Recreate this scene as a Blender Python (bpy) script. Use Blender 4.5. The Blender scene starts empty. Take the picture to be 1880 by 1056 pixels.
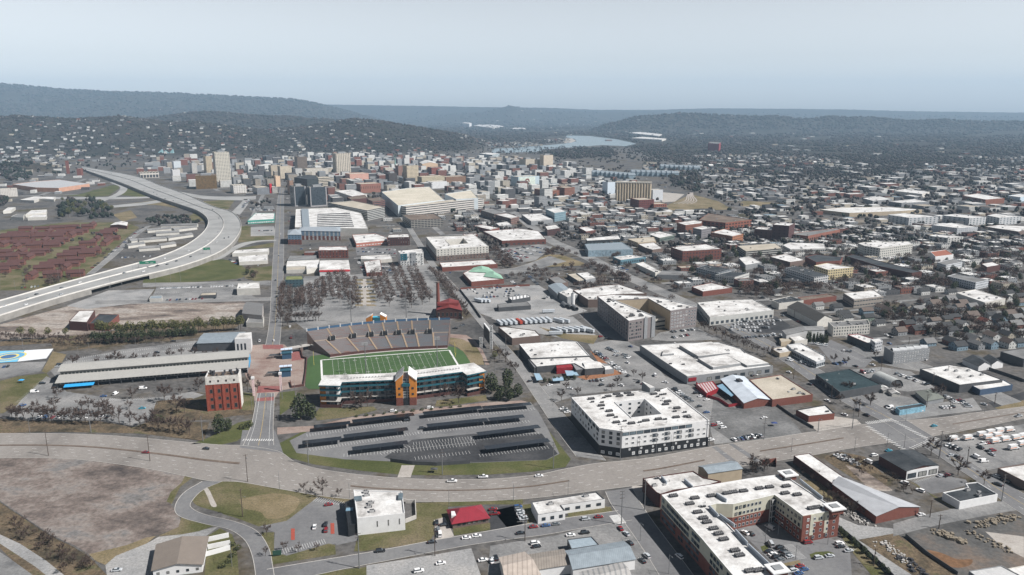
import bpy,math,random
import numpy as np
from mathutils import Vector,Matrix
from mathutils.geometry import tessellate_polygon
R=random.Random(11)
NR=np.random.default_rng(5)
COL=bpy.context.scene.collection
F,YH,CH=1400.0,206.0,206.0
PI=math.pi
PT=math.atan((528-YH)/F)
cP,sP=math.cos(PT),math.sin(PT)
GRID=math.radians(15)
def G(px,py,z=0.0):
 x=(px-940)/F
 y=(py-528)/F
 t=(CH-z)/(sP+y*cP)
 return Vector((x*t,(cP-y*sP)*t,z))
def PX(v):
 dz=v[2]-CH
 d=max(1.0,v[1]*cP-dz*sP)
 return 940+F*v[0]/d,528-F*(v[1]*sP+dz*cP)/d
TL={'p':(0,0,1),'A':(0,140,.3404),'B':(500,180,.26596),'C':(880,180,.26596),'D':(1300,180,.30851),'E':(0,380,.28415),'F':(480,380,.26519),'G':(840,380,.26519),'H':(1260,420,.34085),'I':(0,600,.28415),'J':(480,560,.32189),'K':(900,600,.28415),'L':(1360,560,.28415),'M':(0,760,.28032),'N':(420,800,.28723),'O':(900,800,.26596),'P':(1360,740,.29919),'S1':(550,570,.095745),'S2':(720,560,.10638),'S3':(560,650,.104167),'S4':(720,650,.12766),'S5':(440,600,.17039),'S6':(1030,690,.15426),'S7':(1170,840,.20745),'S8':(360,660,.15152),'Q1':(0,280,.1326),'Q2':(220,260,.1326),'Q3':(440,260,.1326),'Q4':(660,260,.1326),'Q5':(880,260,.1326),'Q6':(1080,300,.1326),'Q7':(1280,340,.15152),'Q8':(1560,340,.17049)}
def tp(t,x,y):
 a,b,s=TL[t]
 return a+x*s,b+y*s
def W(t,x,y,z=0.0):
 return G(*tp(t,x,y),z)
def Lp(a,b,k):
 return a+(b-a)*k
def cr(pts,n=6):
 out=[]
 q=[2*pts[0]-pts[1]]+list(pts)+[2*pts[-1]-pts[-2]]
 for i in range(1,len(q)-2):
  a,b,c,d=q[i-1],q[i],q[i+1],q[i+2]
  for k in range(n):
   s=k/n
   out.append(.5*((2*b)+(c-a)*s+(2*a-5*b+4*c-d)*s*s+(3*b-a-3*c+d)*s**3))
 out.append(pts[-1].copy())
 return out
def area2(p):
 return sum(p[i].x*p[(i+1)%len(p)].y-p[(i+1)%len(p)].x*p[i].y for i in range(len(p)))
def ccw(p):
 return list(p)if area2(p)>0 else list(p)[::-1]
def Ins(p,d):
 n=len(p)
 out=[]
 for i in range(n):
  a,b,c=p[i-1],p[i],p[(i+1)%n]
  e1=(b-a).to_2d().normalized()
  e2=(c-b).to_2d().normalized()
  n1=Vector((-e1.y,e1.x))
  n2=Vector((-e2.y,e2.x))
  m=n1+n2
  L=max(.35,1+n1.dot(n2))
  m=m/L
  out.append(Vector((b.x+m.x*d,b.y+m.y*d,b.z)))
 return out
def tess(loops):
 return tessellate_polygon([[Vector((v.x,v.y,0))for v in l]for l in loops])
class MB:
 def __init__(s):
  s.v,s.f,s.m=[],[],[]
 def poly(s,pts,mi=0):
  k=len(s.v)
  s.v+=[tuple(p)for p in pts]
  s.f.append(tuple(range(k,k+len(pts))))
  s.m.append(mi)
 def raw(s,vs,fs,mi=0):
  k=len(s.v)
  s.v+=[tuple(p)for p in vs]
  s.f+=[tuple(i+k for i in f)for f in fs]
  s.m+=[mi]*len(fs)
 def flat(s,loops,z,mi=0,up=True):
  pts=[p for l in loops for p in l]
  k=len(s.v)
  s.v+=[(p.x,p.y,z)for p in pts]
  for t in tess(loops):
   a,b,c=(pts[i]for i in t)
   cr_=(b.x-a.x)*(c.y-a.y)-(b.y-a.y)*(c.x-a.x)
   if(cr_>0)!=up:
    t=t[::-1]
   s.f.append(tuple(i+k for i in t))
   s.m.append(mi)
 def walls(s,p,z0,z1,mi=0):
  n=len(p)
  for i in range(n):
   a,b=p[i],p[(i+1)%n]
   s.poly([(a.x,a.y,z0),(b.x,b.y,z0),(b.x,b.y,z1),(a.x,a.y,z1)],mi)
 def prism(s,p,z0,z1,mi=0,top=None):
  p=ccw(p)
  s.walls(p,z0,z1,mi)
  s.flat([p],z1,mi if top is None else top)
 def box(s,c,d,rz=0.0,mi=0,top=None):
  hx,hy=d[0]/2,d[1]/2
  co,si=math.cos(rz),math.sin(rz)
  p=[Vector((c[0]+x*co-y*si,c[1]+x*si+y*co,0))for x,y in((-hx,-hy),(hx,-hy),(hx,hy),(-hx,hy))]
  s.prism(p,c[2],c[2]+d[2],mi,top)
  s.poly([(q.x,q.y,c[2])for q in p[::-1]],mi)
 def cyl(s,a,b,r0,r1,n=8,mi=0,cap=True):
  a,b=Vector(a),Vector(b)
  d=(b-a).normalized()
  u=d.orthogonal().normalized()
  w=d.cross(u)
  A=[a+(u*math.cos(2*PI*i/n)+w*math.sin(2*PI*i/n))*r0 for i in range(n)]
  B=[b+(u*math.cos(2*PI*i/n)+w*math.sin(2*PI*i/n))*r1 for i in range(n)]
  s.raw(A+B,[(i,(i+1)%n,n+(i+1)%n,n+i)for i in range(n)]+([tuple(range(n,2*n))]if cap else[]),mi)
 def mesh(s,name,mats,off=None,smooth=False):
  me=bpy.data.meshes.new(name)
  v=np.array(s.v,dtype=np.float64).reshape(-1,3)
  if off is not None:
   v=v-np.array(off)
  me.from_pydata([tuple(x)for x in v],[],s.f)
  for m in mats:
   me.materials.append(m)
  if len(mats)>1:
   me.polygons.foreach_set('material_index',s.m)
  if len(s.f)<4000:
   uv=me.uv_layers.new(name='UVMap')
   d=[]
   for f in s.f:
    p=[Vector(s.v[i])for i in f]
    n=(p[1]-p[0]).cross(p[-1]-p[0])
    if n.length and abs(n.normalized().z)<.7:
     t=Vector((-n.y,n.x,0)).normalized()
     for q in p:
      d+=[(q-p[0]).dot(t),q.z]
    else:
     for q in p:
      d+=[q.x,q.y]
   uv.data.foreach_set('uv',d)
  if smooth:
   me.polygons.foreach_set('use_smooth',[True]*len(me.polygons))
  me.validate()
  me.update()
  return me
 def obj(s,name,mats,parent=None,smooth=False):
  if not isinstance(mats,(list,tuple)):
   mats=[mats]
  me=s.mesh(name,mats,parent.location if parent else None,smooth)
  o=bpy.data.objects.new(name,me)
  COL.objects.link(o)
  o.parent=parent
  return o
THINGS=[]
LANDMARKS=[]
def tag(o,label,cat,group=None,kind=None):
 o['category']=cat
 if label:
  o['label']=label
  THINGS.append(o)
 if group:
  o['group']=group
 if kind:
  o['kind']=kind
 return o
def Th(name,label,cat,loc,group=None):
 o=bpy.data.objects.new(name,None)
 COL.objects.link(o)
 o.location=loc
 o.empty_display_size=.5
 return tag(o,label,cat,group)
def inst(name,me,parent=None,loc=(0,0,0),rz=0.0,sc=(1,1,1)):
 o=bpy.data.objects.new(name,me)
 COL.objects.link(o)
 o.location=loc
 if rz:
  o.rotation_euler=(0,0,rz)
 if sc!=(1,1,1):
  o.scale=sc
 o.parent=parent
 return o
TEXTS={}
def text_mesh(body,size,ext,mat):
 k=(body,size)
 if k not in TEXTS:
  cu=bpy.data.curves.new('lettering','FONT')
  cu.body,cu.size,cu.extrude=body,size,ext
  cu.align_x,cu.align_y='CENTER','CENTER'
  o=bpy.data.objects.new('lettering',cu)
  me=bpy.data.meshes.new_from_object(o)
  bpy.data.objects.remove(o)
  me.materials.clear()
  me.materials.append(mat)
  TEXTS[k]=me
 return TEXTS[k]
def Su(o,kind='structure'):
 o['kind']=kind
 return o
OX0,OY0,ON,OM,OC=-1600,240,1100,900,4.0
OCC=np.zeros((OM,ON),bool)
def Oc(poly,grow=3.0):
 xs=[p.x for p in poly]
 ys=[p.y for p in poly]
 i0=max(0,int((min(xs)-grow-OX0)/OC))
 i1=min(ON,int((max(xs)+grow-OX0)/OC)+2)
 j0=max(0,int((min(ys)-grow-OY0)/OC))
 j1=min(OM,int((max(ys)+grow-OY0)/OC)+2)
 if i1<=i0 or j1<=j0:
  return
 X,Y=np.meshgrid(OX0+(np.arange(i0,i1)+.5)*OC,OY0+(np.arange(j0,j1)+.5)*OC)
 q=Ins(ccw(poly),-grow)if grow else poly
 OCC[j0:j1,i0:i1]|=inpoly(X,Y,q)
def inpoly(X,Y,poly):
 r=np.zeros(np.shape(X),bool)
 n=len(poly)
 for i in range(n):
  a,b=poly[i],poly[(i+1)%n]
  if a.y==b.y:
   continue
  c=((a.y>Y)!=(b.y>Y))&(X<(b.x-a.x)*(Y-a.y)/(b.y-a.y)+a.x)
  r^=c
 return r
def free(x,y,r=0.0):
 for dx in((0,)if r==0 else(-r,0,r)):
  for dy in((0,)if r==0 else(-r,0,r)):
   i=int((x+dx-OX0)/OC)
   j=int((y+dy-OY0)/OC)
   if 0<=i<ON and 0<=j<OM and OCC[j,i]:
    return False
 return True
MATS={}
def node_mat(name):
 m=bpy.data.materials.new(name)
 m.use_nodes=True
 nt=m.node_tree
 return m,nt,nt.nodes['Principled BSDF']
def ramp(nt,fac,stops):
 r=nt.nodes.new('ShaderNodeValToRGB')
 e=r.color_ramp.elements
 while len(e)<len(stops):
  e.new(.5)
 for el,(p,c)in zip(e,stops):
  el.position=p
  el.color=(*c,1)
 nt.links.new(fac,r.inputs[0])
 return r.outputs[0]
def noise(nt,scale,detail=4.0,rough=.6,stretch=None,rot=0.0):
 g=nt.nodes.new('ShaderNodeNewGeometry')
 n=nt.nodes.new('ShaderNodeTexNoise')
 n.inputs['Scale'].default_value=scale
 n.inputs['Detail'].default_value=detail
 n.inputs['Roughness'].default_value=rough
 src=g.outputs['Position']
 if stretch:
  mp=nt.nodes.new('ShaderNodeMapping')
  mp.inputs['Scale'].default_value=stretch
  mp.inputs['Rotation'].default_value=(0,0,rot)
  nt.links.new(src,mp.inputs[0])
  src=mp.outputs[0]
 nt.links.new(src,n.inputs['Vector'])
 return n.outputs['Fac']
def mixc(nt,fac,a,b):
 m=nt.nodes.new('ShaderNodeMix')
 m.data_type='RGBA'
 for k,v in((0,fac),(6,a),(7,b)):
  if hasattr(v,'is_linked')or hasattr(v,'links'):
   nt.links.new(v,m.inputs[k])
  elif isinstance(v,tuple):
   m.inputs[k].default_value=(*v,1)
  else:
   m.inputs[k].default_value=v
 return m.outputs[2]
def sc(c,k):
 return tuple(min(1,x*k)for x in c)
def Pl(name,c,rough=.8,var=.12,scale=.6,metal=0.0,fine=None,spec=.3):
 if name in MATS:
  return MATS[name]
 m,nt,b=node_mat(name)
 col=ramp(nt,noise(nt,scale),[(.3,sc(c,1-var)),(.7,sc(c,1+var))])
 if fine:
  col=mixc(nt,.5,col,ramp(nt,noise(nt,fine),[(.35,sc(c,1-var*1.6)),(.65,sc(c,1+var*1.6))]))
 nt.links.new(col,b.inputs['Base Color'])
 b.inputs['Roughness'].default_value=rough
 b.inputs['Metallic'].default_value=metal
 b.inputs['Specular IOR Level'].default_value=spec
 MATS[name]=m
 return m
def Py(name,cols,scale=.02,detail=6,rough=.9,stretch=None,rot=0.0,fine=.5,fvar=.25):
 if name in MATS:
  return MATS[name]
 m,nt,b=node_mat(name)
 n=len(cols)
 st=[(.35+.3*i/max(1,n-1),c)for i,c in enumerate(cols)]
 col=ramp(nt,noise(nt,scale,detail,.65,stretch,rot),st)
 f=ramp(nt,noise(nt,fine,3,.7),[(.3,(1-fvar,)*3),(.7,(1+fvar,)*3)])
 mm=nt.nodes.new('ShaderNodeMix')
 mm.data_type='RGBA'
 mm.blend_type='MULTIPLY'
 mm.inputs[0].default_value=1
 nt.links.new(col,mm.inputs[6])
 nt.links.new(f,mm.inputs[7])
 nt.links.new(mm.outputs[2],b.inputs['Base Color'])
 b.inputs['Roughness'].default_value=rough
 b.inputs['Specular IOR Level'].default_value=.15
 MATS[name]=m
 return m
def St(name,c1,c2,period,duty=.5,axis=0,rough=.6,metal=0.0):
 if name in MATS:
  return MATS[name]
 m,nt,b=node_mat(name)
 uv=nt.nodes.new('ShaderNodeUVMap')
 sp=nt.nodes.new('ShaderNodeSeparateXYZ')
 nt.links.new(uv.outputs[0],sp.inputs[0])
 f=band(nt,sp.outputs[axis],period,0,duty)
 col=mixc(nt,f,c1,c2)
 col=mulnoise(nt,col,.3,.15)
 nt.links.new(col,b.inputs['Base Color'])
 b.inputs['Roughness'].default_value=rough
 b.inputs['Metallic'].default_value=metal
 MATS[name]=m
 return m
def mth(nt,op,a,b):
 n=nt.nodes.new('ShaderNodeMath')
 n.operation=op
 for k,v in enumerate((a,b)):
  if isinstance(v,(int,float)):
   n.inputs[k].default_value=v
  elif v is not None:
   nt.links.new(v,n.inputs[k])
 return n.outputs[0]
def band(nt,x,period,lo,hi):
 f=mth(nt,'FRACT',mth(nt,'DIVIDE',x,period),None)
 return mth(nt,'MULTIPLY',mth(nt,'GREATER_THAN',f,lo),mth(nt,'LESS_THAN',f,hi))
def mulnoise(nt,col,scale,var):
 f=ramp(nt,noise(nt,scale),[(.3,(1-var,)*3),(.7,(1+var,)*3)])
 mm=nt.nodes.new('ShaderNodeMix')
 mm.data_type='RGBA'
 mm.blend_type='MULTIPLY'
 mm.inputs[0].default_value=1
 nt.links.new(col,mm.inputs[6])
 nt.links.new(f,mm.inputs[7])
 return mm.outputs[2]
def Fa(c,bw=3.2,fh=3.4,w=(.25,.75),h=(.3,.75),glass=(.03,.04,.05),base=None,baseh=4.0,rough=.8):
 name='facade_%s_%s'%('_'.join('%d'%(x*100)for x in c),'_'.join('%d'%(x*100)for x in(bw,fh,*w,*h,glass[0],(base or(0,))[0])))
 if name in MATS:
  return MATS[name]
 c=sc(c,.8)
 m,nt,b=node_mat(name)
 uv=nt.nodes.new('ShaderNodeUVMap')
 sp=nt.nodes.new('ShaderNodeSeparateXYZ')
 nt.links.new(uv.outputs[0],sp.inputs[0])
 f=mth(nt,'MULTIPLY',band(nt,sp.outputs[0],bw,*w),band(nt,sp.outputs[1],fh,*h))
 wall=mulnoise(nt,mixc(nt,0.0,c,c),.15,.1)
 if base:
  wall=mixc(nt,mth(nt,'LESS_THAN',sp.outputs[1],baseh),wall,base)
 gl=mulnoise(nt,mixc(nt,0.0,glass,glass),.35,.5)
 nt.links.new(mixc(nt,f,wall,gl),b.inputs['Base Color'])
 nt.links.new(mth(nt,'SUBTRACT',rough,mth(nt,'MULTIPLY',f,rough-.2)),b.inputs['Roughness'])
 b.inputs['Specular IOR Level'].default_value=.3
 MATS[name]=m
 return m
def glassy(name,c,rough=.12,spec=.5):
 if name in MATS:
  return MATS[name]
 m,nt,b=node_mat(name)
 nt.links.new(ramp(nt,noise(nt,.25),[(.3,sc(c,.7)),(.7,sc(c,1.4))]),b.inputs['Base Color'])
 b.inputs['Roughness'].default_value=rough
 b.inputs['Specular IOR Level'].default_value=spec
 MATS[name]=m
 return m
BRICK=(.15,.055,.042)
DBRICK=(.075,.034,.03)
ORBRICK=(.22,.09,.058)
TAN=(.42,.34,.25)
CREAM=(.56,.49,.38)
WHITE=(.6,.6,.6)
GREY=(.3,.31,.32)
DGREY=(.1,.105,.11)
BLUEG=(.28,.36,.42)
TEAL=(.05,.14,.16)
M={}
M['white_roof']=Py('white_roof_membrane',[(.27,.26,.25),(.45,.44,.43),(.54,.535,.525),(.6,.6,.595)],.07,8,.75,fine=.6,fvar=.16)
M['tan_roof']=Py('tan_roof_gravel',[(.3,.27,.22),(.42,.38,.32)],.04,5,.9,fine=.8,fvar=.15)
M['grey_roof']=Py('grey_roof_felt',[(.12,.12,.12),(.2,.2,.2)],.05,5,.9,fine=.6,fvar=.15)
M['dark_roof']=Py('dark_roof_felt',[(.025,.03,.035),(.06,.065,.07)],.08,5,.8,fine=.6,fvar=.2)
M['brown_roof']=Py('brown_roof_gravel',[(.1,.077,.063),(.17,.135,.11)],.05,5,.9,fine=.6,fvar=.2)
M['metal_roof']=St('blue_grey_metal_roof',(.25,.29,.32),(.19,.22,.25),.9,.15,rough=.45,metal=.2)
M['rust_roof']=St('weathered_metal_roof',(.22,.195,.17),(.15,.13,.11),1.2,.2,rough=.6)
M['shingle']=Py('grey_shingles',[(.07,.065,.06),(.12,.11,.1)],.3,4,.9,fine=2,fvar=.2)
M['white']=Pl('white_paint',WHITE,.6,.07,.3)
M['offwhite']=Pl('off_white_render',(.47,.455,.42),.8,.1,.3)
M['brick']=Pl('red_brick',BRICK,.9,.2,.5,fine=3)
M['dbrick']=Pl('dark_brick',DBRICK,.9,.2,.5,fine=3)
M['orbrick']=Pl('orange_brick',(.22,.055,.035),.9,.25,.4,fine=2)
M['brownbrick']=Pl('brown_brick',(.13,.095,.082),.9,.15,.4,fine=2)
M['grey']=Pl('grey_cladding',(.21,.217,.225),.7,.1,.3)
M['dgrey']=Pl('charcoal_cladding',(.06,.063,.068),.7,.15,.3)
M['black']=Pl('black_panel',(.018,.02,.023),.55,.2,.4)
M['beige']=Pl('beige_render',(.36,.3,.22),.85,.1,.3)
M['teal']=Pl('teal_panel',(.016,.09,.12),.5,.12,.4)
M['orange']=Pl('orange_render',(.46,.175,.03),.7,.08,.3)
M['red']=Pl('red_paint',(.22,.018,.024),.5,.12,.4)
M['conc']=Pl('pale_concrete',(.36,.345,.325),.9,.12,.2,fine=1.5)
M['glass']=glassy('window_glass',(.035,.045,.055))
M['steel']=Pl('galvanised_steel',(.2,.205,.21),.45,.1,.8,metal=.4)
M['unit']=Pl('grey_unit_casing',(.3,.3,.3),.6,.2,.8)
M['unitd']=Pl('dark_unit_grille',(.04,.04,.045),.7,.3,.8)
M['wood']=Pl('weathered_pole_wood',(.07,.052,.042),.9,.2,1.0)
M['tyre']=Pl('tyre_rubber',(.02,.02,.02),.9,.2,2)
def window_mesh(name,frame,glass,bars=True,fw=.1):
 b=MB()
 for x0,x1,z0,z1 in((-.5,.5,.5-fw,.5),(-.5,.5,-.5,-.5+fw),(-.5,-.5+fw,-.5+fw,.5-fw),(.5-fw,.5,-.5+fw,.5-fw))+(((-fw/3,fw/3,-.5+fw,.5-fw),)if bars else()):
  b.box(((x0+x1)/2,-.02,z0),(x1-x0,.14,z1-z0),mi=0)
 b.poly([(-.5,-.04,-.5),(.5,-.04,-.5),(.5,-.04,.5),(-.5,-.04,.5)],1)
 return b.mesh(name,[frame,glass])
M['glass2']=glassy('pale_window_glass',(.10,.13,.15))
M['glass3']=glassy('window_blinds',(.2,.2,.19),.4)
WIN={'white':window_mesh('window_white_frame',M['white'],M['glass']),'dark':window_mesh('window_dark_frame',M['black'],M['glass'],fw=.07),'pale':window_mesh('window_thick_white_frame',M['white'],M['glass2'],fw=.2),'hole':window_mesh('window_broken_opening',M['brownbrick'],M['black'],False,.08),'white2':window_mesh('window_white_frame_blinds',M['white'],M['glass3']),'dark2':window_mesh('window_dark_frame_blinds',M['black'],M['glass3'],fw=.07),'bay2':window_mesh('balcony_opening_pale_glass',M['dgrey'],M['glass2'],True,.05),'bay':window_mesh('balcony_opening',M['dgrey'],M['glass'],True,.05)}  # second balcony variant differs only by its paler glass tint
def ac_mesh(name,kind):
 b=MB()
 if kind==0:
  b.box((0,0,.15),(2.4,1.6,1.2),mi=0)
  b.cyl((-.5,0,1.35),(-.5,0,1.5),.5,.5,10,1)
  b.cyl((.6,0,1.35),(.6,0,1.5),.5,.5,10,1)
  b.box((1.4,0,.1),(.5,1.0,.8),mi=1)
 elif kind==1:
  for i in range(4):
   for j in range(2):
    b.box((i*1.15-1.7,j*1.3-.65,.2),(.9,.9,.95),mi=1,top=0)
    b.cyl((i*1.15-1.7,j*1.3-.65,1.15),(i*1.15-1.7,j*1.3-.65,1.22),.36,.36,8,1)
 elif kind==2:
  b.cyl((0,0,0),(0,0,.9),.2,.2,8,0)
  b.cyl((0,0,.9),(0,0,1.1),.34,.1,8,0)
 elif kind==3:
  b.box((0,0,0),(1.6,1.2,.7),mi=0)
 else:
  for i in(-.7,.7):
   b.box((i,0,.2),(.95,.95,1.0),mi=1,top=0)
  b.box((0,.9,.1),(1.6,.3,.4),mi=0)
 return b.mesh(name,[M['unit'],M['unitd']])
AC=[ac_mesh('rooftop_unit_%d'%k,k)for k in range(5)]
def pt_in(p,x,y):
 return bool(inpoly(np.array([x]),np.array([y]),p)[0])
class Bld:
 pass
def En(b,t,x,y):
 q=tp(t,x,y)
 best=None
 n=len(b.poly)
 for i in range(n):
  m=(b.poly[i]+b.poly[(i+1)%n])/2
  u=PX((m.x,m.y,b.H))
  d=(u[0]-q[0])**2+(u[1]-q[1])**2
  if best is None or d<best[0]:
   best=(d,i)
 return best[1]
def units(b,n,kinds=(0,4,2,3),pts=None,rz=None):
 p=Ins(b.poly,2.0)
 xs=[v.x for v in p]
 ys=[v.y for v in p]
 k=0
 if pts:
  for(t,x,y,kd)in pts:
   w=W(t,x,y,b.zr)
   inst('rooftop_unit',AC[kd],b.root,w-b.root.location,GRID if rz is None else rz)
 tries=0
 while k<n and tries<n*30:
  tries+=1
  x,y=R.uniform(min(xs),max(xs)),R.uniform(min(ys),max(ys))
  if not pt_in(p,x,y)or any(pt_in(h,x,y)for h in b.holes):
   continue
  inst('rooftop_unit',AC[R.choice(kinds)],b.root,Vector((x,y,b.zr))-b.root.location,GRID+R.choice((0,PI/2)))
  k+=1
def wins(b,e,n,rows,w,h,kind='dark',u0=0.0,u1=1.0,skip=0.0,out=.03,poly=None):
 poly=poly or b.poly
 a,c=poly[e],poly[(e+1)%len(poly)]
 d=c-a
 rz=math.atan2(d.y,d.x)
 nx,ny=math.sin(rz),-math.cos(rz)
 for z in rows:
  for i in range(n):
   if skip and R.random()<skip:
    continue
   k=u0+(u1-u0)*(i+.5)/n
   b.win.append((Vector((a.x+d.x*k+nx*out,a.y+d.y*k+ny*out,z)),rz,w,h,kind))
def Cw(b,name='window',most=100):
 b.win.sort(key=lambda q:(q[0]-Vector((0,0,CH))).length)
 for(p,rz,w,h,kind)in b.win[:most]:
  inst(name,WIN[kind+'2' if kind+'2' in WIN and R.random()<.35 else kind],b.root,p-b.root.location,rz,(w,1,h))
 rest=b.win[most:]
 if rest:
  mb=MB()
  for(p,rz,w,h,kind)in rest:
   co,si=math.cos(rz),math.sin(rz)
   for x0,x1,z0,z1,mi,o in((-.5,.5,-.5,.5,0,0),(-.42,.42,-.42,.42,1,-.03)):
    mb.poly([(p.x+x*w*co-o*-si,p.y+x*w*si-o*-co-0,p.z+z*h)if False else(p.x+x*w*co+o*-si,p.y+x*w*si+o*co,p.z+z*h)for x,z in((x0,z0),(x1,z0),(x1,z1),(x0,z1))],mi)
  o=mb.obj('window',[M['white'],M['glass']],b.root)
  o['kind']='stuff'
 b.win=[]
BUILDINGS=[]
def bld(name,label,cat,t,pts,H,wall,roof,par=.6,holes=(),nu=0,kinds=(0,4,2,3),short=None,group=None,z0=0.0,root=None,world=False,grow=4,cap=None):
 b=Bld()
 b.poly=ccw([Vector((q[0],q[1],0))for q in pts]if world else[W(t,x,y,H)for x,y in pts])
 for q in b.poly:
  q.z=0
 b.holes=[ccw([W(t,x,y,H)for x,y in hp])for hp in holes]
 b.H,b.zr,b.win=H,H-par,[]
 c=sum(b.poly,Vector())/len(b.poly)
 b.root=root or Th(name,label,cat,(c.x,c.y,0),group)
 wm=wall if not isinstance(wall,str)else M[wall]
 rm=roof if not isinstance(roof,str)else M[roof]
 cm=M[cap]if cap else wm
 mb=MB()
 mb.walls(b.poly,z0,H)
 w=min(.4,par)if par else 0
 inn=Ins(b.poly,w)if par else b.poly
 if par:
  n=len(inn)
  for i in range(n):
   a,a2,d,d2=b.poly[i],b.poly[(i+1)%n],inn[i],inn[(i+1)%n]
   mb.poly([(a.x,a.y,H),(a2.x,a2.y,H),(d2.x,d2.y,H),(d.x,d.y,H)],1)
   mb.poly([(d2.x,d2.y,H-par),(d.x,d.y,H-par),(d.x,d.y,H),(d2.x,d2.y,H)],1)
 hin=[]
 for hp in b.holes:
  r=hp[::-1]
  mb.walls(r,z0,H)
  hi=Ins(hp,-w)if par else hp
  hin.append(hi)
  n=len(hp)
  if par:
   for i in range(n):
    a,a2,d,d2=hi[i],hi[(i+1)%n],hp[i],hp[(i+1)%n]
    mb.poly([(a.x,a.y,H),(a2.x,a2.y,H),(d2.x,d2.y,H),(d.x,d.y,H)],1)
    mb.poly([(a.x,a.y,H-par),(a2.x,a2.y,H-par),(a2.x,a2.y,H),(a.x,a.y,H)],1)
 b.wall=mb.obj('wall',[wm,cm],b.root)
 rb=MB()
 rb.flat([inn]+hin,H-par)
 b.roof=rb.obj('roof',rm,b.root)
 if not world:
  Oc(b.poly,grow)
 if nu:
  units(b,nu,kinds)
 if short:
  LANDMARKS.append((short,c,H))
 BUILDINGS.append(b)
 return b
def Ga(name,label,cat,t,pts,He,Hr,wall,roof,hip=0.0,over=.4,short=None,group=None,world=False,flip=False,root=None,grow=3):
 b=Bld()
 p=ccw([Vector((q[0],q[1],0))for q in pts]if world else[W(t,x,y,He)for x,y in pts])
 for q in p:
  q.z=0
 if((p[1]-p[0]).length<(p[2]-p[1]).length)!=flip:
  p=p[1:]+p[:1]
 b.poly,b.H,b.zr,b.win,b.holes=p,He,He,[],[]
 c=sum(p,Vector())/4
 b.root=root or Th(name,label,cat,(c.x,c.y,0),group)
 wm=wall if not isinstance(wall,str)else M[wall]
 rm=roof if not isinstance(roof,str)else M[roof]
 r0,r1=(p[3]+p[0])/2,(p[1]+p[2])/2
 mb=MB()
 mb.walls(p,0,He)
 if not hip:
  mb.poly([(p[1].x,p[1].y,He),(p[2].x,p[2].y,He),(r1.x,r1.y,Hr)])
  mb.poly([(p[3].x,p[3].y,He),(p[0].x,p[0].y,He),(r0.x,r0.y,Hr)])
 b.wall=mb.obj('wall',wm,b.root)
 q=Ins(p,-over)
 dz=over*(Hr-He)/max(1,(p[3]-p[0]).length/2)
 k=hip
 e0,e1=(q[3]+q[0])/2,(q[1]+q[2])/2
 a0,a1=e0.lerp(e1,k),e1.lerp(e0,k)
 rb=MB()
 up=.12
 lo,hi=He-dz+up,Hr+up
 V=lambda v,z:(v.x,v.y,z)
 rb.poly([V(q[0],lo),V(q[1],lo),V(a1,hi),V(a0,hi)])
 rb.poly([V(q[2],lo),V(q[3],lo),V(a0,hi),V(a1,hi)])
 if hip:
  rb.poly([V(q[1],lo),V(q[2],lo),V(a1,hi)])
  rb.poly([V(q[3],lo),V(q[0],lo),V(a0,hi)])
 for i in range(4):
  a,d=q[i],q[(i+1)%4]
  if hip or i in(0,2):
   rb.poly([V(a,lo-.2),V(d,lo-.2),V(d,lo),V(a,lo)])
  else:
   m=e1 if i==1 else e0
   rb.poly([V(a,lo-.2),V(m,hi-.2),V(m,hi),V(a,lo)])
   rb.poly([V(m,hi-.2),V(d,lo-.2),V(d,lo),V(m,hi)])
 b.roof=rb.obj('roof',rm,b.root)
 if not world:
  Oc(p,grow)
 if short:
  LANDMARKS.append((short,c,Hr))
 BUILDINGS.append(b)
 return b
def Pb(b,name,c,d,rz,mat,z0=None):
 mb=MB()
 mb.box(c,d,rz)
 return mb.obj(name,M[mat]if isinstance(mat,str)else mat,b.root)
def loft(mb,st,mi=0):
 k=len(mb.v)
 for x,zb,zt,hw in st:
  zm=zb+(zt-zb)*.45
  mb.v+=[(x,-hw*.93,zb),(x,-hw,zm),(x,-hw*.94,zt),(x,hw*.94,zt),(x,hw,zm),(x,hw*.93,zb)]
 n=len(st)
 for i in range(n-1):
  for j in range(6):
   a,b_=k+i*6+j,k+i*6+(j+1)%6
   mb.f.append((a,a+6,b_+6,b_))
   mb.m.append(mi)
 for q in(range(k+5,k-1,-1),range(k+n*6-6,k+n*6)):
  mb.f.append(tuple(q))
  mb.m.append(mi)
CARP={'white':(.75,.75,.75),'black':(.012,.013,.015),'silver':(.42,.44,.46),'grey':(.14,.15,.16),'red':(.2,.013,.016),'blue':(.03,.08,.2),'tan':(.4,.33,.24),'teal':(.03,.25,.35)}
for k_,c_ in CARP.items():
 m_,nt_,b_=node_mat('car_paint_'+k_)
 b_.inputs['Base Color'].default_value=(*c_,1)
 b_.inputs['Roughness'].default_value=.25
 b_.inputs['Coat Weight'].default_value=.5
 M['car_'+k_]=m_
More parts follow.
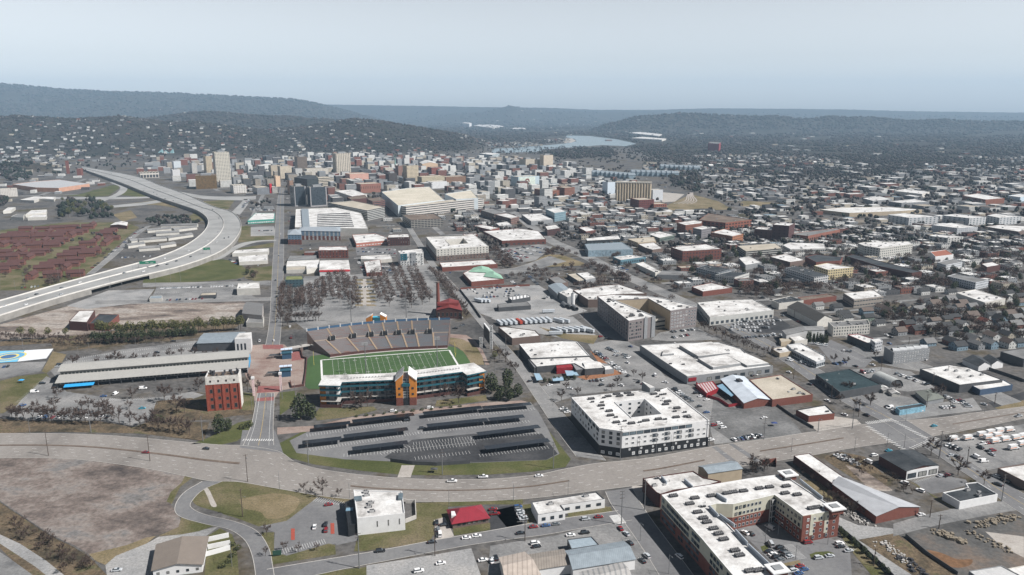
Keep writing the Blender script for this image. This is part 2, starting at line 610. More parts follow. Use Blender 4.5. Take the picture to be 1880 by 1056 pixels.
CARD={'sedan':dict(st=[(-2.35,.36,.66,.78),(-2.28,.26,.92,.86),(-1.5,.24,.97,.9),(1.0,.24,.93,.9),(2.05,.25,.78,.86),(2.32,.34,.62,.74)],g=(-1.85,1.15,-1.05,.3,.93,1.42),wb=1.38),'suv':dict(st=[(-2.35,.4,.8,.82),(-2.3,.3,1.05,.92),(-1.5,.28,1.08,.95),(1.1,.28,1.04,.95),(2.1,.3,.95,.92),(2.35,.4,.75,.8)],g=(-2.28,1.2,-2.0,.45,1.05,1.72),wb=1.42),'pickup':dict(st=[(-2.85,.5,.95,.9),(-2.8,.4,1.12,.97),(-1.0,.38,1.14,.98),(1.2,.38,1.14,.98),(2.6,.4,1.05,.95),(2.85,.5,.85,.84)],g=(-.55,1.45,-.35,.85,1.14,1.85),wb=1.8),'van':dict(st=[(-2.8,.45,1.0,.9),(-2.78,.35,1.2,.97),(-1,.33,1.2,.98),(1.4,.33,1.2,.98),(2.5,.36,1.05,.95),(2.75,.45,.8,.85)],g=(-2.75,1.75,-2.65,.95,1.2,2.25),wb=1.7)}
def frustum(mb,x0,x1,t0,t1,z0,z1,w0,w1,mi=0):
 a=[(x0,-w0,z0),(x1,-w0,z0),(x1,w0,z0),(x0,w0,z0),(t0,-w1,z1),(t1,-w1,z1),(t1,w1,z1),(t0,w1,z1)]
 mb.raw(a,[(0,1,5,4),(1,2,6,5),(2,3,7,6),(3,0,4,7),(4,5,6,7)],mi)
CARM={}
wb_=MB()
wb_.cyl((0,-.12,0),(0,.12,0),.34,.34,12,0)
wb_.cyl((0,.12,0),(0,-.12,0),.34,.34,12,0)
wb_.cyl((0,-.115,0),(0,-.135,0),.2,.19,8,1)
wb_.cyl((0,.115,0),(0,.135,0),.2,.19,8,1)
WHEEL=wb_.mesh('wheel',[M['tyre'],M['steel']])
M['lampw']=Pl('headlight_lens',(.7,.7,.68),.2,.05)
M['lampr']=Pl('tail_light_lens',(.3,.01,.01),.3,.05)
def car_mesh(kind,col,lod):
 key=(kind,col,lod)
 if key in CARM:
  return CARM[key]
 d=CARD[kind]
 x0,x1,t0,t1,z0,z1=d['g']
 hw=d['st'][2][3]
 body,gl=MB(),MB()
 loft(body,d['st'])
 frustum(body,t0-.02,t1+.02,t0+.06,t1-.06,z1,z1+.06,hw*.76,hw*.72)
 if kind=='pickup':
  body.box((-1.65,0,1.145),(1.9,1.5,.012),mi=1)
  if lod==0 and False:
   pass
 if kind=='van':
  frustum(body,x0,.6,t0,.5,z0,z1,hw*.93,hw*.78)
 for s in(-1,1):
  body.box((d['st'][-1][0]-.06,s*hw*.6,.6),(.16,.34,.16),mi=2)
  body.box((d['st'][0][0]+.03,s*hw*.65,.72),(.1,.3,.2),mi=3)
 frustum(gl,x0,x1,t0,t1,z0,z1,hw*.91,hw*.76)
 if lod==2:
  frustum(body,x0,x1,t0,t1,z0,z1,hw*.91,hw*.76,4)
 if lod>=1:
  for sx in(-1,1):
   for sy in(-1,1):
    body.cyl((sx*d['wb'],sy*(hw-.12),.34),(sx*d['wb'],sy*(hw+.02),.34),.34,.34,8,1)
 ms=[M['car_'+col],M['tyre'],M['lampw'],M['lampr'],M['glass']]
 CARM[key]=(body.mesh('car_body',ms),gl.mesh('car_window',[M['glass']]))
 return CARM[key]
CARLIST=[]
def car(pos,rz,kind=None,col=None,place='',state='parked'):
 if kind is None:
  kind=R.choices(('sedan','suv','pickup','van'),(10,8,3,1))[0]
 if col is None:
  col=R.choices(('white','black','silver','grey','red','blue'),(9,8,5,6,2,2))[0]
 CARLIST.append((Vector((pos[0],pos[1],pos[2]if len(pos)>2 else .1)),rz,kind,col,place,state))
def Cr(t,a,b_,n,place,ang=0.0,p=.85,cols=None,z=.1,off=0.0):
 A,B=W(t,*a,z),W(t,*b_,z)
 d=B-A
 r=math.atan2(d.y,d.x)+PI/2+ang
 for i in range(n):
  if R.random()<p:
   q=A+d*((i+.5)/n)+Vector((R.uniform(-.25,.25),R.uniform(-.25,.25),0))
   car(q,r+R.uniform(-.04,.04)+(PI if R.random()<.5 else 0),None,R.choice(cols)if cols else None,place)
KN={'sedan':'sedan','suv':'estate car','pickup':'pickup truck','van':'van'}
def build_cars():
 CARLIST.sort(key=lambda q:(q[0]-Vector((0,0,CH))).length)
 rest=MB()
 for i,(p,rz,kind,col,place,state)in enumerate(CARLIST):
  lab='%s %s%s %s'%(col,KN[kind],'' if state=='parked' else ' '+state,place)
  grp='cars '+place
  nm={'sedan':'car','suv':'car','pickup':'pickup_truck','van':'van'}[kind]
  if i<110:
   bm,gm=car_mesh(kind,col,0)
   e=Th(nm,lab,KN[kind],p,grp)
   e.rotation_euler=(0,0,rz)
   inst('body',bm,e)
   inst('window',gm,e)
   d=CARD[kind]
   for sx in(-1,1):
    for sy in(-1,1):
     inst('wheel',WHEEL,e,(sx*d['wb'],sy*(d['st'][2][3]-.1),.34))
  elif i<300:
   bm,gm=car_mesh(kind,col,2)
   tag(inst(nm,bm,None,p,rz),lab,KN[kind],grp)
  else:
   co,si=math.cos(rz),math.sin(rz)
   mi=list(CARP).index(col)
   for x0,x1,t0,t1,z0,z1,w0,w1,m2 in((-2.3,2.3,-2.3,2.2,.2,.95,.85,.9,mi),(-1.7,1.2,-1.2,.5,.95,1.45,.8,.68,len(CARP)),(-1.2,.5,-1.1,.4,1.45,1.5,.68,.66,mi)):
    k=len(rest.v)
    frustum(rest,x0,x1,t0,t1,z0,z1,w0,w1,m2)
    rest.v[k:]=[(p.x+x*co-y*si,p.y+x*si+y*co,p.z+z)for x,y,z in rest.v[k:]]
 if rest.v:
  o=rest.obj('distant_parked_cars',[M['car_'+c]for c in CARP]+[M['glass']])
  tag(o,'hundreds of cars in the lots and streets of the far city','cars',kind='stuff')
def strip(mb,a,b_,w,mi=0):
 a,b_=Vector(a),Vector(b_)
 d=(b_-a)
 s=d.cross(Vector((R.uniform(-1,1),R.uniform(-1,1),R.uniform(-1,1)))).normalized()*w
 mb.raw([a-s,a+s,b_+s*.3,b_-s*.3],[(0,1,2,3)],mi)
def bare_meshes(seed,h=10.0,spread=.33,twigs=7,tw=.045):
 R.seed(seed)
 tr,crn=MB(),MB()
 fork=Vector((R.uniform(-.2,.2),R.uniform(-.2,.2),h*.28))
 tr.cyl((0,0,-.2),fork,.22,.16,7,0,False)
 for i in range(7):
  a=2*PI*i/7+R.uniform(-.4,.4)
  r=spread*h*R.uniform(.45,1)
  e=fork+Vector((math.cos(a)*r,math.sin(a)*r,h*R.uniform(.3,.62)))
  if i==0:
   e=fork+Vector((0,0,h*.68))
  mid=fork.lerp(e,.45)+Vector((0,0,h*.05))
  tr.cyl(fork,mid,.11,.07,5,0,False)
  tr.cyl(mid,e,.07,.025,4,0,False)
  for j in range(6):
   k=R.uniform(.25,1)
   s=mid.lerp(e,(k-.3)/.7)if k>.3 else fork.lerp(mid,k/.3)
   v=Vector((math.cos(a)+R.uniform(-.9,.9),math.sin(a)+R.uniform(-.9,.9),R.uniform(.1,1.3))).normalized()
   e2=s+v*h*R.uniform(.12,.24)
   crn.cyl(s,e2,.04,.015,3,0,False)
   for q in range(twigs):
    s2=s.lerp(e2,R.uniform(.2,1))
    v2=(v+Vector((R.uniform(-1,1),R.uniform(-1,1),R.uniform(-.4,1)))).normalized()
    strip(crn,s2,s2+v2*h*R.uniform(.07,.16),tw)
 return tr.mesh('trunk',[M['bark']]),crn.mesh('crown',[M['twig']])
def leaf_meshes(seed,lobes,mat,n=420,size=.55,trunk=(.25,3.0)):
 R.seed(seed)
 tr,crn=MB(),MB()
 tr.cyl((0,0,-.2),(0,0,trunk[1]),trunk[0],trunk[0]*.6,7,0,False)
 for(x,y,z,rx,rz,sh)in lobes:
  if z>trunk[1]:
   tr.cyl((0,0,trunk[1]*.8),(x,y,z),trunk[0]*.5,.05,5,0,False)
  for i in range(int(n*sh)):
   while True:
    d=Vector((R.uniform(-1,1),R.uniform(-1,1),R.uniform(-1,1)))
    if .02<d.length<1:
     break
   d=d.normalized()*(d.length**.45)
   c=Vector((x+d.x*rx,y+d.y*rx,z+d.z*rz))
   u=Vector((R.uniform(-1,1),R.uniform(-1,1),R.uniform(-.6,.6))).normalized()
   w=u.cross(Vector((R.uniform(-1,1),R.uniform(-1,1),R.uniform(-1,1)))).normalized()
   s=size*R.uniform(.5,1.15)
   crn.raw([c-u*s,c-w*s*.6,c+u*s,c+w*s*.7+Vector((0,0,.1))],[(0,1,2,3)],R.randrange(len(mat)))
 return tr.mesh('trunk',[M['bark']]),crn.mesh('crown',mat)
M['bark']=Pl('tree_bark',(.075,.057,.047),.9,.2,2)
M['twig']=Pl('bare_twigs',(.07,.05,.042),.9,.25,.3)
M['twigr']=Pl('reddish_bare_twigs',(.085,.055,.045),.9,.25,.3)
M['leafd']=Pl('dark_evergreen_leaves',(.028,.038,.018),.7,.3,.8)
M['leafm']=Pl('green_leaves',(.055,.066,.026),.7,.3,.8)
M['leafo']=Pl('olive_pine_needles',(.085,.085,.03),.8,.3,.8)
M['leafy']=Pl('yellow_green_leaves',(.13,.12,.04),.8,.3,.8)
BARE=[bare_meshes(s,10,sp,10,.12)for s,sp in((1,.3),(2,.38),(3,.34),(4,.42))]
BAREW=[bare_meshes(s,10,sp,14,.12)for s,sp in((5,.42),(6,.45))]
EVER=[leaf_meshes(s,[(0,0,5,2.6,4.0,.5),(1.5,.5,3.6,2.0,2.8,.25),(-1.3,-.8,4.2,2.2,3.0,.25)],[M['leafd'],M['leafd'],M['leafm']],700,.5)for s in(11,12)]
PINE=[leaf_meshes(s,[(0,0,8,2.2,2.2,.4),(1.2,.3,6.6,2.0,1.6,.2),(-1.2,.4,7.0,1.9,1.6,.2),(.2,-1.0,5.4,1.7,1.2,.2)],[M['leafo'],M['leafo'],M['leafm'],M['leafy']],520,.42,(.2,6))for s in(21,22,23)]
CYPR=[leaf_meshes(31,[(0,0,1.8,1.1,1.8,.4),(0,0,4,.8,2.2,.4),(0,0,6.5,.4,1.5,.2)],[M['leafd'],M['leafm']],320,.38,(.15,2))]
BUSH=[leaf_meshes(41,[(0,0,.9,1.3,.9,.6),(.8,.3,.7,.9,.7,.4)],[M['leafd'],M['leafm'],M['leafo']],200,.28,(.08,.5))]
FLOWER=[leaf_meshes(42,[(0,0,5,3,3,1)],[Pl('pale_blossom',(.42,.38,.36),.9,.2,1)],420,.35)]
R.seed(99)
TREES=[]
def tree(kind,p,h,label,group):
 TREES.append((kind,Vector((p[0],p[1],p[2]if len(p)>2 else 0)),h,label,group))
TK={'bare':(BARE,10.0,'bare_tree'),'wide':(BAREW,10.0,'bare_tree'),'ever':(EVER,9.0,'evergreen_tree'),'pine':(PINE,10.0,'pine_tree'),'cypress':(CYPR,8.0,'cypress_tree'),'bush':(BUSH,1.8,'bush'),'blossom':(FLOWER,8.0,'blossoming_tree')}
def build_trees():
 TREES.sort(key=lambda q:(q[1]-Vector((0,0,CH))).length)
 cnt={}
 twig,leaf,far=MB(),MB(),[]
 for kind,p,h,label,group in TREES:
  ms,h0,nm=TK[kind]
  cnt[nm]=cnt.get(nm,0)+1
  s=h/h0
  rz=R.uniform(0,6.28)
  if cnt[nm]<=(300 if nm=='bare_tree' else 200):
   tm,cm=R.choice(ms)
   e=Th(nm,label,nm.replace('_',' '),p,group)
   e.rotation_euler=(0,0,rz)
   q=s*R.uniform(.9,1.1)
   inst('trunk',tm,e,sc=(q,q,s))
   inst('crown',cm,e,sc=(q,q,s))
  elif p.y>1150:
   far.append((p,h,0 if nm=='bare_tree' else 1))
  elif nm=='bare_tree':
   twig.cyl(p,p+Vector((0,0,h*.4)),.2,.12,4,0,False)
   r=h*R.uniform(.3,.42)
   for i in range(110):
    a,k=R.uniform(0,6.28),R.random()**.5
    c=p+Vector((math.cos(a)*r*k,math.sin(a)*r*k,h*(.35+.6*R.random()*(1-.5*k))))
    strip(twig,c,c+Vector((R.uniform(-1,1),R.uniform(-1,1),R.uniform(-.2,1.2)))*1.6,.27,i%3==0)
  else:
   for i in range(90):
    d=Vector((R.uniform(-1,1),R.uniform(-1,1),R.uniform(-1,1)))
    c=p+Vector((d.x*h*.28,d.y*h*.28,h*(.55+.4*d.z)))
    strip(leaf,c,c+Vector((R.uniform(-1,1),R.uniform(-1,1),R.uniform(-1,1)))*1.2,.7,R.randrange(3))
 if twig.v:
  tag(twig.obj('distant_bare_trees',[M['twig'],M['twigr']]),'bare winter trees filling the yards of the middle districts','trees',kind='stuff')
 if leaf.v:
  tag(leaf.obj('distant_evergreens',[M['leafd'],M['leafm'],M['leafo']]),'dark evergreens between the far houses','trees',kind='stuff')
 A=np.array([(p.x,p.y,p.z)for p,h,k in far])
 hh=np.array([h for p,h,k in far])
 mi=np.where(np.array([k for p,h,k in far])==1,1,NR.choice([0,2,2,3],len(far)))
 n3=3
 P3=np.repeat(A,n3,0)+NR.normal(0,1,(len(A)*n3,3))*np.repeat(hh,n3)[:,None]*(.2,.2,.08)
 h3=np.repeat(hh,n3)
 clumps('trees_of_the_centre',P3+np.stack([0*h3,0*h3,h3*.5],-1),h3*.26,h3*.3,np.repeat(mi,n3),'winter trees between the buildings of the far city')
PHI=(1+5**.5)/2
ICO=np.array([(-1,PHI,0),(1,PHI,0),(-1,-PHI,0),(1,-PHI,0),(0,-1,PHI),(0,1,PHI),(0,-1,-PHI),(0,1,-PHI),(PHI,0,-1),(PHI,0,1),(-PHI,0,-1),(-PHI,0,1)],float)/(1+PHI**2)**.5
ICF=np.array([(0,11,5),(0,5,1),(0,1,7),(0,7,10),(0,10,11),(1,5,9),(5,11,4),(11,10,2),(10,7,6),(7,1,8),(3,9,4),(3,4,2),(3,2,6),(3,6,8),(3,8,9),(4,9,5),(2,4,11),(6,2,10),(8,6,7),(9,8,1)])
def clumps(name,P,r,h,mi,label):
 n=len(P)
 v=ICO[None]*NR.uniform(.6,1.35,(n,12,1))*np.stack([r,r,h],-1)[:,None,:]+P[:,None,:]
 f=ICF[None]+(np.arange(n)*12)[:,None,None]
 me=bpy.data.meshes.new(name)
 me.vertices.add(n*12)
 me.vertices.foreach_set('co',v.ravel())
 me.loops.add(n*60)
 me.loops.foreach_set('vertex_index',f.ravel())
 me.polygons.add(n*20)
 me.polygons.foreach_set('loop_start',np.arange(n*20)*3)
 me.polygons.foreach_set('loop_total',np.full(n*20,3))
 me.polygons.foreach_set('material_index',np.repeat(mi,20))
 me.update()
 for nm,c in(('wood_grey_brown',(.036,.031,.029)),('wood_dark_green',(.014,.02,.013)),('wood_brown',(.027,.023,.021)),('wood_pale_twigs',(.052,.045,.041))):
  me.materials.append(Pl(nm,c,.95,.3,.05))
 o=bpy.data.objects.new(name,me)
 COL.objects.link(o)
 tag(o,label,'trees',kind='stuff')
def pole_meshes():
 P={}
 b=MB()
 b.cyl((0,0,-.3),(0,0,1),.24,.15,8)
 P['shaft']=b.mesh('shaft',[M['wood']])
 b=MB()
 b.cyl((0,0,-.3),(0,0,1),.24,.13,8)
 P['steel_shaft']=b.mesh('shaft',[M['steel']])
 b=MB()
 b.box((0,0,-.08),(2.6,.14,.16))
 for i in(-1.15,-.4,.4,1.15):
  b.cyl((i,0,.08),(i,0,.32),.06,.04,6)
 P['crossarm']=b.mesh('crossarm',[M['wood']])
 b=MB()
 b.cyl((.38,0,-.5),(.38,0,.5),.25,.25,8)
 P['transformer']=b.mesh('transformer',[M['steel']])
 b=MB()
 b.cyl((0,0,0),(0,-2.2,.5),.06,.04,6)
 b.box((0,-2.5,.42),(.3,.8,.16))
 P['lamp_arm']=b.mesh('lamp_arm',[M['steel']])
 b=MB()
 for j in range(3):
  b.box((0,0,j*.9),(4.4,.12,.12))
  for i in range(6):
   b.box((i*.8-2,-.2,j*.9+.05),(.55,.35,.55),mi=1)
 P['light_bank']=b.mesh('light_bank',[M['steel'],M['unit']])
 return P
PM=pole_meshes()
def pole(t,x,y,kind,h,label,group,rz=0.0,lean=0.0):
 p=W(t,x,y)
 nm,cat={'utility':('utility_pole','utility pole'),'lamp':('street_lamp','street lamp'),'steel':('steel_power_pole','power pole'),'stadium':('floodlight_mast','floodlight')}[kind]
 e=Th(nm,label,cat,p,group)
 e.rotation_euler=(0,lean,rz)
 w={'utility':1,'lamp':.65,'steel':1.3,'stadium':1.9}[kind]
 inst('shaft',PM['shaft' if kind=='utility' else 'steel_shaft'],e,sc=(w,w,h))
 if kind=='utility':
  inst('crossarm',PM['crossarm'],e,(0,0,h-.6))
  if R.random()<.6:
   inst('transformer',PM['transformer'],e,(0,0,h-2.4))
  if R.random()<.4:
   inst('lamp_arm',PM['lamp_arm'],e,(0,0,h*.72))
 elif kind=='lamp':
  inst('lamp_arm',PM['lamp_arm'],e,(0,0,h-.3))
 elif kind=='steel':
  for k in(.3,2.2,4.1):
   inst('crossarm',PM['crossarm'],e,(0,0,h-k))
 else:
  inst('light_bank',PM['light_bank'],e,(0,0,h-2.2))
 return e
def crest(cols,pts):
 xs=[p[0]for p in pts]
 ys=[p[1]for p in pts]
 return np.interp(cols,xs,ys)
RIDGES=[(12500,2600,[(-600,150),(0,153),(60,158),(130,164),(200,168),(300,170),(400,175),(480,179),(540,182),(575,188),(620,199),(680,215),(760,240)]),(16500,1500,[(-600,200),(400,196),(520,190),(600,192),(760,194.5),(900,197),(1000,198),(1100,202),(1200,202),(1300,199),(1460,200),(1550,201),(1655,204),(1880,207),(2500,208)]),(14800,1500,[(-600,300),(700,224),(820,211),(885,205),(915,199),(936,194),(955,197.5),(985,203),(1060,210),(1150,216),(1300,230),(2500,320)]),(15200,1400,[(-600,300),(800,230),(960,208),(1060,205),(1150,207),(1250,209),(1400,208),(1520,212),(1700,212),(1880,215),(2500,215)]),(8600,420,[(-600,320),(1060,250),(1110,230),(1165,215),(1210,211),(1252,208),(1300,210),(1362,213.5),(1423,213),(1473,218.5),(1500,216),(1528,214),(1560,216),(1596,215),(1670,222),(1732,220),(1800,223),(1880,224),(2500,224)]),(4700,800,[(-600,217),(0,215),(34,213),(90,217),(136,219),(190,216),(221,213),(240,216),(259,219),(300,224),(350,224),(420,232),(520,246),(640,320),(2500,320)]),(6600,900,[(-600,240),(250,220),(306,213),(340,208),(374,205),(400,206),(425,208),(476,213),(530,214),(600,219),(760,234),(900,260),(2500,320)]),(5000,800,[(-600,330),(420,250),(480,240),(560,232),(606,226),(640,220),(654,218),(675,220),(700,223),(760,233),(850,248),(930,275),(2500,320)]),]
SPAN=[(-1.0,1.0)]
def px_col(s):
 return 940+F*s/cP
def height(X,Y):
 X,Y=np.asarray(X,float),np.asarray(Y,float)
 cols=px_col(X/np.maximum(Y,1))
 H=np.zeros(np.broadcast(X,Y).shape)
 for D,wd,pts in RIDGES:
  cy=crest(cols,pts)
  ang=PT+np.arctan((cy-528)/F)
  z=np.maximum(0,CH-D*np.tan(ang))
  n=.5+.5*np.sin(X*.0041+1.3*np.sin(Y*.0023+D))*np.cos(Y*.0036+2*np.sin(X*.0017))
  k=np.exp(-((Y-D)/np.where(Y<D,wd,wd*.8))**2)
  H=np.maximum(H,z*k*(1-.3*n*np.clip((D-Y)/wd,0,1)))
 for gx,gy,r,hh in KNOLLS:
  H=H+hh*np.exp(-((X-gx)**2+(Y-gy)**2)/r**2)
 H=np.where(Y<900,0,H)
 return H
kn=G(30,320)
KNOLLS=[(kn.x-60,kn.y+60,150,38)]
def build_terrain():
 nc,nr=520,430
 s=np.linspace(-1.15,1.15,nc)
 D=np.concatenate([np.geomspace(120,2500,110),np.geomspace(2510,18500,nr-110)])
 S,DD=np.meshgrid(s,D)
 X,Y=S*DD,DD
 Z=height(X,Y)
 rough=np.sin(X*.021+3*np.sin(Y*.006))*np.sin(Y*.017+2*np.cos(X*.008))+.6*np.sin(X*.05+Y*.03)
 Z=Z+rough*np.clip(Z/60,0,1)*5
 v=np.stack([X,Y,Z],-1).reshape(-1,3)
 i=np.arange(nr-1)[:,None]*nc+np.arange(nc-1)[None,:]
 f=np.stack([i,i+1,i+nc+1,i+nc],-1).reshape(-1,4)
 me=bpy.data.meshes.new('ground')
 me.vertices.add(len(v))
 me.vertices.foreach_set('co',v.ravel())
 me.loops.add(f.size)
 me.loops.foreach_set('vertex_index',f.ravel())
 me.polygons.add(len(f))
 me.polygons.foreach_set('loop_start',np.arange(len(f))*4)
 me.polygons.foreach_set('loop_total',np.full(len(f),4))
 me.polygons.foreach_set('use_smooth',np.ones(len(f),bool))
 cols=px_col(X/Y)
 yp=528+F*np.tan(np.arctan2(CH,Y)-PT)
 w=np.maximum(np.clip((wood_line(cols)-yp)/10+.5,0,1),np.clip((Z-6)/12,0,1)*(Y>2600))
 at=me.attributes.new('wooded','FLOAT','POINT')
 at.data.foreach_set('value',w.ravel())
 me.update()
 me.validate()
 m,nt,b=node_mat('ground_of_town_and_woods')
 town=ramp(nt,noise(nt,.012,6,.7),[(.3,(.04,.04,.041)),(.42,(.07,.068,.067)),(.52,(.105,.1,.096)),(.6,(.075,.063,.047)),(.68,(.06,.057,.03)),(.75,(.1,.083,.066))])
 town=mulnoise(nt,town,.25,.35)
 wood=ramp(nt,noise(nt,.006,7,.72),[(.3,(.018,.023,.016)),(.48,(.03,.029,.024)),(.6,(.042,.037,.032)),(.75,(.06,.052,.042))])
 wood=mulnoise(nt,wood,.06,.5)
 a=nt.nodes.new('ShaderNodeAttribute')
 a.attribute_name='wooded'
 nt.links.new(mixc(nt,a.outputs['Fac'],town,wood),b.inputs['Base Color'])
 b.inputs['Roughness'].default_value=.95
 b.inputs['Specular IOR Level'].default_value=.1
 me.materials.append(m)
 o=bpy.data.objects.new('ground',me)
 COL.objects.link(o)
 Su(o)
def wood_line(x):
 return np.interp(x,[-600,0,120,300,420,560,700,860,1050,1150,1250,1400,1550,1700,1880,2400],[252,256,262,262,258,256,262,268,262,270,300,325,322,320,318,320])
def sheet(name,pts,mat,z,kind='structure',occ=False,label=None,cat=None):
 mb=MB()
 mb.flat([ccw(pts)],z)
 o=mb.obj(name,mat)
 if label:
  tag(o,label,cat,kind=kind)
 Su(o,kind)
 if occ:
  Oc(ccw(pts),2)
 return o
def tsheet(name,t,pts,mat,z,occ=True,smooth=0,**k):
 p=[W(t,x,y,0)for x,y in pts]
 if smooth:
  p=cr(p+[p[0]],smooth)[:-1]
 return sheet(name,p,mat,z,occ=occ,**k)
def strip_mesh(mb,A,B,z=None,mi=0):
 for i in range(len(A)-1):
  q=[A[i],B[i],B[i+1],A[i+1]]
  if z is not None:
   q=[(v.x,v.y,z)for v in q]
  mb.poly(q,mi)
def resample(p,n):
 d=[0]
 for i in range(1,len(p)):
  d.append(d[-1]+(p[i]-p[i-1]).length)
 out=[]
 for k in range(n):
  s=d[-1]*k/(n-1)
  i=max(0,min(len(p)-2,int(np.searchsorted(d,s))-1))
  out.append(p[i].lerp(p[i+1],(s-d[i])/max(1e-6,d[i+1]-d[i])))
 return out
MARK=MB()
STREETS=MB()
KERB=MB()
YMARK=MB()
STREETS=MB()
def road(name,t,L,Rr,mat,z=.03,n=60,lanes=(),dash=(3,9),kerb=True,solid=(),yellow=(),zz=None,pair=False,occ=True):
 zf=zz or 0
 a=[W(t,x,y,zf)for x,y in L]
 b=[W(t,x,y,zf)for x,y in Rr]
 if pair:
  a,b=cr(a,8),cr(b,8)
 else:
  a,b=resample(cr(a,8),n),resample(cr(b,8),n)
 mb=MB()
 if zz is None:
  strip_mesh(mb,a,b,z)
 else:
  strip_mesh(mb,a,b)
 mb.f=[f if up_face(mb.v,f)else f[::-1]for f in mb.f]
 o=Su(mb.obj(name,mat))
 for fr in lanes:
  line(a,b,fr,dash,MARK,z+.012+zf)
 for fr in solid:
  line(a,b,fr,None,MARK,z+.012+zf)
 for fr in yellow:
  line(a,b,fr,None,YMARK,z+.014+zf)
 if kerb:
  for e,o_ in((a,b),(b,a)):
   for i in range(len(e)-1):
    d=(e[i]-o_[i]).normalized()*.35
    d2=(e[i+1]-o_[i+1]).normalized()*.35
    p,q=e[i],e[i+1]
    KERB.poly([(p.x,p.y,z+.1),(q.x,q.y,z+.1),(q.x+d2.x,q.y+d2.y,z+.1),(p.x+d.x,p.y+d.y,z+.1)])
    KERB.poly([(p.x,p.y,0),(q.x,q.y,0),(q.x,q.y,z+.1),(p.x,p.y,z+.1)])
 if occ:
  for i in range(len(a)-1):
   Oc([a[i],b[i],b[i+1],a[i+1]],2)
 return a,b
def up_face(v,f):
 a,b,c=(Vector(v[i])for i in f[:3])
 return(b-a).cross(c-a).z>0
def line(a,b,fr,dash,mb,z,w=.085):
 p=[x.lerp(y,fr)for x,y in zip(a,b)]
 L=sum((p[i+1]-p[i]).length for i in range(len(p)-1))
 if dash:
  n=max(2,int(L/1.5))
  p=resample(p,n)
  step=max(2,int(round((dash[0]+dash[1])/1.5)))
  on=max(1,int(round(dash[0]/1.5)))
 for i in range(len(p)-1):
  if dash and i%step>=on:
   continue
  d=(p[i+1]-p[i])
  if d.length<1e-4:
   continue
  s=Vector((-d.y,d.x,0)).normalized()*w
  q=[(v.x,v.y,z)for v in(p[i]-s,p[i+1]-s,p[i+1]+s,p[i]+s)]
  mb.poly(q)
def bar(A,B,w,z=.06,mb=None):
 d=B-A
 s=Vector((-d.y,d.x,0)).normalized()*w/2
 (mb or MARK).poly([(v.x,v.y,z)for v in(A-s,B-s,B+s,A+s)])
def zebra(t,a,b,n,length,w=.6,z=.125,direction=None):
 A,B=W(t,*a),W(t,*b)
 d=B-A
 s=Vector((-d.y,d.x,0)).normalized()*length/2
 if direction is not None:
  s=Vector((math.cos(direction),math.sin(direction),0))*length/2
 for i in range(n):
  q=A+d*((i+.5)/n)
  bar(q-s,q+s,w,z)
def stalls(t,a,b,n,length,z=.09,w=.14,both=False,ang=None):
 A,B=W(t,*a),W(t,*b)
 d=B-A
 s=Vector((-d.y,d.x,0)).normalized()*length
 for i in range(n+1):
  q=A+d*(i/n)
  bar(q,q+s,w,z)
  if both:
   bar(q,q-s,w,z)
 if both:
  bar(A,B,w,z)
CONC=Py('worn_concrete_road',[(.16,.148,.138),(.205,.19,.177),(.228,.212,.198)],.03,6,.9,(1,.35,1),.1,fine=.6,fvar=.12)
ASPH=Py('grey_asphalt',[(0.114,0.114,0.118),(0.143,0.143,0.147),(0.168,0.168,0.168)],.03,6,.9,fine=.5,fvar=.12)
ASPHD=Py('dark_asphalt',[(0.03,0.031,0.034),(0.045,0.046,0.049),(0.066,0.066,0.069)],.04,6,.9,fine=.5,fvar=.2)
ASPHL=Py('pale_lot_asphalt',[(.105,.105,.107),(.16,.16,.16),(.2,.198,.196),(.235,.23,.226)],.03,9,.9,fine=.6,fvar=.22)
DIRT=Py('bare_lot_dirt',[(.05,.043,.042),(.095,.08,.073),(.14,.115,.103),(.19,.165,.15),(.145,.14,.138),(.1,.088,.08)],.02,9,.95,(1,1.5,1),.4,fine=.4,fvar=.35)
DIRTP=Py('pinkish_demolition_ground',[(.06,.052,.05),(.14,.115,.1),(.22,.185,.16),(.3,.275,.25),(.17,.145,.13)],.025,9,.95,(.6,1.6,1),.2,fine=.4,fvar=.35)
GRASS=Py('winter_grass',[(0.056,0.06,0.022),(0.075,0.075,0.032),(0.116,0.101,0.056),(0.143,0.116,0.075)],.03,8,.95,fine=.9,fvar=.35)
GRASSG=Py('green_grass',[(0.046,0.056,0.019),(0.068,0.075,0.028),(0.101,0.094,0.045)],.03,8,.95,fine=.9,fvar=.3)
GRASSD=Py('dry_grass',[(0.094,0.083,0.04),(0.151,0.122,0.072),(0.202,0.162,0.104)],.03,8,.95,fine=.9,fvar=.35)
SCRUB=Py('brown_scrub',[(0.038,0.034,0.024),(0.075,0.06,0.041),(0.12,0.09,0.06),(0.075,0.075,0.038)],.05,9,.95,fine=.7,fvar=.5)
GRAVEL=Py('grey_gravel',[(0.161,0.161,0.161),(0.242,0.242,0.242),(0.29,0.282,0.274)],.03,8,.95,fine=.8,fvar=.25)
PAVE=Py('pale_pavement',[(0.286,0.262,0.238),(0.348,0.325,0.301)],.1,5,.9,fine=.8,fvar=.12)
PAVEP=Py('pinkish_brick_paving',[(0.179,0.12,0.102),(0.239,0.186,0.162),(0.27,0.222,0.197)],.06,5,.9,fine=.8,fvar=.15)
PAVER=Pl('red_brick_paving',(.2,.075,.07),.9,.25,.4)
MULCH=Pl('orange_mulch',(.22,.1,.05),.95,.3,.5)
HWY=Py('highway_concrete',[(0.216,0.216,0.212),(0.264,0.264,0.26),(0.296,0.296,0.292)],.02,5,.85,fine=.5,fvar=.08)
TURF=None
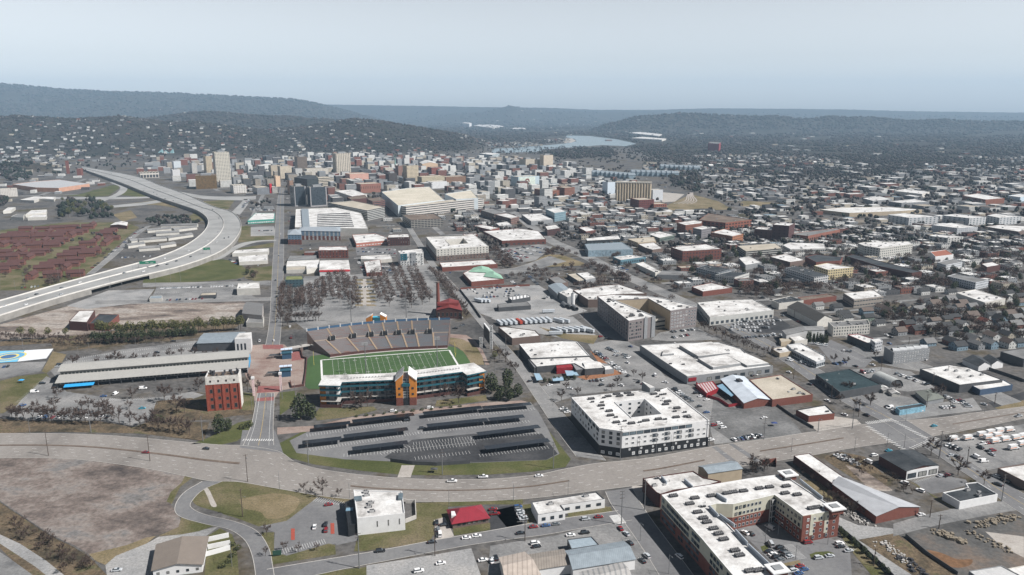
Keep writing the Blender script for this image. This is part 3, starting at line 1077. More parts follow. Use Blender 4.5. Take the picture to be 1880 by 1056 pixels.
def build_ground():
 global TURF
 S=tsheet
 S('vacant_lot','M',[(-300,290),(150,275),(420,275),(800,300),(1100,345),(1220,400),(1190,470),(1110,545),(1120,600),(1170,650),(1190,740),(1000,800),(830,880),(600,930),(500,870),(330,790),(0,570),(-300,380)],DIRT,.02)
 S('grass_verge','M',[(0,268),(420,268),(800,285),(1090,320),(1280,370),(1270,410),(1180,480),(1140,560),(1125,590),(1090,575),(1120,510),(1190,450),(1215,400),(1090,345),(800,303),(420,282),(0,288)],GRASS,.04)
 S('brown_bank','M',[(-300,380),(0,580),(330,800),(480,870),(600,950),(700,1056),(760,1200),(330,1200),(0,880),(-300,700)],SCRUB,.035)
 S('creek_gravel','M',[(-300,600),(0,790),(130,850),(300,960),(420,1056),(330,1080),(230,1000),(0,850),(-300,660)],GRAVEL,.05)
 S('road','M',[(-300,690),(0,905),(110,980),(240,1075),(330,1200),(-300,1200)],ASPHL,.06)
 S('dry_grass_strip','M',[(580,920),(830,860),(960,810),(1020,800),(960,850),(760,930),(690,990),(620,960)],GRASSD,.045)
 S('gravel_lot','M',[(690,990),(760,930),(960,850),(1040,805),(1190,790),(1430,740),(1350,800),(1030,850),(1000,1056),(960,1200),(720,1200)],GRAVEL,.055)
 S('grass_verge','M',[(1190,670),(1290,690),(1400,735),(1300,770),(1190,790),(1040,800),(1170,740)],GRASS,.06)
 S('grass_yard','M',[(1360,800),(1440,750),(1520,790),(1550,870),(1565,1056),(1590,1200),(1330,1200),(1350,900)],GRASS,.065)
 S('grass_field','M',[(1400,425),(1500,425),(1620,450),(1855,500),(2080,545),(2010,600),(1900,710),(1720,730),(1600,690),(1420,640),(1290,600),(1262,560),(1280,500),(1340,460)],GRASS,.04,smooth=3)
 S('dry_patch','M',[(1560,560),(1800,520),(1960,560),(1900,660),(1760,690),(1700,640),(1600,620)],GRASSD,.05,smooth=4)
 S('creek_gravel','M',[(1330,485),(1365,490),(1400,560),(1420,605),(1385,605),(1360,545)],PAVE,.055,smooth=3)
 bl=[(-200,800),(-60,797),(60,796),(160,798),(240,803),(330,811),(400,817),(450,819),(510,829),(545,850),(600,864),(700,876),(800,881),(900,880),(980,873),(1035,862),(1090,852),(1140,847),(1200,840),(1310,820),(1400,807),(1480,795),(1570,782),(1640,774),(1720,768),(1800,757),(1900,744),(2050,722)]
 br=[(-200,850),(-60,843),(60,841),(130,843),(200,850),(280,862),(340,874),(385,883),(440,885),(515,898),(600,912),(680,919),(760,921),(850,921),(950,917),(1040,908),(1100,900),(1165,892),(1230,882),(1300,868),(1390,852),(1480,838),(1570,822),(1640,812),(1720,800),(1800,785),(1900,765),(2050,738)]
 a,b=road('boulevard','p',bl,br,CONC,.07,90,pair=True,lanes=(.12,.24,.36,.64,.76,.88))
 mid=MB()
 for i in range(len(a)-1):
  px=PX(a[i].lerp(b[i],.5))[0]
  if px<440 or 640<px<1040 or 1180<px<1290 or 1385<px<1540 or px>1740:
   strip_mesh(mid,[a[i].lerp(b[i],.475),a[i+1].lerp(b[i+1],.475)],[a[i].lerp(b[i],.525),a[i+1].lerp(b[i+1],.525)],.2)
 mid.f=[f if up_face(mid.v,f)else f[::-1]for f in mid.f]
 Su(mid.obj('median_strip',Py('median_brown',[(.1,.075,.06),(.14,.11,.09)],.1)))
 S('pavement','p',[(445,790),(505,790),(520,832),(440,822)],ASPH,.078,False)
 rd=road
 ca,cb=rd('street','p',[(447,818),(462,780),(471,735),(474,722)],[(502,818),(501,780),(503,735),(503,722)],ASPH,.08,20,yellow=(.5,),solid=(.15,.85))
 S('brick_plaza','S5',[(60,300),(140,200),(245,190),(480,190),(560,265),(650,262),(680,340),(720,350),(700,640),(430,690),(380,770),(160,800),(150,700),(60,520)],PAVEP,.075)
 S('brick_crossing','S5',[(250,195),(470,195),(470,240),(250,240)],PAVER,.085,False)
 S('brick_crossing','S5',[(200,640),(430,640),(430,700),(180,715)],PAVER,.085,False)
 S('brick_crossing','S5',[(190,770),(370,755),(365,795),(185,805)],PAVER,.085,False)
 S('brick_terrace','S5',[(565,270),(660,265),(690,350),(560,370)],PAVER,.09,False)
 rd('street','p',[(488,634),(494,600),(497,560),(500,500),(503,450),(507,400),(510,365),(515,345)],[(513,634),(516,600),(518,560),(520,500),(521,450),(521,400),(521,365),(522,345)],ASPH,.08,40,yellow=(.5,))
 rd('street','p',[(1058,838),(1022,790),(985,735),(945,675),(905,625),(868,580),(835,540),(805,505),(785,480),(760,440),(735,400),(722,385)],[(1112,846),(1062,790),(1012,735),(966,675),(922,625),(884,580),(850,540),(818,505),(796,480),(770,440),(744,400),(730,385)],ASPHL,.08,50)
 rd('street','p',[(372,884),(338,905),(322,930),(330,948),(375,962),(420,972),(448,990),(462,1015),(470,1056),(474,1120)],[(408,884),(372,900),(352,920),(350,932),(375,945),(430,958),(470,975),(492,1005),(500,1040),(512,1120)],ASPH,.085,50)
 rd('street','p',[(490,1046),(560,1034),(640,1021),(720,1007),(800,992),(900,975),(1000,957),(1080,946),(1135,938)],[(505,1075),(580,1056),(650,1041),(740,1024),(850,1003),(930,991),(1000,982),(1080,968),(1160,955)],ASPH,.082,40)
 rd('street','p',[(1112,903),(1122,925),(1140,950),(1165,985),(1195,1030),(1230,1090)],[(1160,895),(1176,925),(1200,960),(1230,1000),(1275,1060),(1310,1120)],ASPH,.084,20)
 rd('street','p',[(1990,1015),(1880,946),(1838,918),(1794,884),(1749,855),(1715,832),(1662,800),(1610,768),(1560,745),(1505,712),(1450,672),(1390,632),(1330,600),(1290,580)],[(1990,970),(1880,907),(1838,884),(1794,857),(1749,828),(1722,808),(1690,788),(1640,758),(1600,738),(1548,705),(1480,664),(1412,625),(1345,594),(1302,575)],ASPH,.086,60,lanes=(.25,.75),yellow=(.48,))
 rd('street','p',[(1840,745),(1770,712),(1690,682),(1600,640),(1540,612)],[(1875,738),(1800,705),(1712,674),(1620,634),(1556,608)],ASPHL,.08,20)
 rd('street','p',[(1300,580),(1220,545),(1130,505),(1060,470),(1005,445),(965,415),(935,390)],[(1315,574),(1235,538),(1145,498),(1075,464),(1020,440),(980,412),(948,388)],ASPHL,.081,30)
 rd('street','p',[(1010,470),(940,493),(890,492),(830,490)],[(1040,480),(950,502),(890,500),(830,498)],ASPHL,.08,20)
 rd('street','p',[(1640,962),(1700,945),(1800,925),(1880,915)],[(1640,985),(1720,965),(1820,945),(1900,932)],ASPHL,.08,14,kerb=False)
 rd('street','p',[(1560,640),(1620,668),(1700,684)],[(1575,632),(1640,658),(1720,676)],ASPHL,.079,10)
 rd('street','p',[(262,520),(380,518),(497,516)],[(262,527),(380,525),(497,523)],ASPHL,.079,12)
 rd('street','p',[(160,503),(200,470),(240,435),(268,416)],[(172,503),(212,470),(250,435),(278,414)],ASPHL,.079,12)
 rd('street','p',[(175,552),(300,550),(420,548),(500,546)],[(175,559),(300,557),(420,554),(500,552)],ASPHL,.079,12)
 zebra('p',(445,808),(503,808),14,3.0)
 zebra('p',(1590,777),(1640,770),14,3.5)
 zebra('p',(1640,772),(1706,808),16,3.5)
 zebra('p',(1592,782),(1660,826),16,3.5)
 zebra('p',(1672,824),(1722,804),12,3.5)
 S('crossing_asphalt','p',[(1588,778),(1648,769),(1718,806),(1662,828)],ASPH,.1,False)
 zebra('p',(1128,946),(1140,962),8,6,.8,.11)
 S('road_patch','K',[(1432,778),(1462,772),(1606,880),(1570,888)],ASPH,.079,False)
 S('road_patch','K',[(1540,758),(1566,752),(1760,872),(1720,880)],ASPH,.079,False)
 S('grass_verge','J',[(80,800),(150,765),(300,690),(1540,560),(1640,720),(1765,880),(1735,925),(1560,950),(1300,968),(1000,972),(800,970),(560,945),(300,910),(150,868)],GRASSG,.075)
 S('parking_lot','J',[(160,775),(260,725),(520,680),(910,615),(1535,555),(1580,610),(1640,720),(1700,850),(1625,885),(1190,902),(740,893),(480,882),(200,845)],ASPH,.095)
 S('parking_lot','J',[(700,870),(860,770),(1210,735),(1600,735),(1690,850),(1625,884),(1190,900),(760,892)],ASPHD,.102,False)
 S('pavement','J',[(800,915),(875,915),(850,985),(775,985)],PAVE,.105,False)
 for(a_,b_,n_)in(((262,752),(835,672),36),((280,835),(900,738),38),((900,738),(1530,672),36),((955,662),(1560,600),36),((470,868),(852,838),20),((690,858),(850,815),10),((1200,775),(1585,740),22),((880,885),(1190,850),16),((1250,868),(1640,820),22),((870,800),(1200,766),20)):
  stalls('J',a_,b_,n_,4.6,.115,.14)
 stalls('J',(850,822),(1215,783),20,4.6,.115,both=True)
 S('plaza','J',[(300,690),(520,640),(880,600),(1250,560),(1480,545),(1540,560),(910,618),(520,682),(300,720),(90,740),(90,700)],PAVEP,.1,False)
 S('grass_bank','J',[(330,590),(640,580),(660,600),(500,640),(320,660),(300,630)],GRASS,.11,False)
 S('grass_bank','J',[(1000,545),(1280,515),(1290,545),(1080,575),(990,580)],GRASS,.11,False)
 S('grass_bank','J',[(105,500),(190,490),(200,560),(105,630)],GRASSG,.11,False)
 for t_,a_,b_,n_,l_ in(('S7',(1110,850),(1260,930),12,4.6),('S7',(1300,780),(1420,900),12,4.6),('S7',(1740,740),(1880,830),12,4.6),('K',(680,165),(762,222),12,4.6),('K',(752,140),(885,190),14,4.6),('K',(775,235),(870,305),12,4.6),('K',(640,352),(760,345),12,4.6),('K',(1180,400),(1425,575),30,4.8),('N',(340,760),(620,690),18,4.6),('N',(540,420),(740,450),14,4.6),('I',(140,490),(300,345),24,4.6),('I',(430,240),(1250,140),60,4.6),('I',(430,215),(1250,112),60,4.6),('I',(640,480),(1000,470),30,4.6),('P',(1070,490),(1210,455),12,4.6),('L',(780,440),(900,420),14,4.6),('L',(1000,450),(1210,525),26,4.6),('H',(720,625),(950,720),24,4.6),('E',(1000,560),(1500,540),40,4.6),('F',(300,520),(620,500),40,4.6),('F',(300,620),(640,600),40,4.6),('F',(300,700),(680,690),40,4.6),('F',(820,560),(1160,540),40,4.6),('F',(820,660),(1180,640),40,4.6),('G',(1470,915),(1640,885),18,4.6)):
  stalls(t_,a_,b_,n_,l_)
 m,nt,bs=node_mat('mown_football_turf')
 col=ramp(nt,noise(nt,.03,5,.6),[(.3,(.026,.062,.016)),(.7,(.042,.088,.022))])
 nt.links.new(mulnoise(nt,col,.6,.15),bs.inputs['Base Color'])
 bs.inputs['Roughness'].default_value=.95
 TURF=m
 S('football_turf','J',[(262,310),(280,292),(500,268),(780,248),(1050,234),(1100,240),(1150,265),(1190,325),(1190,380),(760,480),(270,480),(250,465)],TURF,.12)
 c0,c1=G(589.7,661.4),G(824.8,643.2)
 u=(c1-c0).normalized()
 w=Vector((u.y,-u.x,0))
 L,Wd=(c1-c0).length,48.8
 P_=lambda s,t_:c0+u*s+w*t_
 for q0,q1,ww in(((0,0),(L,0),1.5),((0,Wd),(L,Wd),1.5),((0,0),(0,Wd),1.6),((L,0),(L,Wd),1.6)):
  bar(P_(*q0),P_(*q1),ww,.14)
 for i in range(21):
  s=9.14+(L-18.3)*i/20
  bar(P_(s,.5),P_(s,Wd-.5),.1 if i%2 else .14,.14)
  for t_ in(18.3,30.5):
   if i<20:
    for k in range(1,5):
     s2=s+(L-18.3)/20*k/5
     bar(P_(s2,t_-.3),P_(s2,t_+.3),.08,.14)
 for i,d in enumerate('123454321'):
  s=9.14+(L-18.3)*(i+1)/10
  for t_,rot in((8.2,0),(Wd-8.2,PI)):
   q=P_(s,t_)
   Su(inst('yard_number',text_mesh(d+'0',3.6,0,M['unit']),None,(q.x,q.y,.15),math.atan2(u.y,u.x)+rot))
 S('grass_mound','S2',[(960,560),(1200,590),(1400,680),(1480,760),(1560,900),(1590,1034),(1360,1034),(1280,870),(1140,740),(1030,690),(950,650)],GRASSD,.11)
 S('pavement','S2',[(960,500),(1280,520),(1430,620),(1560,780),(1680,1034),(1610,1034),(1540,880),(1400,690),(1210,590),(960,555)],PAVEP,.105)
 S('parking_lot','F',[(220,590),(300,480),(640,470),(900,430),(1180,430),(1240,560),(1400,770),(1300,780),(800,790),(300,850),(210,780)],ASPHL,.06)
 for k in range(8):
  S('grass_strip','F',[(650,500+k*25),(700,500+k*25),(705,512+k*25),(648,512+k*25)],GRASSD,.075,False)
  S('grass_strip','F',[(725,500+k*25),(780,500+k*25),(800,512+k*25),(728,512+k*25)],GRASSD,.075,False)
 S('pavement','F',[(690,500),(725,500),(760,680),(690,680)],PAVE,.07,False)
 S('parking_lot','F',[(650,270),(930,290),(940,330),(660,335)],ASPH,.06)
 S('parking_lot','F',[(930,400),(1180,390),(1180,440),(900,440)],ASPHL,.058)
 S('demolition_ground','E',[(0,760),(260,690),(560,610),(900,620),(1520,590),(1600,620),(1560,730),(1300,750),(900,770),(500,830),(0,860)],DIRTP,.05)
 S('demolition_ground','E',[(430,640),(700,540),(1000,530),(940,615),(560,660)],GRAVEL,.055)
 S('parking_lot','E',[(980,590),(1010,520),(1520,510),(1660,590),(1100,615)],ASPHL,.065)
 S('grass_hill','E',[(920,495),(960,440),(1180,395),(1340,345),(1480,345),(1590,400),(1580,450),(1480,470),(1250,485)],GRASSG,.055,smooth=3)
 S('grass_hill','E',[(1580,460),(1590,400),(1760,380),(1770,470),(1650,480)],GRASS,.05)
 S('grass_strip','E',[(1540,130),(1600,120),(1790,185),(1780,215),(1540,230)],GRASS,.05)
 S('grass_strip','E',[(1540,270),(1780,228),(1770,260),(1540,275)],GRASS,.05)
 S('parking_lot','E',[(1620,130),(1770,125),(1785,185),(1620,190)],GRAVEL,.06)
 S('scrub_bank','E',[(0,870),(500,830),(900,780),(1560,750),(1500,800),(1250,850),(700,900),(350,940),(330,880),(0,900)],SCRUB,.055)
 S('parking_lot','I',[(320,280),(430,220),(780,150),(1260,90),(1560,130),(1600,250),(1300,300),(400,370)],ASPHL,.06)
 S('parking_lot','I',[(130,480),(300,320),(380,360),(430,420),(780,470),(1000,460),(1240,420),(1320,440),(1240,470),(1010,490),(960,600),(850,640),(640,600),(200,600),(60,580)],ASPHL,.062)
 S('grass_verge','I',[(0,350),(120,320),(300,300),(320,330),(150,480),(20,560),(0,560)],GRASS,.06)
 S('grass_verge','I',[(340,160),(430,180),(400,230),(300,300),(270,290)],GRASSD,.061)
 S('sports_court','I',[(-60,160),(157,153),(110,226),(-60,236)],Pl('blue_court',(.14,.42,.62),.7,.06,.3),.09)
 S('sports_court','I',[(160,153),(345,142),(300,205),(112,226)],Pl('white_court',(.6,.62,.64),.7,.06,.3),.088)
 bm=MB()
 cc=W('I',55,193)
 for k in range(28):
  a0,a1=2*PI*k/28,2*PI*(k+1)/28
  for r0,r1,mi in((0.01,6,0),(6,8,1),(8,12,2),(12,13.5,1)):
   bm.poly([(cc.x+r0*math.cos(a0),cc.y+r0*math.sin(a0),.1),(cc.x+r1*math.cos(a0),cc.y+r1*math.sin(a0),.1),(cc.x+r1*math.cos(a1),cc.y+r1*math.sin(a1),.1),(cc.x+r0*math.cos(a1),cc.y+r0*math.sin(a1),.1)],mi)
 Su(bm.obj('court_emblem',[Pl('court_dark_blue',(.05,.12,.25)),Pl('court_yellow',(.6,.5,.15)),Pl('court_sky_blue',(.1,.3,.5))]))
 S('lot','I',[(-60,240),(300,225),(260,290),(-60,345)],ASPHL,.058)
 S('scrub_bank','I',[(-60,590),(200,610),(640,610),(860,650),(1000,600),(1350,620),(1320,740),(900,690),(400,680),(-60,690)],SCRUB,.06)
 S('grass_yard','I',[(980,590),(1010,480),(1240,460),(1330,520),(1560,530),(1640,490),(1640,560),(1350,600),(1010,620)],SCRUB,.065)
 S('grass_yard','I',[(1230,760),(1340,720),(1540,620),(1640,600),(1620,680),(1530,740),(1420,765),(1330,755)],GRASSG,.07)
 S('grass_yard','I',[(1500,420),(1640,430),(1640,540),(1560,540),(1560,480)],GRASS,.066)
 S('car_park','N',[(200,580),(370,545),(560,400),(740,440),(830,615),(830,670),(690,700),(680,690),(370,770),(285,750),(295,620)],ASPH,.06)
 S('grass_verge','N',[(210,620),(290,618),(290,740),(370,768),(640,690),(680,700),(685,760),(270,825),(235,790)],GRASS,.065)
 S('grass_yard','N',[(830,620),(920,600),(1130,560),(1200,535),(1190,430),(1400,440),(1410,560),(1320,620),(1280,680),(850,740),(800,740)],GRASS,.06)
 S('grass_yard','N',[(0,270),(200,300),(560,380),(540,400),(380,540),(190,580),(60,530),(-40,500),(-150,300)],GRASS,.035)
 S('grass_verge','N',[(560,385),(800,400),(800,440),(740,430)],GRASS,.06)
 S('grass_verge','N',[(1430,585),(1690,555),(1690,600),(1440,640)],GRASS,.066)
 S('grass_verge','N',[(1180,430),(1700,415),(1880,400),(1880,440),(1650,440),(1400,455)],GRASS,.05)
 S('flower_bed','N',[(398,595),(422,595),(422,668),(398,668)],Pl('red_gravel',(.28,.06,.04),.9,.3,2),.13,False)
 S('flower_bed','N',[(650,560),(674,560),(676,628),(652,630)],Pl('red_gravel',(.28,.06,.04)),.13,False)
 S('car_park','N',[(1690,480),(1860,440),(1880,575),(1780,590)],ASPHD,.07)
 stalls('N',(1880,445),(1910,570),6,-5,.09)
 S('car_park','N',[(1310,540),(1380,520),(1440,640),(1330,690)],PAVE,.068)
 S('lot','N',[(880,830),(1320,760),(1550,720),(1600,860),(1650,1000),(880,1000)],GRAVEL,.06)
 S('grass_verge','N',[(520,891),(700,860),(880,840),(880,930),(520,960)],GRASS,.062)
 S('car_park','O',[(0,500),(210,470),(260,600),(0,670)],ASPHD,.07)
 S('grass_yard','O',[(200,480),(290,470),(330,590),(520,560),(830,490),(845,525),(600,560),(250,620)],GRASS,.064)
 S('grass_yard','O',[(530,520),(740,480),(830,495),(840,520),(545,565)],GRASS,.07)
 S('lot','O',[(0,760),(450,690),(860,580),(1000,600),(1150,860),(1230,1000),(-20,1000)],ASPHL,.06)
 S('pavement','O',[(930,600),(990,600),(1150,830),(1290,1000),(1230,1000),(1080,830)],PAVE,.075,False)
 S('pavement','O',[(940,380),(990,345),(1060,350),(1050,500),(1000,520),(950,440)],PAVE,.076)
 S('car_park','S7',[(870,620),(1090,600),(1260,540),(1440,740),(1700,710),(1880,800),(1900,1060),(1350,1100),(1100,840)],ASPH,.06)
 S('lot_island','S7',[(1525,860),(1580,838),(1690,832),(1740,850),(1730,880),(1640,890),(1545,900)],GRASSG,.14,False)
 S('lot_island','S7',[(1090,790),(1150,775),(1160,810),(1110,835)],GRASSG,.14,False)
 S('lot_island','S7',[(1270,945),(1430,910),(1450,935),(1300,975)],GRASSD,.14,False)
 S('grass_verge','P',[(370,470),(560,490),(700,680),(600,600),(480,570),(380,500),(320,380)],GRASSD,.06)
 S('verge','P',[(580,740),(640,770),(860,1000),(920,1056),(800,1056),(640,860)],GRASS,.062)
 S('dirt_drive','P',[(600,700),(720,750),(930,770),(960,800),(820,830),(1050,1056),(900,1056),(700,850),(590,760)],GRAVEL,.065)
 S('rubble_yard','P',[(720,840),(950,800),(1250,1000),(1320,1056),(1050,1056)],SCRUB,.07)
 S('yard','P',[(950,790),(1160,760),(1400,700),(1738,680),(1738,1056),(1320,1056),(1060,880)],Py('grey_brown_yard',[(.05,.05,.05),(.09,.088,.085),(.14,.11,.09)],.03,8),.064)
 S('orange_clay','P',[(1140,900),(1230,920),(1330,960),(1420,960),(1400,1000),(1300,1010),(1200,960)],Py('orange_clay_soil',[(.1,.06,.035),(.18,.1,.055)],.05,8),.075,False,smooth=3)
 S('concrete_pad','P',[(1500,790),(1738,820),(1738,950),(1600,880)],PAVE,.072,False)
 S('scrub_yard','P',[(500,330),(620,300),(760,330),(900,460),(900,540),(700,470),(560,380)],SCRUB,.06)
 S('sandy_yard','P',[(640,380),(760,420),(880,500),(930,540),(800,530),(720,460)],DIRTP,.068,False,smooth=3)
 S('car_park','P',[(1060,480),(1220,440),(1380,470),(1400,500),(1230,550),(1150,560)],ASPH,.06)
 S('grass_verge','P',[(1030,480),(1080,500),(1200,590),(1330,665),(1600,620),(1330,650),(1230,590),(1130,540)],GRASS,.061)
 S('lot','P',[(1240,240),(1440,180),(1738,130),(1738,370),(1580,400),(1480,420)],ASPHL,.06)
 S('parking_lot','K',[(640,120),(870,95),(960,130),(1130,320),(1290,380),(1440,460),(1600,520),(1830,480),(1830,720),(1450,760),(1400,600),(1150,400),(940,400),(560,440),(420,490),(310,390),(560,330),(800,310),(680,200)],ASPHL,.055)
 S('gravel_lot','K',[(1440,470),(1600,530),(1830,490),(1980,640),(2020,700),(1760,730),(1560,740),(1420,640)],Py('dark_gravel_lot',[(.06,.06,.06),(.11,.11,.11),(.17,.17,.17)],.03,8),.062)
 S('mulch_bed','K',[(640,150),(680,180),(760,240),(700,230)],MULCH,.07,False)
 S('mulch_bed','K',[(560,325),(800,275),(860,305),(620,345)],MULCH,.07,False)
 S('parking_lot','G',[(900,950),(1080,920),(1180,930),(1330,1056),(1000,1056)],ASPHL,.056)
 S('service_road','G',[(840,745),(960,730),(1180,920),(1100,925),(980,880)],ASPH,.057)
 S('parking_lot','G',[(1400,870),(1640,830),(1830,920),(1460,930),(1340,920)],ASPHL,.06)
 S('grass_patch','G',[(470,415),(610,330),(720,330),(880,390),(870,405),(560,418)],GRASSD,.06)
 S('parking_lot','G',[(280,290),(560,260),(660,275),(540,370),(430,390),(350,340)],ASPHL,.06)
 S('truck_yard','G',[(20,570),(560,540),(680,620),(900,720),(760,760),(250,770),(160,740)],GRAVEL,.055)
 S('truck_yard','G',[(230,770),(800,760),(960,890),(880,940),(580,880),(440,860)],GRAVEL,.057)
 S('dry_grass','G',[(560,830),(760,880),(980,890),(940,950),(720,910)],GRASSD,.062)
 S('rail_yard_grass','Q6',[(1050,600),(1180,540),(1420,430),(1560,460),(1810,530),(2000,640),(1700,650),(1250,670),(1100,640)],GRASSD,.08)
 S('rail_yard_grass','Q7',[(500,230),(560,190),(900,210),(1000,250),(560,260)],GRASSD,.08)
 S('yard','Q6',[(1020,400),(1250,420),(1330,430),(1200,530),(1020,540)],PAVE,.07)
 rl=MB()
 for k in range(5):
  A=[W('Q6',x,y)for x,y in((1390+k*14,400),(1400+k*20-30,450),(1340+k*40,520),(1180+k*60,560))]
  A=cr(A,6)
  for i in range(len(A)-1):
   bar(A[i],A[i+1],3,.12,rl)
 Su(rl.obj('railway_track',Pl('track_ballast',(.3,.27,.25),.9)))
 S('parking_lot','H',[(190,520),(280,480),(480,470),(560,520),(540,560),(240,565)],ASPHD,.06)
 S('parking_lot','H',[(700,620),(780,600),(1010,700),(960,750),(800,740)],ASPH,.06)
 S('parking_lot','L',[(700,420),(900,400),(1100,430),(1260,540),(1080,560),(920,540)],ASPHL,.06)
 S('parking_lot','L',[(760,600),(920,560),(1100,600),(1240,640),(1500,600),(1560,680),(1300,710),(1070,745),(990,740),(860,690)],ASPHL,.062)
 S('parking_lot','L',[(1600,630),(1830,560),(1830,610),(1640,665)],ASPHD,.06)
 S('grass_verge','L',[(1640,665),(1830,615),(1830,660),(1680,680)],GRASSD,.064)
 S('lot','L',[(420,760),(610,720),(750,740),(780,770),(500,820)],PAVE,.06)
 S('grass_field','Q1',[(900,600),(1100,580),(1560,450),(1640,460),(1650,500),(1500,600),(1300,616)],GRASSG,.1)
 S('grass_field','Q2',[(0,740),(100,640),(350,740),(420,765),(300,770)],GRASSG,.1)
 S('grass_field','Q2',[(60,870),(600,800),(900,930),(500,880)],GRASSD,.1)
 S('grass_field','Q2',[(1100,830),(1600,800),(1500,940),(1350,930)],GRASS,.1)
 S('grass_field','Q2',[(960,1050),(1040,970),(1150,1050),(1180,1100),(1000,1100)],GRASS,.1)
 S('grass_field','Q1',[(1560,860),(1810,800),(1900,900),(1700,960)],GRASSD,.1)
 S('housing_green','E',[(0,150),(420,100),(800,100),(900,130),(760,250),(600,400),(480,500),(260,540),(0,540)],GRASS,.05,False)
 rd('ramp_road','Q1',[(1520,420),(1650,470),(1660,510),(1600,570),(1440,640),(1330,680)],[(1580,410),(1740,470),(1760,520),(1690,580),(1540,640),(1400,690)],HWY,.12,20,kerb=False)
 rd('ramp_road','p',[(100,362),(160,362),(215,362),(275,361)],[(100,366),(160,366),(215,366),(275,364)],HWY,.13,16,kerb=False)
 rd('ramp_road','p',[(200,378),(260,372),(300,366),(310,363)],[(200,382),(260,377),(310,369),(320,365)],HWY,.13,16,kerb=False)
 rd('ramp_road','p',[(330,352),(380,360),(450,361),(470,360)],[(335,358),(380,366),(445,368),(470,366)],HWY,.13,16,kerb=False)
 rd('ramp_road','p',[(425,390),(440,375),(448,366)],[(440,395),(452,380),(460,366)],HWY,.13,10,kerb=False)
 rd('ramp_road','E',[(1330,330),(1450,285),(1560,235),(1660,218),(1785,212)],[(1330,350),(1430,335),(1540,268),(1660,228),(1785,220)],HWY,.13,20,kerb=False)
 m,nt,bs=node_mat('river_water')
 bs.inputs['Base Color'].default_value=(.12,.16,.17,1)
 bs.inputs['Roughness'].default_value=.22
 bs.inputs['Specular IOR Level'].default_value=.5
 bp=nt.nodes.new('ShaderNodeBump')
 bp.inputs['Strength'].default_value=.25
 nt.links.new(noise(nt,.08,3),bp.inputs['Height'])
 nt.links.new(bp.outputs[0],bs.inputs['Normal'])
 S('river','C',[(-60,352),(200,347),(400,332),(590,316),(670,300),(660,285),(600,272),(600,258),(760,263),(950,286),(1085,316),(1010,334),(850,326),(700,338),(500,352),(390,372),(200,378),(-60,382)],m,.6)
 S('sandy_point','C',[(585,312),(600,280),(640,280),(668,296),(640,308)],PAVE,.8,False)
 for nm,mb,mt in(('road_marking',MARK,Pl('road_paint',(.55,.55,.54),.8,.2,.6)),('yellow_road_marking',YMARK,Pl('yellow_road_paint',(.5,.34,.08),.8,.2,.6)),('kerb',KERB,M['conc'])):
  mb.f=[f if nm=='kerb' or up_face(mb.v,f)else f[::-1]for f in mb.f]
  Su(mb.obj(nm,mt))
def build_woods():
 rng=NR
 n=80000
 px=rng.uniform(-350,2230,n)
 py=206.5+135*rng.random(n)**1.0
 wl=wood_line(px)
 keep=(py<wl+rng.normal(0,4,n))
 keep&=rng.random(n)<np.where((px>1150)&(py>245),.75,1.0)
 cl=np.sin(px*.021+5*np.sin(py*.08))*np.sin(py*.23+px*.006)
 keep&=~((cl>.62)&(py>222))
 px,py=px[keep],py[keep]
 x=(px-940)/F
 y=(py-528)/F
 t=CH/(sP+y*cP)
 X,Y=x*t,(cP-y*sP)*t
 far=Y<15500
 X,Y=X[far],Y[far]
 mx,my=[],[]
 for D,wd,pts in RIDGES:
  if D>13000:
   continue
  k=5200
  c=rng.uniform(-350,2230,k)
  yy=D+rng.uniform(-1.2,.15,k)*wd
  xx=(c-940)*cP/F*yy
  ok=height(xx,yy)>12
  mx.append(xx[ok])
  my.append(yy[ok])
 X=np.concatenate([X]+mx)
 Y=np.concatenate([Y]+my)
 riv=[W('C',a,b)for a,b in((-80,345),(200,342),(400,326),(590,310),(640,270),(600,252),(760,258),(950,282),(1120,318),(1010,362),(850,352),(700,365),(500,382),(390,408),(200,416),(-80,420))]
 keep=~inpoly(X,Y,riv)
 X,Y=X[keep],Y[keep]
 n=len(X)
 Z=height(X,Y)
 r=np.clip(Y*.0019,4.5,20)*rng.uniform(.6,1.35,n)
 hh=np.clip(Y*.0011,4.5,11)*rng.uniform(.6,1.4,n)
 mi=rng.choice(4,n,p=[.36,.24,.25,.15])
 clumps('woodland',np.stack([X,Y,Z+hh*.55],-1),r,hh,mi,'winter woods covering the hills and suburbs beyond the city')
BARR=Pl('pale_barrier_concrete',(.5,.485,.46),.9,.1,.2)
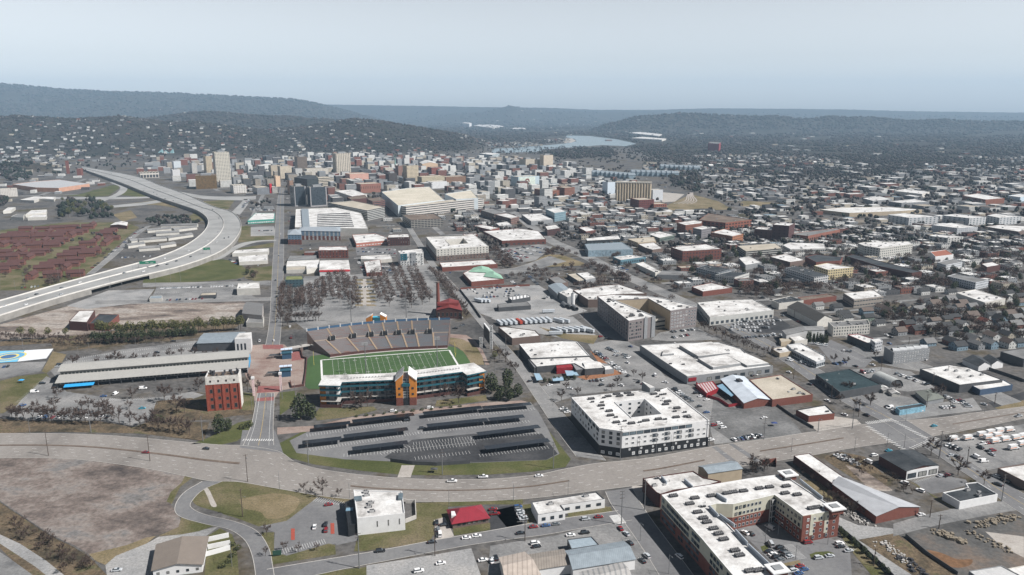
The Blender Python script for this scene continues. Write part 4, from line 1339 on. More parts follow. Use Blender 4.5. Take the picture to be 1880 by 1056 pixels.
def build_highway():
 inn=[(-120,585),(0,553),(100,525),(200,498),(290,473),(345,449),(376,424),(382,404),(366,389),(340,379),(300,366),(260,351),(215,333),(150,310.5)]
 out=[(-120,617),(0,580),(110,546),(225,515),(340,487),(410,459),(438,430),(441,407),(424,389),(390,379),(340,357),(295,341),(245,323),(150,306)]
 Hh=6.5
 a=cr([G(x,y,Hh)for x,y in inn],10)
 b=cr([G(x,y,Hh)for x,y in out],10)
 mb=MB()
 strip_mesh(mb,a,b)
 mb.f=[f if up_face(mb.v,f)else f[::-1]for f in mb.f]
 Su(mb.obj('highway',HWY))
 for fr in(.13,.22,.31,.61,.7,.79,.88):
  line(a,b,fr,(3,9),MARK,Hh+.02)
 for fr in(.05,.42,.53,.95):
  line(a,b,fr,None,MARK,Hh+.02,.12)
 for i in range(len(a)-1):
  Oc([a[i],b[i],b[i+1],a[i+1]],5)
 for nm,e,o_,lab in(('retaining_wall',b,a,'pale concrete retaining wall and parapet along the outer edge of the highway'),('retaining_wall',a,b,'pale concrete retaining wall and parapet along the inner edge of the highway')):
  w=MB()
  for i in range(len(e)-1):
   p,q=e[i],e[i+1]
   d,d2=(p-o_[i]).normalized()*.6,(q-o_[i+1]).normalized()*.6
   bz,mi=0,0
   pts=[(p.x,p.y,Hh),(q.x,q.y,Hh),(q.x,q.y,Hh+1.4),(p.x,p.y,Hh+1.4)]
   w.poly(pts)
   w.poly([(p.x,p.y,Hh+1.4),(q.x,q.y,Hh+1.4),(q.x+d2.x,q.y+d2.y,Hh+1.4),(p.x+d.x,p.y+d.y,Hh+1.4)])
   px=PX(p)[0]
   open_=nm and e is b and 165<px<262
   z0=Hh-1.6 if open_ else 0
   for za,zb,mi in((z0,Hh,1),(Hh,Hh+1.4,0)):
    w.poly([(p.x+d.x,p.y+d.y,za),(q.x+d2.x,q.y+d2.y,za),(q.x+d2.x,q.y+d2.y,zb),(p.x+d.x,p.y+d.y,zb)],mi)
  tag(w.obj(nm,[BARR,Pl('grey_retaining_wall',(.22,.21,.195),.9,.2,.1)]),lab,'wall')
 w=MB()
 m=[x.lerp(y,.475)for x,y in zip(a,b)]
 for i in range(len(m)-1):
  d=(a[i]-b[i]).normalized()*.45
  d2=(a[i+1]-b[i+1]).normalized()*.45
  p,q=m[i],m[i+1]
  w.poly([(p.x+d.x,p.y+d.y,Hh),(q.x+d2.x,q.y+d2.y,Hh),(q.x+d2.x*.5,q.y+d2.y*.5,Hh+1.3),(p.x+d.x*.5,p.y+d.y*.5,Hh+1.3)])
  w.poly([(p.x-d.x,p.y-d.y,Hh),(q.x-d2.x,q.y-d2.y,Hh),(q.x-d2.x*.5,q.y-d2.y*.5,Hh+1.3),(p.x-d.x*.5,p.y-d.y*.5,Hh+1.3)])
  w.poly([(p.x+d.x*.5,p.y+d.y*.5,Hh+1.3),(q.x+d2.x*.5,q.y+d2.y*.5,Hh+1.3),(q.x-d2.x*.5,q.y-d2.y*.5,Hh+1.3),(p.x-d.x*.5,p.y-d.y*.5,Hh+1.3)])
 tag(w.obj('median_barrier',BARR),'pale concrete barrier along the middle of the highway','barrier')
 for k,x in enumerate((178,200,222,244)):
  q=min(b,key=lambda v:abs(PX(v)[0]-x))
  j=b.index(q)
  for w_,side in((.1,'outer'),(.5,'inner')):
   c=q.lerp(a[j],w_)
   e=MB()
   e.cyl((c.x,c.y,0),(c.x,c.y,Hh-.9),.8,.8,10)
   tag(e.obj('bridge_pier',M['conc']),side+' round concrete pier under the open highway span','bridge pier','piers under the highway')
 N=len(a)
 for x,y,col,kd in((8,563,'white','sedan'),(52,548,'silver','sedan'),(47,560,'white','sedan'),(67,541,'black','sedan'),(105,546,'white','van'),(112,541,'silver','sedan'),(146,519,'white','sedan'),(228,502,'grey','sedan'),(263,499,'white','suv'),(113,529,'grey','suv'),(288,489,'black','suv'),(290,488,'black','sedan'),(302,475,'white','sedan'),(307,486,'black','sedan'),(324,480,'black','sedan'),(346,461,'white','sedan'),(350,472,'black','suv'),(381,442,'white','sedan'),(398,445,'white','van'),(402,401,'grey','sedan'),(400,427,'silver','sedan'),(412,438,'black','suv'),(420,436,'black','sedan'),(303,365,'black','sedan'),(288,357,'black','sedan'),(282,354,'black','sedan'),(335,364,'white','sedan'),(318,369,'black','suv'),(264,350,'grey','sedan'),(240,330,'white','van'),(390,385,'black','sedan'),(372,389,'white','sedan'),(173,317,'white','van'),(205,319,'silver','sedan')):
  p=G(x,y,Hh+.02)
  j=min(range(N),key=lambda i:(a[i].lerp(b[i],.5)-p).length)
  j2=min(N-2,j)
  d=(a[j2+1].lerp(b[j2+1],.5)-a[j2].lerp(b[j2],.5))
  car((p.x,p.y,Hh+.03),math.atan2(d.y,d.x),kd,col,'on the elevated highway','driving')
 for x,y,wd,lab in((272,486,20,'green road sign on a gantry over the straight stretch of highway'),(380,460,9,'green road sign on a gantry at the curve of the highway')):
  p=G(x,y+6,Hh)
  e=Th('road_sign',lab,'road sign',p)
  rz=GRID+.9
  mb=MB()
  mb.box((p.x,p.y,Hh+5.5),(wd,.25,3.6),.25)
  mb.obj('sign_panel',Pl('green_sign',(.01,.14,.08),.5),e)
  for k in(-.3,0.0,.3):
   mb=MB()
   mb.box((p.x+wd*k-.5,p.y-.3,Hh+6.6+.5*(k==0)),(wd*.2,.06,.4),.25)
   mb.obj('sign_lettering',M['white'],e)
  for k in(-1,1):
   mb=MB()
   mb.cyl((p.x+k*wd*.55,p.y+k*wd*.14,Hh),(p.x+k*wd*.55,p.y+k*wd*.14,Hh+9),.25,.2,8)
   mb.obj('post',M['steel'],e)
def build_stadium():
 f=[W('J',x,y,2.0)for x,y in((392,286),(520,270),(660,256),(800,245),(930,239),(1062,233))]
 md=[W('J',x,y,8.0)for x,y in((300,207),(450,190),(600,176),(740,166),(900,160),(1068,156))]
 bk=[W('J',x,y,17.0)for x,y in((258,150),(420,128),(560,112),(720,98),(900,88),(1076,84))]
 f,md,bk=(resample(cr(q,6),40)for q in(f,md,bk))
 c=sum(f+bk,Vector())/80
 st=Th('grandstand','long grey seating stand of two tiers curving along the far side of the green field','grandstand',(c.x,c.y,0))
 m,nt,bs=node_mat('bench_seating')
 g=nt.nodes.new('ShaderNodeNewGeometry')
 spx=nt.nodes.new('ShaderNodeSeparateXYZ')
 nt.links.new(g.outputs['Position'],spx.inputs[0])
 xr=ramp(nt,mth(nt,'MULTIPLY_ADD',spx.outputs[0],.01)if False else mth(nt,'ADD',mth(nt,'MULTIPLY',spx.outputs[0],.0125),2.1),[(.2,(.165,.15,.15)),(.75,(.12,.125,.135))])
 red=ramp(nt,noise(nt,1.0,2,.5,(.06,.3,3)),[(.56,(0,0,0)),(.66,(1,1,1))])
 nt.links.new(mixc(nt,red,xr,(.17,.1,.085)),bs.inputs['Base Color'])
 bs.inputs['Roughness'].default_value=.55
 for nm,lo,hi,n,z0,z1 in(('lower_tier',f,md,15,2.0,7.6),('upper_tier',md,bk,19,8.4,17.0)):
  mb=MB()
  for k in range(n):
   a=[p.lerp(q,k/n)for p,q in zip(lo,hi)]
   b=[p.lerp(q,(k+1)/n)for p,q in zip(lo,hi)]
   z=Lp(z0,z1,k/n)
   zn=Lp(z0,z1,(k+1)/n)
   b2=[p.lerp(q,.45)for p,q in zip(a,b)]
   strip_mesh(mb,a,b2,z)
   for e,za,zb in((b2,z,z+.42),(b,z+.42,zn)):
    for i in range(len(e)-1):
     mb.poly([(e[i].x,e[i].y,za),(e[i+1].x,e[i+1].y,za),(e[i+1].x,e[i+1].y,zb),(e[i].x,e[i].y,zb)])
   strip_mesh(mb,b2,b,z+.42)
  mb.obj(nm,m,st)
  for s in((.085,.25,.4,.525,.645,.755,.875)if nm=='lower_tier' else(.13,.29,.42,.53,.63,.73,.85)):
   i=int(s*39)
   mb=MB()
   a0,a1=lo[i].lerp(lo[i+1],.4),hi[i].lerp(hi[i+1],.4)
   d=(lo[i+1]-lo[i]).normalized()*.75
   n2=n*2
   for k in range(n2):
    p,q=a0.lerp(a1,k/n2),a0.lerp(a1,(k+1)/n2)
    z=Lp(z0,z1,(k+1)/n2)+.3
    mb.poly([(p.x-d.x,p.y-d.y,z),(p.x+d.x,p.y+d.y,z),(q.x+d.x,q.y+d.y,z),(q.x-d.x,q.y-d.y,z)])
    mb.poly([(p.x-d.x,p.y-d.y,z-.4),(p.x+d.x,p.y+d.y,z-.4),(p.x+d.x,p.y+d.y,z),(p.x-d.x,p.y-d.y,z)])
   mb.obj('aisle',Pl('tan_aisle',(.3,.23,.165),.9),st)
   if nm=='upper_tier':
    k0=a0.lerp(a1,.16)
    r=math.atan2(d.y,d.x)
    mb=MB()
    mb.box((k0.x,k0.y,8.2),(4.2,7.5,2.6),r,1)
    for sx in(-1,1):
     mb.box((k0.x+sx*2.3*math.cos(r),k0.y+sx*2.3*math.sin(r),8.2),(.35,8,3.2),r,0)
    mb.obj('entrance',[M['conc'],M['black']],st)
 mb=MB()
 a=[p.lerp(q,-.04)for p,q in zip(md,bk)]
 b=[p.lerp(q,.07)for p,q in zip(md,bk)]
 strip_mesh(mb,a,b,8.45)
 for i in range(39):
  mb.poly([(a[i].x,a[i].y,7.2),(a[i+1].x,a[i+1].y,7.2),(a[i+1].x,a[i+1].y,8.45),(a[i].x,a[i].y,8.45)])
 mb.obj('walkway',Pl('pale_walkway',(.3,.25,.21),.9),st)
 mb=MB()
 for i in range(39):
  mb.poly([(f[i].x,f[i].y,.1),(f[i+1].x,f[i+1].y,.1),(f[i+1].x,f[i+1].y,2.6),(f[i].x,f[i].y,2.6)])
  mb.poly([(f[i].x,f[i].y-2.5,.16),(f[i+1].x,f[i+1].y-2.5,.16),(f[i+1].x,f[i+1].y,.16),(f[i].x,f[i].y,.16)],1)
 mb.obj('front_wall',[M['dbrick'],M['conc']],st)
 mb=MB()
 for i in range(39):
  p,q=bk[i],bk[i+1]
  mb.poly([(p.x,p.y,17),(q.x,q.y,17),(q.x,q.y,19),(p.x,p.y,19)],0)
  mb.poly([(p.x,p.y+.3,0),(q.x,q.y+.3,0),(q.x,q.y+.3,19),(p.x,p.y+.3,19)],2)
  if i%3==0:
   mb.box((p.x,p.y,16.8),(1.0,.5,2.9),0,1)
 mb.obj('back_wall',[Pl('navy_rail',(.04,.09,.16),.7),M['white'],M['brownbrick']],st)
 for e in(0,39):
  mb=MB()
  q=[f[e],md[e],bk[e]]
  mb.poly([(f[e].x,f[e].y,0),(bk[e].x,bk[e].y,0),(bk[e].x,bk[e].y,17.2),(md[e].x,md[e].y,8.2),(f[e].x,f[e].y,2.4)])
  mb.obj('end_wall',M['brownbrick'],st)
 Oc([f[0],f[39],bk[39],bk[0]],6)
 LANDMARKS.append(('grandstand',c,17))
 c=W('J',800,430,0)
 pb=Th('stadium_building','long three storey stadium building with teal balconies and an orange gabled centre','stadium building',(c.x,c.y,0))
 H=17.0
 class Q:
  pass
 wings=(('S3',[(250,548),(335,378),(1610,338),(1605,448),(640,492),(612,556)]),('S4',[(240,245),(1170,130),(1345,245),(1080,300),(1015,250),(345,335)]))
 dk=Pl('shaded_concourse',(.06,.06,.065),.8)
 for t,pts in wings:
  p=ccw([W(t,x,y,H)for x,y in pts])
  for q in p:
   q.z=0
  Oc(p,4)
  rb=MB()
  rb.prism(Ins(p,-.5),H-.9,H,1,0)
  rb.flat([Ins(p,-.5)],H-.9,1,False)
  rb.obj('roof',[M['white_roof'],M['teal']],pb)
  inn=Ins(p,3.2)
  cb=MB()
  cb.prism(inn,0,H-.9,0)
  cb.obj('wall',Fa((.24,.235,.23),6,4.1,(.12,.5),(.3,.8)),pb)
  for z in(4.3,8.4,12.4):
   sb=MB()
   sb.prism(Ins(p,.4),z,z+.4,0)
   sb.flat([Ins(p,.4)],z,0,False)
   sb.obj('floor_slab',M['conc'],pb)
   if z>5:
    sb=MB()
    pp=Ins(p,.25)
    for i in range(len(pp)):
     a_,b_=pp[i],pp[(i+1)%len(pp)]
     sb.poly([(a_.x,a_.y,z+.2),(b_.x,b_.y,z+.2),(b_.x,b_.y,z+1.7),(a_.x,a_.y,z+1.7)])
    sb.obj('balcony',M['teal'],pb)
  for i in range(len(p)):
   a_,b_=Ins(p,.5)[i],Ins(p,.5)[(i+1)%len(p)]
   if(b_-a_).length>20:
    for k in range(1,6):
     q=a_.lerp(b_,k/6)
     mb=MB()
     mb.cyl((q.x,q.y,0),(q.x,q.y,H-.9),.3,.3,8)
     mb.obj('column',M['dgrey'],pb)
  lo=Ins(p,-.2)
  mb=MB()
  for i in range(len(lo)):
   a_,b_=lo[i],lo[(i+1)%len(lo)]
   if a_.y<c.y+40 and b_.y<c.y+40:
    mb.poly([(a_.x,a_.y,0),(b_.x,b_.y,0),(b_.x,b_.y,2.6),(a_.x,a_.y,2.6)])
  mb.obj('base_wall',M['dbrick'],pb)
 for t,(x0,y0),(x1,y1),n in(('S3',(650,440),(1570,395),18),('S4',(340,292),(960,213),16)):
  for k in range(n):
   w=W(t,Lp(x0,x1,k/(n-1)),Lp(y0,y1,k/(n-1)),H)
   inst('roof_vent',AC[3],pb,w-pb.location,GRID,(.7,.7,1.3))
 for t,(x0,x1,yb,yt)in(('S3',(368,600,755,570)),('S4',(1085,1248,440,300))):
  a_,b_=W(t,x0,yb-20,7.8),W(t,x1,yb-20-(0 if t=='S3' else 30),7.8)
  d=(b_-a_)
  rz=math.atan2(d.y,d.x)
  cc=(a_+b_)/2+Vector((-d.y,d.x,0)).normalized()*2.2
  mb=MB()
  mb.box((cc.x,cc.y,7.8),(d.length,5,7.6),rz)
  mb.obj('white_block',M['white'],pb)
  for k in(.3,.7):
   q=a_.lerp(b_,k)
   inst('window',WIN['pale'],pb,Vector((q.x,q.y-.1,13.4))-pb.location,rz,(4.4,1,1.8))
 for t,x0,x1,yt in(('S3',255,360,545),('S4',1250,1325,270)):
  a_,b_=W(t,x0,yt,H-1),W(t,x1,yt-(0 if t=='S3' else 6),H-1)
  d=b_-a_
  rz=math.atan2(d.y,d.x)
  cc=(a_+b_)/2+Vector((-d.y,d.x,0)).normalized()*3
  mb=MB()
  mb.box((cc.x,cc.y,0),(d.length,7,H-1),rz)
  mb.obj('orange_tower',M['orange'],pb)
  for z in(4,8,12):
   inst('window',WIN['dark'],pb,Vector((cc.x+3.55*math.sin(rz),cc.y-3.55*math.cos(rz),z))-pb.location,rz,(d.length*.7,1,1.6))
 fr=[W('S4',x,690,5)for x in(62,158,252,352)]
 base=G(720+62*.12766,650+745*.12766)
 u=(G(720+352*.12766,650+735*.12766)-base)
 wd=u.length
 u.normalize()
 n_=Vector((-u.y,u.x,0))
 pc=lambda s,t_,z:(base.x+u.x*s+n_.x*t_,base.y+u.y*s+n_.y*t_,z)
 for s0,s1,z0,z1 in((0,wd*.34,18.5,23.5),(wd*.66,wd,23.5,18.5)):
  mb=MB()
  for t0,t1,mi in((0,16,0),):
   lo_=[pc(s0,t0,6),pc(s1,t0,6),pc(s1,t1,6),pc(s0,t1,6)]
   hi_=[pc(s0,t0,z0),pc(s1,t0,z1),pc(s1,t1,z1),pc(s0,t1,z0)]
   mb.raw(lo_+hi_,[(0,1,5,4),(1,2,6,5),(2,3,7,6),(3,0,4,7)],0)
   bs_=[pc(s0,t0-.15,0),pc(s1,t0-.15,0),pc(s1,t1,0),pc(s0,t1,0)]
   up_=[(x,y,6)for x,y,z in bs_]
   mb.raw(bs_+up_,[(0,1,5,4),(1,2,6,5),(2,3,7,6),(3,0,4,7),(4,5,6,7)],1)
  mb.obj('orange_gable',[M['orange'],M['brick']],pb)
  mb=MB()
  e=.5
  q=[pc(s0-e,-e,z0),pc(s1+e,-e,z1),pc(s1+e,16+e,z1),pc(s0-e,16+e,z0)]
  mb.raw(q+[(x,y,z+.7)for x,y,z in q],[(0,1,5,4),(1,2,6,5),(2,3,7,6),(3,0,4,7),(4,5,6,7)])
  mb.obj('gable_roof',M['white_roof'],pb)
  for z in(8.6,13.0):
   inst('window',WIN['dark'],pb,Vector(pc((s0+s1)/2,-.05,z))-pb.location,math.atan2(u.y,u.x),(1.5,1,1.5))
 mb=MB()
 q=[pc(wd*.34,1.2,0),pc(wd*.66,1.2,0),pc(wd*.66,15,0),pc(wd*.34,15,0)]
 mb.raw(q+[(x,y,20)for x,y,z in q],[(0,1,5,4),(1,2,6,5),(2,3,7,6),(3,0,4,7),(4,5,6,7)])
 mb.obj('glass_stair',Fa((.4,.42,.42),3.0,2.0,(.08,.92),(.12,.9),(.07,.09,.1)),pb)
 mb=MB()
 for z in(14.5,):
  q=[pc(wd*.3,-.4,z),pc(wd*.7,-.4,z),pc(wd*.7,2,z),pc(wd*.3,2,z)]
  mb.raw(q+[(x,y,z+2.2)for x,y,_ in q],[(0,1,5,4),(1,2,6,5),(2,3,7,6),(3,0,4,7),(4,5,6,7)])
 mb.obj('teal_canopy',M['teal'],pb)
 mb=MB()
 q=[pc(wd*.36,.2,0),pc(wd*.64,.2,0),pc(wd*.64,1,0),pc(wd*.36,1,0)]
 mb.raw(q+[(x,y,5)for x,y,_ in q],[(0,1,5,4),(1,2,6,5),(2,3,7,6),(3,0,4,7),(4,5,6,7)])
 mb.obj('entrance',M['black'],pb)
 LANDMARKS.append(('stadium building',c,17))
 for t,x,y,w_,lab in(('S1',1510,175,14,'small orange and turquoise gatehouse behind the grandstand'),):
  p=W(t,x,y,6)
  p=Vector((p.x,p.y-10,0))
  e=Th('gatehouse',lab,'gatehouse',p)
  zt=15.0
  for _ in range(30):
   zt+=(PX((p.x,p.y,zt))[1]-577)*(p.y/F)
  for s in(-1,1):
   mb=MB()
   a0=Vector((p.x+s*6.5,p.y+s*2,0))
   hh=(zt-3,zt)if s<0 else(zt,zt-3)
   lo_=[(a0.x-2.8,a0.y-3,0),(a0.x+2.8,a0.y-3,0),(a0.x+2.8,a0.y+4,0),(a0.x-2.8,a0.y+4,0)]
   hi_=[(a0.x-2.8,a0.y-3,hh[0]),(a0.x+2.8,a0.y-3,hh[1]),(a0.x+2.8,a0.y+4,hh[1]),(a0.x-2.8,a0.y+4,hh[0])]
   mb.raw(lo_+hi_,[(0,1,5,4),(1,2,6,5),(2,3,7,6),(3,0,4,7)],0)
   mb.raw(hi_+[(x_,y_,z_+.6)for x_,y_,z_ in hi_],[(0,1,5,4),(1,2,6,5),(2,3,7,6),(3,0,4,7),(4,5,6,7)],1)
   mb.obj('orange_gable',[M['orange'],M['white']],e)
  mb=MB()
  mb.box((p.x,p.y,0),(7,5,zt-2.5),.2,0,1)
  mb.obj('turquoise_block',[M['teal'],Pl('turquoise',(.05,.35,.5),.5)],e)
 for x,y,lab in((510,290,'teal ticket kiosk on the plaza, the one nearer the far stand'),(500,480,'blue ticket kiosk on the plaza, the one nearer the pale tower sign')):
  p=W('S5',x,y+45)
  e=Th('kiosk',lab,'kiosk',p)
  mb=MB()
  mb.box((p.x,p.y,0),(7.5,7.5,5),GRID,0)
  mb.obj('wall',Pl('kiosk_blue',(.03,.07,.12),.6),e)
  for k,z in((-1,5.0),(1,7.2)):
   mb=MB()
   for i in range(3):
    mb.box((p.x+(i-1)*3.3*math.cos(GRID)-k*2*math.sin(GRID),p.y+(i-1)*3.3*math.sin(GRID)+k*2*math.cos(GRID),z),(3,3.8,.4),GRID,0)
   mb.obj('skylight_panel',Pl('pale_blue_panel',(.5,.58,.72),.4),e)
  mb=MB()
  mb.box((p.x,p.y,5),(8.5,8.5,.6),GRID)
  mb.obj('roof',Pl('kiosk_teal',(.02,.07,.1),.6),e)
  mb=MB()
  for s in(-1,1):
   mb.box((p.x-10,p.y-s*1.5,2.6),(10,2,.3),GRID)
   mb.cyl((p.x-13,p.y-s*1.5,0),(p.x-13,p.y-s*1.5,2.6),.1,.1,6)
  mb.obj('entrance_canopy',M['dgrey'],e)
 tw=MB()
 P_=[W('S5',x,y)for x,y in((660,262),(680,340),(722,350),(715,480),(690,640),(560,660),(545,600))]
 for i in range(len(P_)-1):
  a_,b_=P_[i],P_[i+1]
  d=b_-a_
  tw.box(((a_.x+b_.x)/2,(a_.y+b_.y)/2,0),(d.length,.6,1.8),math.atan2(d.y,d.x),0)
 tag(tw.obj('terrace_wall',M['dbrick']),'low dark brick wall between the brick plaza and the green field','wall')
 fb=MB()
 P_=[W('S5',x,y,5)for x,y in((480,235),(660,205),(760,185),(800,190))]
 for i in range(len(P_)-1):
  a_,b_=P_[i],P_[i+1]
  d=b_-a_
  fb.box(((a_.x+b_.x)/2,(a_.y+b_.y)/2,4),(d.length+1,4,1.2),math.atan2(d.y,d.x),0)
  fb.box((b_.x,b_.y,0),(2.5,3.4,4),math.atan2(d.y,d.x),1)
 tag(fb.obj('foot_bridge',[M['conc'],M['brownbrick']]),'pale concrete footbridge from the street to the left end of the grandstand','footbridge')
 p=W('S2',1700,560)
 b0,b1=W('S2',1590,560,3),W('S2',1690,700,3)
 e=Th('scoreboard','tall black scoreboard with a white mast of stacked black letters','scoreboard',(b1.x,b1.y,0))
 mb=MB()
 d=b1-b0
 cc=(b0+b1)/2
 mb.box((cc.x,cc.y,4),(d.length,1.2,12),math.atan2(d.y,d.x))
 mb.obj('screen_case',M['black'],e)
 mb=MB()
 mb.box((cc.x,cc.y,16),(d.length,1.3,1),math.atan2(d.y,d.x))
 mb.obj('top_rail',M['white'],e)
 for q in(b0,b1):
  mb=MB()
  mb.cyl((q.x,q.y,0),(q.x,q.y,16),.5,.5,8)
  mb.obj('post',M['steel'],e)
 q=W('S2',1712,830)
 for word,dx,ztop,zs in(('COMEBOSSE',0,24.5,2.45),('GOMO',-9,13.5,2.45)):
  mb=MB()
  mb.box((q.x+dx,q.y,0),(.5,.5,ztop+1.2))
  mb.obj('mast',M['steel'],e)
  for k,ch in enumerate(word):
   z=ztop-k*zs
   mb=MB()
   mb.box((q.x+dx,q.y-.5,z-1.1),(2.6,.3,2.25))
   pl=mb.obj('letter_panel',M['white'],e)
   o=inst('letter',text_mesh(ch,2.6,.05,M['black']),pl,Vector((q.x+dx,q.y-.72,z))-e.location)
   o.rotation_euler=(PI/2,0,0)
 Oc([q+Vector((-12,-4,0)),q+Vector((4,-4,0)),q+Vector((4,30,0)),q+Vector((-12,30,0))],2)
 for(x,y),lab in(((576.5+0,671),'yellow goal post at the left end of the football field'),((836,655),'yellow goal post at the right end of the football field')):
  p=G(x,y)
  e=Th('goal_post',lab,'goal post',p)
  mb=MB()
  mb.cyl((p.x,p.y,0),(p.x,p.y,3.05),.12,.12,8)
  mb.obj('post',Pl('goal_yellow',(.7,.55,.12),.5),e)
  mb=MB()
  v=Vector((-math.sin(GRID),math.cos(GRID),0))*2.8
  mb.cyl((p.x-v.x,p.y-v.y,3.05),(p.x+v.x,p.y+v.y,3.05),.09,.09,6)
  for s in(-1,1):
   mb.cyl((p.x+s*v.x,p.y+s*v.y,3.05),(p.x+s*v.x,p.y+s*v.y,12),.08,.08,6)
  mb.obj('uprights',MATS['goal_yellow'],e)
 pole('p',594+78,688,'stadium',27,'steel floodlight mast rising behind the left wing of the stadium building','floodlights round the stadium',GRID)
 pole('J',1004,362,'stadium',27,'steel floodlight mast rising behind the right wing of the stadium building','floodlights round the stadium',GRID)
 pole('J',513,105,'stadium',36,'floodlight mast at the back of the grandstand, the one nearer the street','floodlights round the stadium',GRID+PI)
 pole('J',827,85,'stadium',36,'floodlight mast at the back of the grandstand, the one nearer the red power house','floodlights round the stadium',GRID+PI)
 for k,q in enumerate(([(515,655),(865,615),(870,637),(515,677)],[(297,685),(505,662),(510,682),(297,707)],[(918,610),(1250,575),(1255,597),(918,632)],[(1256,578),(1530,555),(1532,575),(1260,599)],[(466,740),(830,697),(833,718),(466,765)],[(232,775),(455,750),(460,768),(232,800)],[(940,680),(1284,645),(1292,668),(940,705)],[(1290,645),(1490,625),(1490,650),(1298,669)],[(515,810),(830,772),(835,795),(515,832)],[(1225,727),(1575,683),(1580,705),(1225,750)],[(1268,805),(1630,760),(1635,780),(1268,828)])):
  lab=('beside the plaza by the entrance, in the middle left','beside the plaza, nearest the street with the crossing','beside the plaza, right of the orange centre','beside the plaza, nearest the evergreens','second row of the lot, just right of the leftmost one','leftmost of all, above the grass corner of the lot','second row of the lot, right of the centre aisle','second row of the lot, shortest at its right end','lowest on the left half of the lot','third row on the right half of the lot','lowest on the right half of the lot')[k]
  hi,lo=3.1,3.5
  p=[W('J',*q[0],hi),W('J',*q[1],hi),W('J',*q[2],lo),W('J',*q[3],lo)]
  u=(p[1]-p[0])
  L=u.length
  u.normalize()
  v=Vector((u.y,-u.x,0))
  o0=Vector((p[0].x,p[0].y,0))
  wdt=6.4
  e=Th('solar_canopy','black panelled parking canopy, '+lab,'solar canopy',(o0+u*L/2+v*wdt/2),'dark parking canopies in the stadium lot')
  c3=lambda s,t_,z:(o0.x+u.x*s+v.x*t_,o0.y+u.y*s+v.y*t_,z)
  mb=MB()
  A=[c3(0,0,hi),c3(L,0,hi),c3(L,wdt,lo),c3(0,wdt,lo)]
  mb.raw(A+[(x,y,z+.12)for x,y,z in A],[(3,2,1,0),(0,1,5,4),(1,2,6,5),(2,3,7,6),(3,0,4,7),(4,5,6,7)])
  mb.obj('panel_roof',PANEL,e)
  n=max(2,int(L/11))
  for i in range(n):
   s=L*(i+.5)/n
   mb=MB()
   mb.box(c3(s,wdt*.55,0),(.3,.3,3.05),math.atan2(u.y,u.x))
   mb.obj('column',M['steel'],e)
  mb=MB()
  for i in range(n):
   s=L*(i+.5)/n
   a_,b_=Vector(c3(s,.4,hi-.18)),Vector(c3(s,wdt-.4,lo-.12))
   mb.cyl(a_,b_,.14,.14,6)
  mb.obj('frame',M['steel'],e)
PANEL=St('dark_solar_panel',(.009,.011,.015),(.04,.043,.05),2.1,.05,rough=.3)
